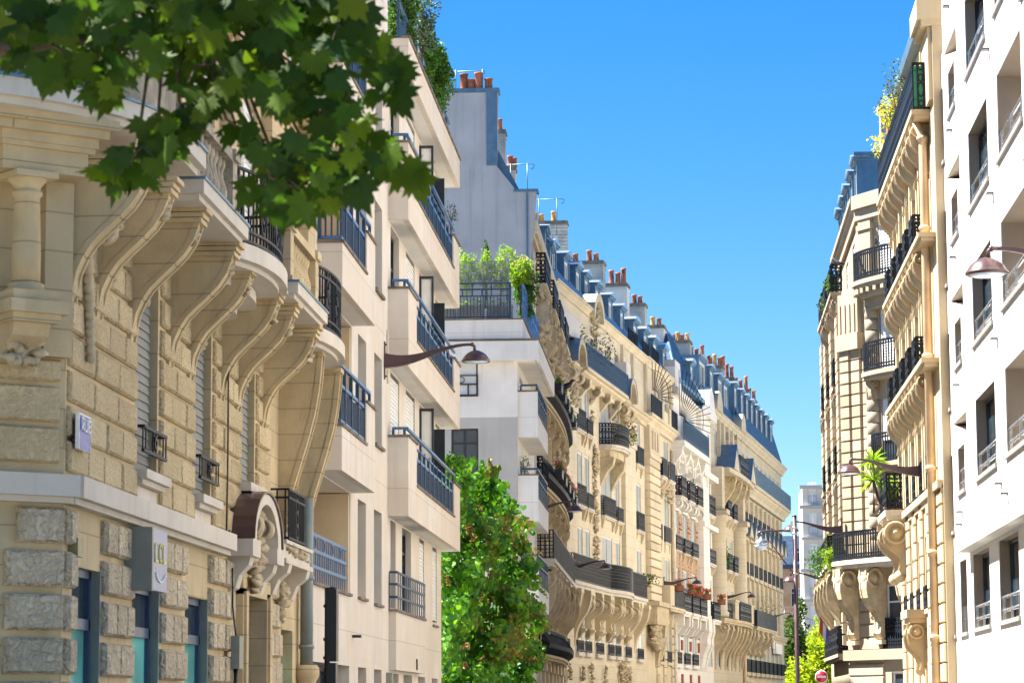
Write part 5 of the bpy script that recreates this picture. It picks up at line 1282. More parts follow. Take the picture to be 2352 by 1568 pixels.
m = MB(L5); m.prism([(.15, 21.3), (-1.2, 24.6), (-8, 25.2), (-8, 21.3)], 57, 75); m.build('mansard_roof', SLATE, h4)
for px, py, w_ in ((1620, 858, 4), (1640, 846, 2.4), (1660, 862, 3.0), (1673, 890, 3)):
    u = L5.uz(px-6, py+6, -.35)[0]; dormer(h4, L5, u-w_*.6, u+w_*.35, 21.5, 24.6, -.3, 2.0, ZINC)
chimney(h4, L5, 1587.5, 1620, 819, 21, (1586, 1598, 1611), CHIM_G, TERRA, gap=-1.6, thick=1.3, poth=.8)
chimney(h4, L5, 1624, 1661, 838, 21, (1626, 1630, 1640, 1651, 1659), CHIM_G, [TERRA, TERRA, TERRA_O], gap=-1.4, thick=1.3, poth=.8)
chimney(h4, L5, 1662, 1687, 866, 21, (1668, 1679), CHIM_G, TERRA, gap=-1.2, thick=1.3, poth=1.1)
m = MB(L5); m.tube([(74.7, .14, 0), (74.7, .14, 7)], .13, 8); m.build('drainpipe', PIPE_R, h4)
# ---- fifth house: corner block with a long mansard
CE = [75.6+3.32*k for k in range(9)]
ops = []
for k, a in enumerate(CE):
    for z0, z1 in ((4.3, 6.6), (7.7, 10.2), (11.3, 13.8), (14.9, 17.0), (18.2, 20.0)): ops.append((a, a+1.8, z0, z1))
    ops.append((a-.2, a+2.0, .3, 2.8))
h5 = house('corner_house', 'cream stone corner house with long slate mansard and row of white capped dormers', 75.0, 106.5, 21.4, ST_C, ops)
for p in ops: win(h5, L5, *p[:4], -.1, 'shut' if 3 < p[2] < 18 else 'glass', pitch=.16)
m = MB(L5)
for a in CE: 
    for z in (4.25, 11.25, 14.85): m.box(a-.2, a+2.0, 0, .25, z-.25, z)
    m.box(a-.75, a-.35, 0, .2, 7.4, 16.8)
    m.oprism([(a-.5, 13.9), (a+2.3, 13.9), (a+.9, 15.0)], 0, .6); m.box(a-.3, a+2.1, 0, .3, 13.7, 13.9)
p = m.build('window_trim', ST_C, h5)
for a in CE:
    g = MB(L5)
    for z in (4.27, 11.27, 14.87): iron(g, [(a-.1, .18), (a+1.9, .18)], z, z+.9, .17, .06, 'plain')
    g.build('window_guard', IRON, h5)
m = MB(L5)
for a in CE: m.oprism([(a-.6, 13.92), (a+.9, 15.1), (a+2.4, 13.92), (a+2.4, 14.0), (a+.9, 15.2), (a-.6, 14.0)], -.02, .65)
m.build('pediment_cover', ZINC, h5)
m = MB(L5); cornice(m, 75, 106.6, 17.9, .75, .9); p = m.build('balcony', ST_C, h5); g = MB(L5); iron(g, [(75.2, .7), (106.4, .7)], 17.9, 19.1, .14, .06, 'mesh'); g.build('railing', IRON_BLUE, p)
b = balcony(h5, L5, [(75.6, 1.0), (90.5, 1.0)], 7.25, 7.5, 1.15, ST_C, 'mesh', .14, w=.06, lab='dark railed balcony over the corner shop')
for u in (76.5, 80, 83.5, 87): m = MB(L5); console(m, u, .8, 7.25, 1.8, .95, S_SCROLL, .35); m.build('bracket', ST_ORN, b)
m = MB(L5); cornice(m, 75, 106.6, 21.45, .5, .7); cornice(m, 75, 106.6, 7.4, .35, .6); cornice(m, 75, 106.6, 3.6, .3, .4)
m.build('cornice', ST_C, h5)
m = MB(L5); m.prism([(.2, 21.45), (-.9, 25.2), (-8, 25.8), (-8, 21.45)], 75, 106.6); m.build('mansard_roof', SLATE, h5)
for px, py in ((1692, 901), (1707, 913), (1719, 925), (1730, 936), (1741, 947), (1752, 957), (1763, 967), (1774, 976)):
    u = L5.uz(px-4, py, -.3)[0]; dormer(h5, L5, u-.9, u+1.0, 21.7, 25.1, -.25, 1.8, ZINC)
chimney(h5, L5, 1685.6, 1721, 893, 21, (1689, 1700, 1712), CHIM_G, TERRA, gap=-1.3, thick=1.3, poth=1.)
chimney(h5, L5, 1719, 1737, 917.5, 21, (1720, 1730), CHIM_G, TERRA, gap=-1.2, thick=1.3, poth=1.)
m = MB(L5); m.box(96.5, 101.8, .05, .3, 5.95, 6.75); m.build('shop_fascia', PALE, h5)
for u in (77, 80.4, 83.7, 87, 90.3, 93.6): m = MB(L5); m.box(u+1.9, u+2.7, .1, .2, 6.3, 7.0); m.build('wall_plaque', FRAME_W, h5)
m = MB(L5); m.prism([(.1, 3.3), (1.0, 2.9), (1.0, 2.6), (.1, 2.6)], 88, 106); m.build('awning', plain('awning_green', (.03, .06, .035), rough=.7), h5)
SILLM = plain('sill_grey', (.30, .285, .27), rough=.5)
# ================================================================ WHITE MODERN BUILDING (right)
R1 = Fr(6.2, 0, 0, -1)
white = thing('office_building', 'white panelled modern building with deep window recesses and metal guard rails on the right', 'building', R1.mat(67.1))
SILL = [6.46, 9.33, 12.25, 15.19, 18.1, 21.0]
ops = []; glz = []
cols = []
for c in range(4):     # pattern repeats towards the camera
    d = -16.6*c
    cols.append(d)
for s in SILL:
    t = s+1.68
    for d in cols:
        ops += [(55.2+d, 58.95+d, s, t, .3), (49.5+d, 53.4+d, s, t, 1.5)]
        ops += [(60.88+d, 63.85+d, t-.63, t, .45), (61.5+d, 63.0+d, s, t-.66, .7), (64.25+d, 65.75+d, s-.77, t-.68, .7)]
KS = 5.9/6.2
far_ops = [p for p in ops if 64 < p[0] and p[1] < 67 and p[3] < 17.2]
ops = [(p[0]*KS, p[1]*KS, EYE+(p[2]-EYE)*KS, EYE+(p[3]-EYE)*KS, p[4]) for p in ops if p[1] < 64 and p[0] > 3.4]
R1B = R1; R1 = Fr(5.9, 0, 0, -1); UE = 64.05*KS; ZO = EYE+(5.18-EYE)*KS
m = MB(R1); m.wall(30, UE, ZO, 23.4, [q for q in ops if q[0] > 30.3]); m.quad((UE, 0, ZO), (UE, -.3, ZO), (UE, -.3, 23.4), (UE, 0, 23.4)); m.build('wall', WHITE, white)
m = MB(R1B); m.wall(UE, 67.1, 5.0, 17.0, far_ops); m.build('wall', WHITE, white)
op2 = []
for k in range(7):
    d = -10.2*k
    op2 += [(57.05+d, 60.35+d, 3.32, 4.93, .3), (52.0+d, 55.3+d, 3.32, 4.93, .3)]
op2 += [(61.7, 63.2, 3.30, 4.93, .7), (64.43, 65.95, 3.30, 4.93, .7)]
op2 = [p for p in op2 if p[0] > 3]
m = MB(R1B); m.wall(30, UE, 0, 5.3, [p for p in op2 if p[1] < UE and p[0] > 30.3]); m.wall(UE, 67.1, 0, 4.5, []) if 0 else m.wall(UE, 67.1, 0, 5.0, [p for p in op2 if p[1] > UE]); m.build('ground_wall', WHITE, white)
m = MB(R1); m.quad((30, 0, ZO), (UE, 0, ZO), (UE, -.3, ZO), (30, -.3, ZO)); m.build('soffit', SOFFIT, white)
m = MB(R1B); m.quad((67.1, 0, 0), (67.1, -10, 0), (67.1, -10, 17.0), (67.1, 0, 17.0)); m.quad((UE, 0, 17.0), (67.1, 0, 17.0), (67.1, -10, 17.0), (UE, -10, 17.0)); m.quad((UE, 0, 17.0), (UE, -10, 17.0), (UE, -10, 23.4), (UE, 0, 23.4)); m.quad((30, .3, 23.4), (UE, .3, 23.4), (UE, -10, 23.4), (30, -10, 23.4)); m.quad((30, 0, 0), (30, -10, 0), (30, -10, 23.4), (30, .3, 23.4), (30, .3, ZO), (30, 0, ZO)); m.quad((30, -10, 0), (67.1, -10, 0), (67.1, -10, 23.4), (30, -10, 23.4)); m.build('side_wall', WHITE, white)
gm = MB(R1); inn_ = MB(R1); fin = MB(R1); sl = MB(R1)
tri = MB(R1)
k = 0
for p in ops+op2+far_ops:
    a, b, z0, z1, dp = p; base = 0 if p in ops else -.3
    if a < 38: continue
    big = b-a > 1.9
    if abs(z1-z0-.63) < .05:
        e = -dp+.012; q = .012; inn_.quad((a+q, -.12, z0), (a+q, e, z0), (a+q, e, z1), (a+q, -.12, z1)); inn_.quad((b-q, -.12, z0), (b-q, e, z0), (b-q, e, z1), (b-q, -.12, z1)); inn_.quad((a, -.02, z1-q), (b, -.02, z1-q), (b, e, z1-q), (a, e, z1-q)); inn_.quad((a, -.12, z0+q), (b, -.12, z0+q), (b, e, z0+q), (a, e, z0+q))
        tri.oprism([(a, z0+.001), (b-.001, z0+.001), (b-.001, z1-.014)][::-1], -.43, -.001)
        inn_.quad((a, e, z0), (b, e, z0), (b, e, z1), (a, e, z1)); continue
    # sheets over the reveals, recess shade put into their darker colour
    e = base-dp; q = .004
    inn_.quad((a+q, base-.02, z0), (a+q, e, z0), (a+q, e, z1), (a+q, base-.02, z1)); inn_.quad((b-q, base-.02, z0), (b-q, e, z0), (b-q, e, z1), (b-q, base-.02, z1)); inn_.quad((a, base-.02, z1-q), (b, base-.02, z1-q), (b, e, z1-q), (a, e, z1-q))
    sl.box(a-.12, b+.12, base-.1, base+.055, z0-.07, z0+.01)
    w_ = win(white, R1, a, b, z0+.02, z1-.02, e+.06, 'dark' if z1-z0 < 2 else 'dark')
    if z1-z0 < 1.75 and b-a > .2:
        g = MB(R1); zr = (z0+.22, z0+.48)
        oo = base-.06
        for z in zr: g.tube([(a+.01, oo, z), (b-.01, oo, z)], .036, 6)
        for u in ([a+.35, (a+b)/2, b-.35] if big else [(a+b)/2]): g.bar((u, oo+.02, z0+.02), (u, oo+.02, z0+.48), .05)
        g.build('guard_rail', STEEL, w_)
inn_.build('recess_shade_lining', WHITE_IN, white); tri.build('wedge_panel', WHITE, white); sl.build('window_sill', SILLM, white)
m = MB(R1)
for s in SILL[:5]:
    for u in (51.75, 59.2, 44.6): zf = EYE+(s-.47-EYE)*KS; m.box(u, u+.2, 0, .13, zf, zf+.03)
for u in (59.4, 50.8): m.box(u, u+.2, 0, .13, 5.52, 5.55)
m.build('rain_spout', FRAME_D, white)
m = MB(R1B); m.prism([(-.02, 3.32), (-.02, 3.9), (-.1, 3.9), (-.1, 3.32)], 61.5, 63); m.build('guard_panel', FRAME_D, white)
# grasses in the loggias
# ================================================================ STONE HOUSE (right) with rows of consoles
R2 = Fr(6.0, 0, 0, -1)
cons = thing('stone_house', 'sunlit stone house with rows of scroll consoles beside the white building', 'building', R2.mat(66.5))
WC = [67.3, 69.4, 71.5, 73.6, 75.7]
ops = []
for z0, z1 in ((4.1, 5.9), (7.05, 9.15), (9.95, 12.2), (13.0, 15.1), (16.1, 17.5)): ops += [(c-.5, c+.5, z0, z1, .3) for c in WC]
ops += [(72.6, 73.4, .5, 3.1, .3), (75.3, 76.2, .5, 3.1, .3)]
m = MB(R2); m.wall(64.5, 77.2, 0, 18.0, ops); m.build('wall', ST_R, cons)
m = MB(R2); m.quad((77.2, 0, 0), (77.2, -9, 0), (77.2, -9, 18), (77.2, 0, 18)); m.quad((64.5, 0, 0), (64.5, -9, 0), (64.5, -9, 21), (64.5, 0, 21)); m.box(66.4, 77.1, -9, -.3, 18.0, 18.2); m.build('side_wall', ST_R, cons)
for p in ops: win(cons, R2, *p[:4], -.1, 'shut' if p[2] > 6 else 'glass', pitch=.09, sm=SHUT)
m = MB(R2)
z = .4
while z < 6.5:
    for a, b in ((64.6, 66.6), (67.95, 68.75), (70.05, 70.85), (72.1, 73.0), (74.2, 75.1), (76.3, 77.15)): m.block(a, (a+b)/2-.01, z, z+.43, 0, .07, .025); m.block((a+b)/2+.01, b, z, z+.43, 0, .07, .025)
    z += .46
m.build('banded_blocks', ST_R, cons)
m = MB(R2)
for c in WC:
    for s in (-1, 1):
        m.box(c+s*.72-.14, c+s*.72+.14, 0, .12, 7.0, 17.6); m.box(c+s*.95-.05, c+s*.95+.05, 0, .07, 7.0, 17.6)
m.build('pilaster_strip', ST_R, cons)
b = balcony(cons, R2, [(65.4, .46), (77.7, .46)], 15.7, 15.92, 1.15, ST_R, 'lace', .14, w=.03, im=IRON, lab='top balcony running the whole front')
for k in range(10): m = MB(R2); console(m, 66.1+1.22*k, .32, 15.7, 1.2, .43, S_SCROLL, .17); m.build('console', ST_R, b)
g = MB(R2); g.quad((65.46, .38, 15.98), (65.46, .1, 15.98), (65.46, .1, 17.0), (65.46, .38, 17.0)); g.build('green_screen', plain('green_canvas', (.01, .16, .08), rough=.6), b)
g = MB(R2); g.quad((65.5, .36, 15.98), (77.5, .36, 15.98), (77.5, .36, 16.9), (65.5, .36, 16.9)); g.build('canvas_screen', plain('dark_canvas', (.02, .035, .045), rough=.7), b)
for z, hh in ((12.62, .9), (9.62, .9)):
    b = balcony(cons, R2, [(64.8, .42), (76.9, .42)], z, z+.2, 0, ST_R)
    for c in WC:
        g = MB(R2); iron(g, [(c-.6, .02), (c-.6, .37), (c+.6, .37), (c+.6, .02)], z+.22, z+.95, .11, .03, 'lace'); g.build('railing', IRON, b)
        for s in (-.75, .45): m = MB(R2); console(m, c+s, .3, z, 1.15, .39, S_SCROLL, .17); m.build('console', ST_R, b)
b = balcony(cons, R2, [(64.6, .14), (75.4, .14)], 6.6, 6.92, 0, ST_R)
for c in WC[:4]: g = MB(R2); iron(g, [(c-.55, .0), (c-.55, .1), (c+.55, .1), (c+.55, .0)], 6.96, 7.75, .1, .03, 'lace'); g.build('railing', IRON, b)
for c in WC[:5]:
    m = MB(R2); m.box(c-.6, c+.6, 0, .06, 3.98, 4.1); p = m.build('window_sill', ST_R, cons); g = MB(R2); iron(g, [(c-.5, .05), (c+.5, .05)], 4.1, 4.65, .1, .03, 'lace'); g.build('railing', IRON, p)
b = balcony(cons, R2, [(75.5, .58), (78.4, .58)], 6.72, 7.0, 1.0, ST_SMOOTH, 'lace', .15, w=.03, lab='end balcony on a big scroll corbel')
for u in (75.55, 77.6):
    m = MB(R2); console(m, u, .36, 6.72, 1.5, .62, S_SCROLL, .33); m.ball((u+.18, .2, 5.2), .17, 10, 6); m.build('scroll_corbel', ST_R, b)
m = MB(R2); m.box(69.9, 71.9, 0, .5, 3.9, 4.1); m.box(70, 71.8, 0, .42, 3.76, 3.9); p = m.build('door_canopy', ST_R, cons)
for u in (70.1, 71.3): m = MB(R2); console(m, u, .34, 3.76, 1.3, .45, S_SCROLL, .2); m.build('console', ST_R, p)
m = MB(R2); m.prism([(.25, 18.0), (.3, 18.2), (-1.3, 20.6), (-9, 21), (-9, 18)], 66.35, 77.3); m.build('mansard_roof', ZINC, cons)
m = MB(R2); m.box(64.6, 66.3, -.2, .1, 15.98, 21.0); m.box(64.46, 66.34, -.2, .26, 17.75, 17.9); m.box(64.42, 66.34, -.2, .36, 17.9, 18.4); m.build('corner_pier', ST_R, cons)
m = MB(R2); m.tube([(65.9, .16, 0), (65.9, .16, 15.3), (65.9, .3, 15.7)], .1, 10)
for z in (3.2, 5.2, 7.2, 9.9, 13.0, 15.2): m.lathe((65.9, .16, z), [(.13, 0), (.13, .06), (.15, .07), (.15, .13), (.12, .16)], 10)
m.build('drainpipe', PIPE_R, cons)
# ================================================================ CORNER HOUSE (right) with bow balconies
RC = Fr(5.85, 101, -31, -1); R3 = Fr(5.85, 0, 0, -1)
corner = thing('corner_house', 'pale stone corner house with rounded iron balconies and zinc dormers across the side street', 'building', R3.mat(101))
ZL = [6.9, 10.3, 13.6, 16.9]
ops = [(-4.2, -2.35, z+.05, z+2.35, .3) for z in ZL]+[(-4.2, -2.35, 3.7, 6.0, .3), (-4.2, -2.6, .6, 2.9, .3)]
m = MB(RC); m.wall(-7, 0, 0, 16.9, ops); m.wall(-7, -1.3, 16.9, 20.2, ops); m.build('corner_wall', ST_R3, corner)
ops3 = []
for a in (103.2, 107.4, 111.6): ops3 += [(a, a+1.4, z, z+2.2, .3) for z in ZL+[3.7]]
R3S = Fr(6.5, 0, 0, -1); top3 = [p for p in ops3 if p[2] > 16]; ops3 = [p for p in ops3 if p[2] < 16]
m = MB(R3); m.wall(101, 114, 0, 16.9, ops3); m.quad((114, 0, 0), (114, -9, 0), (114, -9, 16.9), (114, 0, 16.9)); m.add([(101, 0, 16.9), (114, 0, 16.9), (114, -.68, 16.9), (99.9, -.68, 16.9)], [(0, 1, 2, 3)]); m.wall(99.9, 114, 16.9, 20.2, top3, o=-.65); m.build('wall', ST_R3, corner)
for p in ops: win(corner, RC, *p[:4], -.1, 'shut' if p[2] > 11 else 'half' if p[2] > 9 else 'glass', pitch=.1, sm=SHUT_W)
for p in ops3: win(corner, R3, *p[:4], -.1, 'shut', pitch=.13, sm=SHUT_W)
for p in top3: win(corner, R3S, *p[:4], -.1, 'shut', pitch=.13, sm=SHUT_W)
m = MB(RC)
z = 7.1
while z < 14.6:
    for a, b in ((-.62, -.02), (-1.22, -.66)): m.block(a, b, z, z+.4, 0, .2 if a > -.65 else .14, .025)
    m.block(-1.62, -1.26, z, z+.4, 0, .06, .02)
    z += .42
z = 7.2
while z < 16.3: m.lathe((-1.95, .0, z), [(.27, 0), (.3, .03), (.3, .37), (.27, .4)], 12); z += .42
m.box(-1.35, .1, 0, .3, 14.6, 15.2); m.box(-1.25, 0, 0, .2, 15.2, 16.7)
for k in range(4): m.box(-1.1+.3*k, -1.0+.3*k, .2, .24, 15.3, 16.3)
m.build('banded_pilaster', ST_R3, corner)
m = MB(R3)
for u0 in (101.05, 105.4, 109.6, 112.6):
    z = 3.9
    while z < 16.4: m.block(u0, u0+1.5, z, z+.4, 0, .22, .025); z += .42
m.build('banded_pilaster', ST_R3, corner)
m = MB(RC)
z = .5
while z < 6.0:
    if not 3.3 < z < 3.7: m.block(-2.2, -.02, z, z+.42, 0, .08, .03); 
    z += .46
m.box(-6, .1, 0, .22, 3.35, 3.72); m.build('banded_base', ST_R3, corner)
balc = []
for z, a, b, bl, rh in ((16.9, -5.4, -1.35, .75, 1.05), (13.6, -5.2, -1.7, .5, 1.05), (10.3, -4.9, -2.0, .35, 1.05)):
    P = arc(a, b, .25, bl, 14, .8)
    p = balcony(corner, RC, P, z-.28, z, rh, ST_R3, 'scroll', .15, w=.03, lab='rounded bow balcony with scrolled iron railing'); balc.append(p)
    m = MB(RC)
    if z > 16:
        m.zprism([(a+.3, 0)]+[((a+b)/2+(x-(a+b)/2)*.82, y*.75) for x, y in P]+[(b-.3, 0)], z-.6, z-.28)
        for k in range(1, 14): x, y = P[k]; m.box(x-.09, x+.09, y*.6, y*.92, z-.46, z-.28)
        m.zprism([(a+.5, 0)]+[((a+b)/2+(x-(a+b)/2)*.7, y*.5) for x, y in P]+[(b-.5, 0)], z-1.0, z-.6)
    else:
        console(m, b-.5, .3, z-.28, 1.3, .32, S_SCROLL, .16); relief(m, b-.45, b-.2, z-2.2, z-1.4, .1, 14, .14, rnd)
    m.build('console', ST_R3, p)
P = [(-5.6, 1.0), (-2.0, 1.0), (-1.0, .92), (-.1, .75), (.35, .5)]
p = balcony(corner, RC, P, 6.62, 6.9, 1.02, ST_SMOOTH, 'scroll', .15, w=.03, lab='large stone balcony on heavy scroll brackets')
for u in (-.75, -2.4, -4.6): m = MB(RC); console(m, u, .42, 6.62, 2.6, .85, S_SCROLL, .36); relief(m, u+.06, u+.36, 4.7, 6.0, .42, 14, .14, rnd); m.box(u-.05, u+.47, 0, .3, 3.9, 4.05); m.build('scroll_bracket', ST_ORN, p)
for i, (u, z) in enumerate(((101.2, 16.9), (104.6, 16.9), (108.2, 16.9), (103.0, 13.6), (107.4, 13.6), (103.0, 10.3), (107.4, 10.3), (111.6, 10.3), (111.6, 13.6))):
    o_ = .42 if z > 16 else .3
    p = balcony(corner, R3, [(u, o_), (u+(3.2 if z > 16 else 1.6), o_)], z-.25, z, 1.05, ST_R3, 'lace', .17, w=.035)
    m = MB(R3)
    for q in (u+.1, u+1.2): console(m, q, .3, z-.25, 1.1, o_*.9, S_SCROLL, .14)
    m.build('console', ST_R3, p)
p = balcony(corner, R3, [(101.3, .75), (113, .6)], 6.62, 6.9, 1.0, ST_SMOOTH, 'lace', .17, w=.035)
for u in (102, 104.5, 107, 109.5, 112): m = MB(R3); console(m, u, .4, 6.62, 2.6, .72, S_SCROLL, .3); m.build('scroll_bracket', ST_ORN, p)
b = balcony(corner, R3, [(101.5, .4), (112, .4)], 3.4, 3.62, 1.0, ST_R3, 'lace', .16, w=.05)
g = MB(RC); iron(g, [(-4.3, .08), (-2.3, .08)], 3.74, 4.8, .14, .035, 'lace'); g.build('window_guard', IRON, corner)
m = MB(RC); P = [(-7, .35), (-1.5, .35), (-1.15, .3)]
m.zprism([(-7, 0)]+P+[(-1.1, 0)], 19.7, 20.2); m.zprism([(-7, 0)]+[(a, b*.6) for a, b in P]+[(-1.1, 0)], 19.3, 19.7); m.box(-2.1, -1.35, 0, .16, 16.95, 19.3); m.box(-5.0, -4.35, 0, .16, 16.95, 19.3); m.box(-2.2, -1.3, 0, .22, 18.9, 19.1); m.build('cornice', ST_R3, corner)
m = MB(R3S); cornice(m, 99.95, 114, 20.2, .35, .7); m.build('cornice', ST_R3, corner)
m = MB(); lo = [(6.5, 101.2), (6.5, 114), (15, 114), (15, 101.2)]; hi = [(7.0, 101.2), (7.0, 113.6), (15, 113.6), (15, 101.2)]
m.add([(x, y, 20.2) for x, y in lo]+[(x, y, 22.0) for x, y in hi], [(0, 1, 5, 4), (1, 2, 6, 5), (2, 3, 7, 6), (3, 0, 4, 7), (4, 5, 6, 7)]); m.build('mansard_roof', ZINC, corner)
m = MB(); A = RC.w(-7, .2, 0); B_ = RC.w(-1.3, .2, 0); m.zprism([A[:2], B_[:2], (6.4, 101.2), (15, 101.2), (15, A[1])], 20.2, 20.26); m.box(6.4, 9, 101.1, 101.2, 22.0, 22.14); m.build('roof_terrace', ZINC, corner)
for u in (101.22, 104.0, 106.9, 109.4, 112.2): dormer(corner, R3S, u, u+1.5, 20.25, 22.2, .0, 1.3, ZINC)
def stack(root, x0, x1, Y, zb, zt, pots, mat=CHIM_G, d=.8):
    m = MB(); m.box(x0, x1, Y, Y+d, zb, zt-.2); m.box(x0-.08, x1+.08, Y-.08, Y+d+.08, zt-.2, zt); c = m.build('chimney', mat, root)
    for x in pots: p = MB(); p.lathe((x, Y+d*.4, zt), [(.17, 0), (.14, .06), (.13, .45), (.16, .5), (.16, .6), (.1, .6)], 12); p.build('chimney_pot', TERRA, c)
x = aty(2022, 240, 110)[0]; zt = aty(2022, 240, 110)[2]; stack(corner, x, x+2.2, 110, 21, zt, [x+.85, x+1.5])
x = aty(2027, 300, 106)[0]; zt = aty(2027, 310, 106)[2]; stack(corner, x, x+2.0, 106, 21, zt, [x+.3], CHIM_W)
m = MB(); bx_ = RC.w(-7, 0, 0); m.quad((bx_[0], bx_[1], 0), (15, bx_[1], 0), (15, bx_[1], 20.2), (bx_[0], bx_[1], 20.2)); m.build('side_wall', ST_R3, corner)
fl = thing('flag', 'small blue white and red flag on the low balcony of the corner house', 'flag', R3.mat(103, .55, 4.6))
m = MB(R3); m.bar((102.9, .45, 4.2), (103.0, .95, 5.0), .03); m.build('flag_pole', POST, fl)
for k, mt in enumerate((SIGN_BLUE, WHITEP, SIGN_RED)):
    m = MB(R3); o0 = .62+.11*k; m.add([(102.95, o0, 4.46+.17*k), (102.95, o0+.11, 4.63+.17*k), (103.0, o0+.13, 4.1+.17*k), (103.03, o0+.02, 3.9+.17*k)], [(0, 1, 2, 3)]); m.build('stripe', mt, fl)
# ================================================================ FAR BUILDINGS, TREES
FP = FrW(aty(1846, 1300, 262)[0], 262)
far = thing('apartment_building', 'far pale apartment house with bow window beyond the street trees', 'building', FP.mat())
m = MB(FP); ops = []
for k in range(7):
    z = 3.4+2.92*k; ops += [(.55, 1.35, z, z+2.0, .2)]
m.wall(0, 1.9, 0, 22.4, ops); m.build('wall', CHIM_W, far)
m = MB(FP); m.wall(1.9, 9, -0, 22.4, [(6.2, 7.4, 3.4+2.92*k, 5.6+2.92*k, .2) for k in range(7)], o=-.5); m.quad((1.9, 0, 0), (1.9, -.5, 0), (1.9, -.5, 22.4), (1.9, 0, 22.4)); m.quad((0, 0, 0), (0, -9, 0), (0, -9, 22.4), (0, 0, 22.4)); m.quad((0, 0, 22.4), (9, -.5, 22.4), (9, -9, 22.4), (0, -9, 22.4)); m.build('side_wall', FARW, far)
m = MB(FP)
for k in range(7): z = 3.1+2.92*k; m.box(-.15, 2.0, 0, .25, z-.25, z) if k % 2 else None; m.box(.4, 1.5, 0, .2, z-.1, z+.1)
m.lathe((4.0, -.4, 8), [(1.1, 0), (1.1, 14), (.9, 14.1)], 16); m.box(-.3, 5.4, -.3, .4, 20.4, 20.7); m.box(-.3, 5.4, -.3, .4, 22.3, 22.6); m.box(-.3, 5.4, -.6, .4, 14.4, 14.7); m.build('string_course', FARW, far)
for p in ops: win(far, FP, *p[:4], -.12, 'shut', sm=SHUT_W, pitch=.3)
m = MB(FP); m.box(4.2, 9, -6, -2, 22.4, 26.5); m.box(4.0, 9.2, -6.2, -1.8, 26.5, 26.8); m.build('attic', PALE, far)
m = MB(FP); m.tube([(2.3, -.3, 0), (2.3, -.3, 21)], .13, 6); m.build('drainpipe', plain('blue_pipe', (.1, .17, .24), rough=.4), far)
m = MB(FP)
for p in ops: iron(m, [(p[0], .12), (p[1], .12)], p[2], p[2]+.7, .16, .012, 'plain')
m.build('window_guard', ZINC, far)
Y2 = 300; x0 = aty(1797, 1300, Y2)[0]; FS = FrW(x0, Y2); zz = lambda y: aty(1820, y, Y2)[2]
fs = thing('far_house', 'distant slate roofed brick house with balustrade and dormer at the street end', 'building', FS.mat())
m = MB(FS); m.wall(0, 6, zz(1440), zz(1318), [(.9, 2.6, zz(1392), zz(1350), .3)]); m.wall(0, 6, zz(1318), zz(1302), []); m.build('wall', BRICK, fs)
m = MB(FS); m.wall(0, 6, 0, zz(1440), [(1, 2.6, zz(1530), zz(1490), .3)], o=.1); m.quad((0, 0, 0), (0, -8, 0), (0, -8, zz(1302)), (0, 0, zz(1302))); m.quad((6, 0, 0), (6, -8, 0), (6, -8, zz(1302)), (6, 0, zz(1302))); m.build('lower_wall', CHIM_W, fs)
win(fs, FS, .9, 2.6, zz(1392), zz(1350), -.15, 'glass'); win(fs, FS, 1, 2.6, zz(1530), zz(1490), -.15, 'glass')
m = MB(FS); m.box(0, 6, 0, .9, zz(1420), zz(1412)); m.box(0, 6, .7, .9, zz(1396), zz(1392)); m.box(0, 6, 0, .7, zz(1441), zz(1436))
for k in range(20): m.lathe((.15+.3*k, .8, zz(1412)), [(.08, 0), (.12, .25), (.06, .5), (.09, zz(1396)-zz(1412))], 6)
m.build('balustrade', ST_C, fs)
m = MB(FS); m.prism([(.5, zz(1302)), (-1.5, zz(1228)), (-7, zz(1222)), (-8, zz(1302))], -.2, 6.2); m.build('slate_roof', SLATE, fs)
dormer(fs, FS, 1.4, 3.2, zz(1296), zz(1254), .1, 2.5, FRAME_BL)
m = MB(FS); m.box(-.3, 6.2, .3, .8, zz(1306), zz(1296)); m.build('gutter', FRAME_BL, fs)
m = MB(FS); m.lathe((3.6, -4, zz(1224)), [(1.3, 0), (1.2, .3), (.6, .6), (.6, .8), (1.7, .85), (1.4, 1.2), (.6, 1.7), (.1, 1.9)], 14); m.build('turret_cap', TERRA, fs)
x, _, z = aty(1841, 1174, 290); t = thing('lift_platform', 'tiny red and blue lift platform beside the far pale house', 'lift platform', Matrix.Translation((x, 290, 0)))
m = MB(); m.box(x-.3, x+.42, 290, 291, z-.4, z+.3); m.build('cabin', SIGN_RED, t); m = MB(); iron(m, [(x-.25, 290.1), (x+.4, 290.1)], z+.3, z+.95, .16, .05, 'plain'); m.build('railing', FRAME_BL, t); m = MB(); m.box(x+.15, x+.4, 290.3, 290.7, 0, z-.4); m.build('mast', STEEL, t)
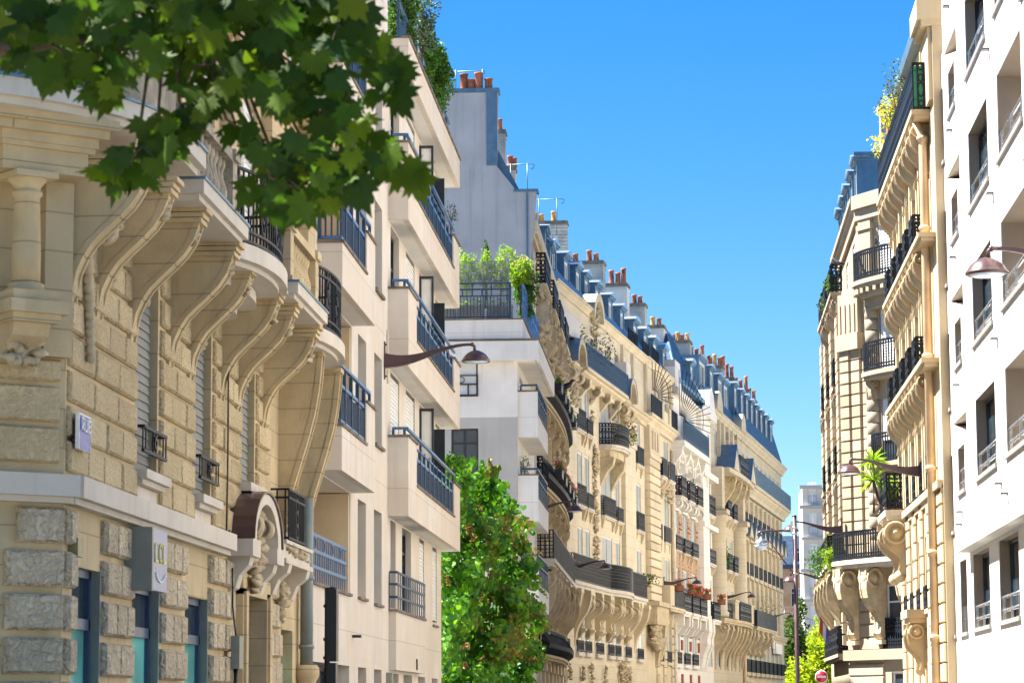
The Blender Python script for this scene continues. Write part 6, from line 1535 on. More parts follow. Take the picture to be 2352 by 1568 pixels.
def tree(name, label, base, h, crown, mat, seed, n, leaf, tr=.16, group=None):
    """trunk with limbs, crown = clumps (dx,dy,z,rx,ry,rz)"""
    rnd = random.Random(seed); t = thing(name, label, 'tree', Matrix.Translation(base), group)
    b = MB(); x, y, z = base
    b.tube([(x, y, z), (x+.05, y, z+h*.3), (x-.05, y, z+h*.6), (x, y, z+h*.85)], [tr, tr*.8, tr*.55, tr*.2], 8)
    f = MB(); tot = sum(c[3]*c[5] for c in crown)
    for dx, dy, cz, rx, ry, rz in crown:
        clump(f, (x+dx, y+dy, z+cz), (rx, ry, rz), int(n*rx*rz/tot), leaf, rnd, .35)
        b.tube([(x, y, z+h*rnd.uniform(.3, .6)), (x+dx*.5, y+dy*.5, z+cz*.8), (x+dx, y+dy, z+cz+rz*.3)], [tr*.45, tr*.3, .02], 6)
        for _ in range(4): b.tube([(x+dx*.6, y+dy*.6, z+cz*.85), (x+dx+rx*rnd.uniform(-.8, .8), y+dy+ry*rnd.uniform(-.8, .8), z+cz+rz*rnd.uniform(-.3, .8))], [tr*.18, .015], 5)
    b.build('trunk', BARK, t); f.build('crown', mat, t); return t
x, _, _ = aty(1822, 1560, 246)
tree('street_tree', 'shaded dark green street tree behind the lamp post', (x, 246, 0), 11, [(-.7, 0, 5, 1.6, 2.0, 3.6), (.2, 0, 8.0, 1.3, 1.6, 2.1), (.7, .5, 6.3, 1.1, 1.6, 2.7), (.75, .3, 10.4, .55, .9, 1.3)], L_FARD, 21, 5200, .34)
x, _, _ = aty(1889, 1560, 236)
cr = [(-.7, 0, 2.6, 1.5, 1.4, 1.2), (.3, 0, 3.6, 1.3, 1.3, 1.9), (.45, .3, 5.4, .75, .9, 1.2), (.9, .3, 4.2, .9, 1.0, 1.4), (.1, 0, 4.6, .7, .9, .8), (.55, 0, 6.3, .28, .4, .5), (-1.4, 0, 2.0, .7, .8, .6)]
tree('street_tree', 'sunlit yellow green street tree behind the red no entry sign', (x, 236, 0), 11, [tuple(v*1.62 for v in c) for c in cr], L_FAR, 22, 9000, .4, .2)
# ================================================================ VINE between the cream and the pale building
rnd = random.Random(33)
vx = lambda px, py, Y: aty(px, py, Y)
vine = thing('climbing_vine', 'dense green climbing vine turning brown on its street side between cream and pale buildings', 'climbing plant', Matrix.Translation((-6.0, 74, 0)))
def vleaf(mb, c, s, rnd, face=(0.35, -1, .25)):
    """heart shaped leaf hanging tip down, facing roughly the light"""
    n = Vector((face[0]+rnd.gauss(0, .45), face[1]+rnd.gauss(0, .4), face[2]+rnd.gauss(.15, .35))).normalized()
    dn = Vector((rnd.gauss(0, .35), rnd.gauss(0, .2), -1)); dn = (dn-n*dn.dot(n)).normalized(); sd = n.cross(dn)
    c = Vector(c)
    pts = [(0, -.28), (.34, -.45), (.52, -.12), (.36, .28), (0, .62), (-.36, .28), (-.52, -.12), (-.34, -.45)]
    k = rnd.uniform(.05, .22)
    v = [tuple(c+sd*(a*s)+dn*(b*s)-n*(abs(a)*s*k)) for a, b in pts]
    mb.add(v, [(0, 1, 2, 3, 4), (0, 4, 5, 6, 7)])
g1, g2, g3, g4 = MB(), MB(), MB(), MB()
edge = [(1040, 1020), (1060, 1112), (1100, 1145), (1150, 1175), (1220, 1205), (1300, 1215), (1380, 1235), (1440, 1245), (1500, 1225), (1570, 1215), (1640, 1225)]
def right_edge(py):
    for i in range(len(edge)-1):
        if edge[i][0] <= py <= edge[i+1][0]:
            t = (py-edge[i][0])/(edge[i+1][0]-edge[i][0]); return edge[i][1]+(edge[i+1][1]-edge[i][1])*t
    return edge[-1][1]
cnt = 0
while cnt < 12000:
    py = rnd.uniform(1040, 1660); re = right_edge(py)+rnd.gauss(0, 9)+13*math.sin(py/17)+9*math.sin(py/7.3)
    px = rnd.uniform(1008, 1250)
    if px > re: continue
    top = 1055+ (px-1012)*.35*(px > 1060) + 14*math.sin(px/13)
    if py < top and rnd.random() > .25: continue
    t = (px-1012)/220
    Y = 70.2+rnd.gauss(0, .22)+3.0*t+.9*math.sin(px/21+py/47)+.5*math.sin(py/19-px/33)
    c = aty(px, py, Y); s = rnd.uniform(.11, .2)
    patch = math.sin(px/31+1.3)*math.sin(py/57+.4)+.5*math.sin(px/11-py/29)
    if math.sin(px/17+py/31)*math.sin(py/23-px/41) < -.72 and rnd.random() < .75: cnt += 1; continue
    br = t > .38+.16*patch and 1180 < py < 1520 and rnd.random() < .45+.35*patch
    vleaf(g2 if br else g1, c, s*(.8 if br else 1), rnd); cnt += 1
for k in range(26): 
    px, py = rnd.uniform(1018, 1110), rnd.uniform(1150, 1560); c = aty(px, py, 70.0+3*(px-1012)/220)
    for _ in range(6): leaf_quad(g3, (c[0]+rnd.gauss(0, .05), c[1], c[2]+rnd.gauss(0, .05)), .16, rnd, asp=.8)
for k in range(34):      # stray shoots
    py = rnd.uniform(1120, 1620); px = right_edge(py)-10
    if k > 24: px, py = rnd.uniform(1030, 1140), 1062+rnd.uniform(0, 40)
    q = Vector(aty(px, py, 72.8 if k <= 24 else 71)); d = Vector((rnd.uniform(.5, 1), rnd.uniform(-.6, .2), rnd.uniform(-.5, .3))) if k <= 24 else Vector((rnd.uniform(-.3, .5), 0, 1))
    for j in range(8): vleaf(g1 if k % 3 else g2, q+d*(.07*j)+Vector((0, 0, -.006*j*j)), .16-.012*j, rnd)
g1.build('green_foliage', L_VINE, vine); g2.build('turning_foliage', L_VINEB, vine); g3.build('dry_seed_heads', L_DRY, vine)
m = MB()
for k in range(46):
    px = 1016+4.2*k; Y = 71.2+3.4*(px-1012)/220; P = []
    for j in range(9):
        py = 1640-(1640-max(1075, 1060+(px-1012)*.5))*j/8; re = right_edge(py)-8; P.append(aty(min(px+6*math.sin(j*1.3+k), re), py, Y+.2*math.sin(j+k)))
    m.tube(P, [.03-.003*j for j in range(9)], 5)
m.build('stem', BARK, vine)
m = MB(); m.box(-7.2, -5.7, 72.3, 72.5, 0, 7.4); solo(m, 'garden_wall', RENDER, (-6.4, 72.4, 0), 'rendered garden wall hidden under the climbing vine', 'garden wall')
# ================================================================ FOREGROUND PLANE TREE
rnd = random.Random(5)
LP = [(0, -.02), (.12, -.12), (.36, -.22), (.37, -.06), (.60, .0), (.45, .10), (.72, .36), (.49, .33), (.50, .47), (.31, .36), (.30, .54), (.22, .66), (.12, .62), (0, .95)]
LPTS = LP+[(-a, b) for a, b in LP[-2:0:-1]]
def pleaf(mb, c, s, rnd, n=None, dn=None):
    n = n or Vector((rnd.gauss(0, .55), -1+rnd.gauss(0, .35), rnd.gauss(.05, .5)))
    n = Vector(n).normalized(); dn = Vector(dn or (rnd.gauss(0, .45), rnd.gauss(-.1, .3), -1)); dn = (dn-n*dn.dot(n)).normalized(); sd = n.cross(dn); c = Vector(c)
    k = rnd.uniform(.05, .35); q = rnd.uniform(-.1, .25)
    v = [tuple(c+sd*(a*s)+dn*(b*s)-n*(abs(a)*s*k)-n*(b*b*s*q)) for a, b in LPTS]
    v.append(tuple(c+dn*(.25*s)+n*(.02*s))); L = len(LPTS); mb.add(v, [(i, (i+1) % L, L) for i in range(L)])
plane = thing('plane_tree', 'blurred overhanging plane tree branches with lobed leaves close to the camera', 'tree', Matrix.Translation((-4.9, 12.4, 0)))
tb = MB(); tb.tube([(-4.9, 12.4, 0), (-4.85, 12.4, 1.5), (-4.9, 12.5, 3.2), (-4.7, 12.6, 5.2), (-4.5, 12.8, 7.5)], [.22, .19, .17, .14, .08], 10)
limb = [(-4.8, 12.5, 3.6), (-4.2, 13.0, 4.5), (-3.4, 13.3, 4.95), (-2.6, 13.4, 5.05)]
tb.tube(limb, [.08, .06, .04, .02], 7); tb.build('trunk', BARK, plane)
env = [(0, 175), (60, 190), (170, 215), (260, 225), (290, 420), (330, 455), (380, 440), (420, 330), (480, 300), (560, 330), (600, 470), (660, 500), (730, 510), (790, 465), (860, 455), (960, 440), (975, 380), (930, 300), (900, 340), (840, 270), (930, 240), (940, 150), (880, 100), (850, 20), (820, 0)]
lo = [(0, 190), (60, 200), (120, 205), (200, 225), (250, 265), (262, 445), (300, 440), (355, 450), (385, 370), (430, 350), (470, 290), (530, 300), (570, 330), (590, 460), (650, 500), (700, 505), (740, 480), (780, 430), (830, 450), (860, 420), (900, 395), (960, 430), (975, 400)]
up = [(0, -60), (820, -60), (860, 20), (860, 120), (880, 110), (930, 160), (940, 200), (900, 240), (860, 300), (900, 350), (950, 375), (975, 400)]
def interp(T, x):
    for i in range(len(T)-1):
        if T[i][0] <= x <= T[i+1][0]: return T[i][1]+(T[i+1][1]-T[i][1])*(x-T[i][0])/(T[i+1][0]-T[i][0]+1e-9)
    return T[-1][1]
lv = MB(); tw = MB(); ends = []
ELL = [(200, 45, 240, 75, 62), (600, 45, 245, 85, 74), (330, 120, 140, 60, 30), (90, 120, 95, 60, 22), (255, 190, 55, 40, 9), (165, 165, 60, 35, 8), (480, 185, 90, 95, 36),
       (305, 392, 62, 48, 13), (365, 335, 42, 50, 13), (425, 290, 40, 40, 8), (560, 330, 45, 35, 4), (850, 320, 35, 45, 4), (690, 190, 110, 105, 46), (785, 285, 55, 55, 10), (690, 400, 105, 75, 30), (800, 405, 55, 42, 9), (893, 395, 55, 38, 8), (885, 165, 52, 48, 9), (795, 105, 55, 55, 11), (690, 465, 80, 30, 8), (600, 380, 25, 40, 3)]
for cx, cy, rx, ry, n in ELL:
    for k in range(int(n*1.25)):
        a = rnd.uniform(0, 6.3); q = math.sqrt(rnd.random())
        px, py = cx+rx*.92*q*math.cos(a), cy+ry*.92*q*math.sin(a)-25
        c = aty(px, py, 13.2+rnd.gauss(0, .42)); s = rnd.uniform(.095, .17)
        pleaf(lv, c, s, rnd, dn=(rnd.gauss((px-cx)/rx*.35, .4), rnd.gauss(-.1, .3), -1))
        if k % 6 == 0: ends.append((c, aty(cx, cy-30, 13.2)))
# sprays on the outline
for px, py, s in ((240, 385, .17), (275, 400, .17), (330, 395, .18), (590, 425, .17), (640, 455, .19), (700, 465, .18), (740, 440, .17), (820, 425, .18), (925, 385, .18), (955, 405, .16), (860, 205, .16), (905, 215, .17), (925, 165, .15), (870, 95, .13), (830, 20, .18), (110, 175, .15), (215, 200, .15), (255, 210, .16)):
    c = aty(px, py, 13.0+rnd.gauss(0, .12)); pleaf(lv, c, s*1.1, rnd, dn=(rnd.gauss(.25 if px > 700 else -.1, .35), -.1, -1))
# crown above the frame keeps the hanging leaves in shade
for k in range(900):
    c = (rnd.uniform(-6.2, -1.2), 13.3+rnd.gauss(0, .9), rnd.uniform(5.35, 8.2)); pleaf(lv, c, rnd.uniform(.16, .24), rnd, n=(rnd.gauss(0, .5), rnd.gauss(0, .5), 1))
for k in range(1500):  # unseen leaves left of the frame, added to shade the bank's corner
    c = (rnd.uniform(-10, -5.4), rnd.uniform(14.6, 20.5), rnd.uniform(4.6, 9)); pleaf(lv, c, rnd.uniform(.2, .3), rnd, n=(rnd.gauss(0, .6), rnd.gauss(0, .6), 1))
for cx, cy, rx, ry, n in ELL:
    c = aty(cx, cy-30, 13.2); pr = limb[min(range(4), key=lambda i: abs(limb[i][0]-c[0]))]
    tw.tube([pr, (pr[0]*.6+c[0]*.4, pr[1], max(pr[2], c[2])+.05), (pr[0]*.2+c[0]*.8, c[1], c[2]+.06), c], [.016, .011, .008, .006], 5)
for c, h in ends: tw.tube([h, ((h[0]+c[0])/2, (h[1]+c[1])/2-.05, (h[2]+c[2])/2+.05), c], [.006, .004, .002], 4)
tw.build('twig', BARK, plane); lv.build('crown', L_PLANE, plane)
# ================================================================ ROOF AND BALCONY PLANTS
def at(px, py, Y): return aty(px, py, Y)
def bush(name, label, px, py, Y, zb, rx, rz, n, mat, seed, leaf=.08, fl=None, cat='shrub', pot=None, group=None):
    x, y, z = aty(px, py, Y); return shrub(name, label, cat, (x, Y, zb), [(0, 0, max(.15, z-zb), rx, rx*.8, rz, n)], mat, seed, group, leaf, flowers=fl, pot=pot)
G = 'shrubs on the roof terrace of the cream building'
bush('conifer', 'dense green conifer on the terrace of the cream building', 922, 35, 57.5, 14.75, .36, 1.5, 4200, L_CON, 31, .1, group=G)
bush('olive_tree', 'airy grey green olive tree rising behind the terrace conifer', 968, 45, 60, 14.75, .42, .8, 900, L_OLIVE, 32, .11, group=G)
bush('terrace_shrub', 'loose dark shrub in the middle of the cream building terrace', 978, 120, 61.5, 14.8, .3, .7, 1200, L_BUSH, 34, .11, group=G)
bush('terrace_shrub', 'rounded glossy shrub spilling over the cream terrace parapet', 996, 165, 63.2, 15.3, .46, .8, 2800, L_BUSH, 33, .11, group=G)
bush('terrace_shrub', 'low shrub at the far end of the cream building terrace', 1014, 205, 65.6, 15.2, .3, .5, 900, L_BUSH, 35, .08, group=G)
bush('balcony_plant', 'small silvery plant on the top balcony of the cream building', 1035, 490, 66.6, 13.2, .2, .32, 120, L_OLIVE, 36, .06)
bush('balcony_plant', 'green potted plant at the far end of the lowest wide balcony', 1040, 1068, 67, 7.1, .28, .3, 160, L_VINE, 37, .12)
bush('box_shrub', 'clipped box shrub on the middle balcony of the pale house', 1206, 1070, 91.5, 8.6, .22, .35, 300, L_BUSH, 38, .05)
# plants on the row of houses
def rowplant(name, label, u, o, zb, h, rx, rz, n, mat, seed, leaf=.14, fl=None):
    x, y, z = L5.w(u, o, zb); return shrub(name, label, 'plant', (x, y, zb), [(0, 0, h, rx, rx, rz, n)], mat, seed, None, leaf, flowers=fl)
rowplant('climbing_plant', 'dark creeper at the left end of the long cornice balcony', 3.2, .3, 17.45, 1.0, .5, .95, 240, L_BUSH, 41)
rowplant('balcony_shrub', 'airy olive green shrub on the long cornice balcony', 7.4, .35, 17.45, 1.2, 1.0, .85, 420, L_OLIVE, 42)
rowplant('potted_plant', 'leafy potted plant hanging from the round bow balcony', 15.6, .6, 14.55, .8, .7, .8, 260, L_BUSH, 43, fl=(FL_PINK, 8, .1))
rowplant('balcony_plant', 'green plant at the right end of the long stone balcony', 22.4, .6, 7.4, 1.0, .7, .45, 200, L_BUSH, 44)
for i, (u, o) in enumerate(((34.0, .8), (39.2, .85), (42.8, .85), (46.8, .85), (55, .8))):
    lab = ['purple toned window box beside the drainpipe balcony', 'red geranium box on the leftmost brick house balcony', 'red geranium box on the middle brick house balcony', 'red geranium box on the right brick house balcony', 'red geranium box on the white bay balcony'][i]
    planter('geranium_box', lab, L5.w(u, o, 8.3), (.5, 1.4, .3), 90+i, TERRA, L_BUSH, FL_RED if i else FL_PINK, 'flower boxes on the brick house balconies')
rowplant('balcony_plant', 'trailing green plant on the half column house balcony', 59.8, .5, 11.0, .6, .5, .8, 200, L_BUSH, 45)
rowplant('potted_tree', 'bare spindly shrub on the corner shop balcony', 84, .9, 7.5, 1.7, 1.2, .9, 120, L_OLIVE, 46)
# right hand plants
bush('balcony_shrub', 'blue green tamarisk rising over the top balcony of the sunlit house', 2060, 205, 71, 15.95, .42, .9, 360, L_OLIVE, 51, .09)
bush('forsythia', 'yellow flowering shrub on the top balcony of the sunlit house', 2046, 262, 73, 15.95, .42, .55, 420, L_YEL, 52, .09)
bush('forsythia', 'lower yellow shrub at the far end of the top balcony', 2030, 335, 76.5, 15.95, .42, .5, 300, L_YEL, 53, .09)
bush('balcony_shrub', 'pale green bush behind the green screen at the near balcony end', 2122, 215, 66.6, 15.95, .3, .9, 300, L_LIME, 54, .07)
bush('yucca', 'x', 2006, 1100, 77.6, 7.05, .05, .1, 4, L_LIME, 55)
yu = bpy.data.objects['yucca']; yu['label'] = 'spiky lime yucca leaning out of the end balcony'; yu['category'] = 'plant'
m = MB(); rnd = random.Random(8)
for q, c in enumerate((aty(2006, 1102, 77.6), aty(2004, 1060, 77.7))):
    for k in range(46):
        a = rnd.uniform(0, 6.3); e = rnd.uniform(-.9, 1.2); L = rnd.uniform(.38, .62)
        d = Vector((math.cos(a)*math.cos(e), math.sin(a)*math.cos(e), math.sin(e))); n = d.cross(Vector((rnd.gauss(0, 1), rnd.gauss(0, 1), 1))).normalized()*.025; c_ = Vector(c); md = c_+d*L*.5+Vector((0, 0, .03)); e_ = c_+d*L-Vector((0, 0, .07))
        m.add([tuple(c_-n*.5), tuple(c_+n*.5), tuple(md+n), tuple(e_), tuple(md-n)], [(0, 1, 2, 3, 4)])
m.build('leaf_rosette', L_LIME, yu)
m = MB(); c = aty(2006, 1102, 77.6); m.tube([(c[0]+.3, 77.4, 7.05), (c[0]+.1, 77.5, 7.5), c, aty(2004, 1062, 77.7)], .04, 6); m.build('stem', BARK, yu)
bush('balcony_bush', 'leafy green bush filling the end balcony above the scroll corbel', 2048, 1125, 76.6, 7.15, .26, .36, 420, L_LIME, 56, .08, pot=(.22, .26, TERRA))
bush('potted_plant', 'small yellow green plant on the second balcony row of the sunlit house', 2076, 597, 76.3, 12.9, .2, .35, 120, L_LIME, 57, .07)
bush('corner_conifer', 'slim bright green conifer on the corner house balcony', 1907, 1255, 101.8, 6.9, .17, .6, 400, L_CON, 58, .09, cat='conifer')
bush('corner_shrub', 'round mixed shrub overflowing the corner house balcony', 1889, 1300, 103, 6.9, .62, .62, 900, L_BUSH, 59, .1)
bush('corner_shrub', 'yellow green creeper over the near end of the corner house balcony', 1908, 1305, 100.9, 6.9, .34, .5, 420, L_LIME, 60, .1)
for i, (px, py, Y, zb) in enumerate(((1912, 655, 101.8, 16.9), (1898, 700, 106.8, 16.9))): bush('balcony_shrub', ['dark green shrub on the near top balcony of the corner house', 'blue green shrub on the far top balcony of the corner house'][i], px, py, Y, zb, .35, .45, 300, [L_BUSH, L_OLIVE][i], 61+i, .1)
bush('loggia_grass', 'orange tipped grass in a loggia of the white building', 2338, 965, 51.5, 9.4, .02, .05, 3, L_YEL, 64)
gr = bpy.data.objects['loggia_grass']; gr['category'] = 'plant'; gr['kind'] = 'thing'; m = MB(); c = aty(2345, 990, 51.5)
for k in range(60):
    a = rnd.uniform(0, 6.3); L = rnd.uniform(.3, .62); r_ = rnd.uniform(.1, .4); m.tube([c, (c[0]+math.cos(a)*r_*.4, c[1]+math.sin(a)*r_*.4, c[2]+L*.6), (c[0]+math.cos(a)*r_, c[1]+math.sin(a)*r_, c[2]+L*.55+rnd.uniform(-.1, .3))], [.008, .008, .002], 3)
m.build('blades', L_YEL, gr)
# ================================================================ LAMPS, POSTS, SIGNS, BIRDS
lamp((-6.02, 54.6, 8.62), 0, 'bronze wall lamp on the cream building, nearest on the left')
lamp(L4.w(98.6, -.2, 8.75), R(0), 'bronze wall lamp just above the climbing vine')
lamp(L5.w(-.2, .1, 7.95), R(0), 'bronze wall lamp at the near end of the long mesh balcony')
lamp(L5.w(31.0, .35, 8.6), R(-7), 'bronze wall lamp in front of the patterned brick house')
lamp(L5.w(60.6, .3, 9.0), R(-7), 'bronze wall lamp by the small iron cross on the half column house')
lamp(L5.w(90.2, .2, 8.6), R(-7), 'farthest bronze wall lamp beside the corner shop balcony')
lamp((5.9, 36.6, 7.42), PI, 'bronze wall lamp in front of the white building at the right edge')
x, y, z = aty(2131, 1078, 69.3); lamp((5.95, 69.3, z-.02), PI, 'bronze wall lamp in front of the yucca balcony')
x, y, z = aty(1932, 1217, 101.2); lamp((x, 100.7, z), R(180), 'bronze wall lamp on the corner house behind the tall lamp post')
x, y, z = aty(1935, 1318, 107); lamp((5.85, 107.5, z-.2), R(180), 'dark wall lamp half hidden by the shrubs of the corner house')
YP = 88
post = thing('lamp_post', 'tall bronze lamp post with a side arm and silver hanging lamp', 'street lamp', Matrix.Translation((aty(1833, 1568, YP)[0], YP, 0)))
xb = aty(1832, 1568, YP)[0]+.0; zt = aty(1829, 1185, YP)[2]
m = MB(); m.tube([(xb, YP, 0), (xb, YP, 1.2), (xb-.0, YP, zt)], [.1, .07, .068], 14); m.lathe((xb, YP, 0), [(.16, 0), (.16, .9), (.12, 1.0), (.1, 1.1)], 14); m.lathe((xb, YP, zt), [(.075, 0), (.075, .03), (.0, .04)], 14); m.build('pole', POST, post)
za = aty(1818, 1217, YP)[2]; xa = aty(1741, 1220, YP)[0]
m = MB(); m.tube([(xb-.06, YP, za), (xa+.1, YP, za-.03), (xa, YP, za-.06), (xa-.01, YP, za-.16)], .034, 8); m.build('arm', POST, post)
m = MB(); m.tube([aty(1763, 1236, YP), (xb-.07, YP, aty(1823, 1316, YP)[2])], .022, 6); m.build('brace', POST, post)
m = MB()
for z in (zt-.35, za-.1, aty(1823, 1316, YP)[2]): m.lathe((xb, YP, z-.03), [(.08, 0), (.08, .05)], 14)
m.box(xb-.13, xb-.05, YP-.04, YP+.04, za-.12, za+.25); m.build('clamp', STEEL, post)
c = (aty(1749, 1240, YP)[0], YP, aty(1749, 1252, YP)[2])
m = MB(); m.lathe(c, [(.03, .36), (.05, .3), (.06, .22), (.18, .17), (.235, .1), (.24, .05), (.225, .02), (.16, -.05), (.1, -.1), (.05, -.14)], 22); m.build('lamp_shade', STEEL, post); m = MB(); m.lathe(c, [(.228, .01), (.16, -.07), (.06, -.155), (.0, -.16)], 18); m.build('lens', LENS, post)
# black signal post at the left
PX = Fr(-4.9, 0); u_, z_ = PX.uz(752, 1352)
xq, yq = -4.9, u_
sig = thing('signal_post', 'black traffic signal post seen from behind in front of the cream building', 'traffic signal', Matrix.Translation((xq, yq, 0)))
m = MB(); m.tube([(xq, yq, 0), (xq, yq, z_+.02)], .038, 10); m.build('pole', BLACK, sig)
m = MB(); w_ = .07
m.box(xq+.0, xq+w_*2.0, yq-.12, yq+.12, z_-.98, z_+.0); m.lathe((xq+w_, yq, z_-.02), [(.07, 0), (.07, .03), (.03, .05)], 10); m.box(xq+.01, xq+w_*1.9, yq-.12, yq+.12, z_-1.35, z_-1.0); m.build('signal_head', BLACK, sig)
m = MB()
for z in (z_-.25, z_-.7, z_-.95, z_-1.2): m.lathe((xq, yq, z), [(.055, 0), (.055, .04)], 10)
m.build('clamp', BLACK, sig)
YS = 96; x, _, z = aty(1887, 1553, YS)
ne = thing('no_entry_sign', 'round red no entry sign with white bar on a thin post', 'road sign', Matrix.Translation((x, YS, 0)))
m = MB(); m.lathe((x, YS, z), [(.215, 0), (.22, .012), (.215, .024)], 28, axis='o'); m.build('rim', WHITEP, ne)
m = MB(); m.lathe((x, YS-.004, z), [(.2, 0), (.2, -.004)], 28, axis='o'); m.build('disc', SIGN_RED, ne)
m = MB(); m.box(x-.15, x+.15, YS-.014, YS-.009, z-.036, z+.036); m.build('bar', WHITEP, ne)
m = MB(); m.tube([(x, YS+.06, 0), (x, YS+.06, z+.25)], .03, 8); m.build('pole', STEEL, ne)
def bird(label, p, rz, s, col):
    t = thing('pigeon', label, 'bird', Matrix.Translation(p) @ Matrix.Rotation(rz, 4, 'Z')); M = ROOTM[t.name]
    def W_(v): return tuple(M @ Vector(v))
    m = MB(); m.tube([W_(v) for v in ((-.2*s, 0, .07*s), (-.12*s, 0, .08*s), (-.03*s, 0, .1*s), (.06*s, 0, .14*s), (.1*s, 0, .19*s), (.12*s, 0, .23*s), (.15*s, 0, .235*s), (.19*s, 0, .225*s))], [.012*s, .035*s, .065*s, .06*s, .038*s, .034*s, .024*s, .004*s], 10); m.build('body', col, t)
    m = MB()
    for e in (-1, 1): m.add([W_(v) for v in ((.05*s, e*.058*s, .15*s), (-.06*s, e*.068*s, .13*s), (-.22*s, e*.03*s, .07*s), (-.05*s, e*.072*s, .07*s))], [(0, 1, 2, 3)])
    m.build('wing', IRON, t)
    m = MB()
    for e in (-1, 1): m.tube([W_((0, e*.025*s, .06*s)), W_((.01*s, e*.025*s, 0))], .006*s, 4)
    m.build('leg', TERRA, t)
BIRD = plain('pigeon_grey', (.07, .08, .1), rough=.6)
x, y, z = aty(1925, 611, 101); bird('grey pigeon on the near corner of the top balcony rail', (x, 101.1, z-.02), PI, 1.3, BIRD)
x, y, z = aty(2012, 520, 98); bird('dark pigeon standing on the bow balcony railing', (x, 97.6, 17.96), R(250), 1.3, BIRD)
x, y, z = aty(1267, 838, 108); bird('black crow perched on the upper curved balcony of the ornate house', L4.w(109, .95, 14.22), R(10), 1.9, BLACK)
x, y, z = aty(1600, 1335, 160); bird('pale pigeon on the railing left of the red geraniums', L5.w(38.3, .65, 8.38), R(200), 1.6, CHIM_G)
x, y, z = aty(2101, 141, 72); t = thing('tv_antenna', 'white comb shaped television antenna above the sunlit house roof', 'antenna', Matrix.Translation((7.2, 72, 20)))
m = MB(); p0 = aty(2096, 143, 72); p1 = aty(2112, 136, 72); m.tube([p0, p1], .014, 5)
for k in range(9): q = Vector(p0)+(Vector(p1)-Vector(p0))*k/8; m.tube([tuple(q+Vector((-.02, -.2, -.03))), tuple(q+Vector((.02, .2, .06)))], .012, 4)
m.tube([p1, (p1[0]+.05, 72, p1[2]-2.2)], .018, 5); m.build('boom', WHITEP, t)
# ================================================================ GROUND
def struct(mb, name, mat): o = mb.build(name, mat); o['kind'] = 'structure'; return o
m = MB(); m.quad((-900, -60, -.02), (900, -60, -.02), (900, 1500, -.02), (-900, 1500, -.02)); struct(m, 'ground', GROUND)
m = MB(); road = [(-3.6, -30), (-3.4, 110), (-2.3, 125), (11.5, 240)]; roadr = [(4.0, -30), (3.9, 110), (5.2, 126), (18.5, 240)]
m.add([(a, b, -.012) for a, b in road]+[(a, b, -.012) for a, b in roadr], [(i, i+1, i+5, i+4) for i in range(3)]); struct(m, 'road', ASPHALT)
for i, (L_, S_) in enumerate(((road, -2.6), (roadr, 2.3))):
    m = MB(); o_ = [(a+S_, b) for a, b in L_]
    m.add([(a, b, z) for z in (-.02, .13) for a, b in L_+o_], [(8+k, 9+k, 13+k, 12+k) for k in range(3)]+[(k, k+1, 9+k, 8+k) for k in range(3)]); struct(m, 'pavement' if i == 0 else 'pavement_right', PAVE)
R5 = Fr(6.9, 121, 7.27, -1)  # unseen house row, added so its pale front bounces sun across the street
row = thing('added_terrace', 'unseen stone terrace added along the bend to bounce sunlight onto the houses opposite', 'building', R5.mat())
ops = [(2+3.4*k, 3.4+3.4*k, z, z+2.2, .3) for k in range(30) for z in (4.2, 7.4, 10.7, 14.0, 17.2)]
m = MB(R5); m.wall(0, 105, 0, 20.5, ops); m.quad((0, 0, 0), (0, -9, 0), (0, -9, 20.5), (0, 0, 20.5)); m.quad((105, 0, 0), (105, -9, 0), (105, -9, 20.5), (105, 0, 20.5)); m.build('wall', CHIM_W, row)
m = MB(R5)
for p in ops: m.box(p[0], p[1], -.2, -.12, p[2], p[3])
m.build('shutter', SHUT_W, row)
m = MB(R5)
for z in (7.2, 17.0, 20.5): cornice(m, 0, 105, z, .5, .5)
m.build('cornice', ST_B, row); m = MB(R5); m.prism([(.1, 20.5), (-1.4, 23), (-9, 23.6), (-9, 20.5)], 0, 105); m.build('mansard_roof', ZINC, row)
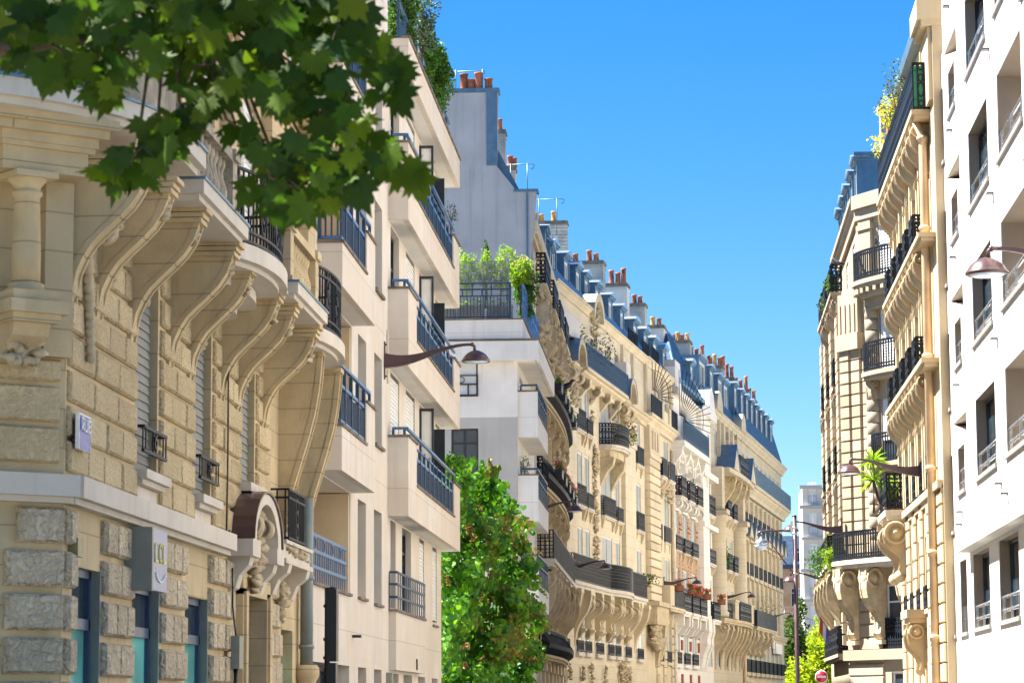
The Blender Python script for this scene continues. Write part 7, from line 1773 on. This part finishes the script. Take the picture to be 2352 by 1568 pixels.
# ================================================================ LIGHT, SKY, CAMERA
EL, AZ = 57., 8.      # sun over the left hand roofs, a little ahead
sd = Vector((-math.cos(R(EL))*math.cos(R(AZ)), math.cos(R(EL))*math.sin(R(AZ)), math.sin(R(EL))))
ld = bpy.data.lights.new('sun', 'SUN'); ld.energy = 5.0; ld.angle = R(.53); ld.color = (1, .955, .885)
lo_ = bpy.data.objects.new('sun', ld); COL.objects.link(lo_); lo_.rotation_euler = sd.to_track_quat('Z', 'Y').to_euler(); lo_.location = (-40, 20, 80)
wd = bpy.data.worlds.new('World'); SC.world = wd; wd.use_nodes = True; nt = wd.node_tree; nt.nodes.clear()
sky = nt.nodes.new('ShaderNodeTexSky'); sky.sky_type = 'NISHITA'; sky.sun_disc = False; sky.sun_elevation = R(EL); sky.sun_rotation = math.atan2(sd.x, sd.y); sky.altitude = 30; sky.air_density = 1.0; sky.dust_density = .2; sky.ozone_density = 6
hs = nt.nodes.new('ShaderNodeHueSaturation'); hs.inputs['Saturation'].default_value = 1.36; hs.inputs['Hue'].default_value = .503; hs.inputs['Value'].default_value = .76; nt.links.new(sky.outputs[0], hs.inputs['Color'])
bg = nt.nodes.new('ShaderNodeBackground'); bg.inputs[1].default_value = .05; nt.links.new(hs.outputs[0], bg.inputs[0])
wo = nt.nodes.new('ShaderNodeOutputWorld'); nt.links.new(bg.outputs[0], wo.inputs[0])
cd = bpy.data.cameras.new('camera'); co = bpy.data.objects.new('camera', cd); COL.objects.link(co); SC.camera = co
cd.sensor_fit = 'HORIZONTAL'; cd.sensor_width = 36; cd.lens = F/W*36; cd.clip_start = .5; cd.clip_end = 4000
co.matrix_world = Matrix(((BR[0], BU[0], -BF[0], 0), (BR[1], BU[1], -BF[1], 0), (BR[2], BU[2], -BF[2], EYE), (0, 0, 0, 1)))
cd.dof.use_dof = True; cd.dof.focus_distance = 85; cd.dof.aperture_fstop = 6.3
SC.view_settings.view_transform = 'Standard'; SC.view_settings.look = 'None'; SC.view_settings.gamma = 1; SC.view_settings.exposure = 2.38
SC.cycles.use_denoising = True
try: SC.cycles.denoiser = 'OPENIMAGEDENOISE'
except Exception: pass
SC.cycles.max_bounces = 10; SC.cycles.diffuse_bounces = 6; SC.cycles.glossy_bounces = 3; SC.cycles.transmission_bounces = 2; SC.cycles.caustics_reflective = False; SC.cycles.caustics_refractive = False
SC.cycles.sample_clamp_indirect = 6
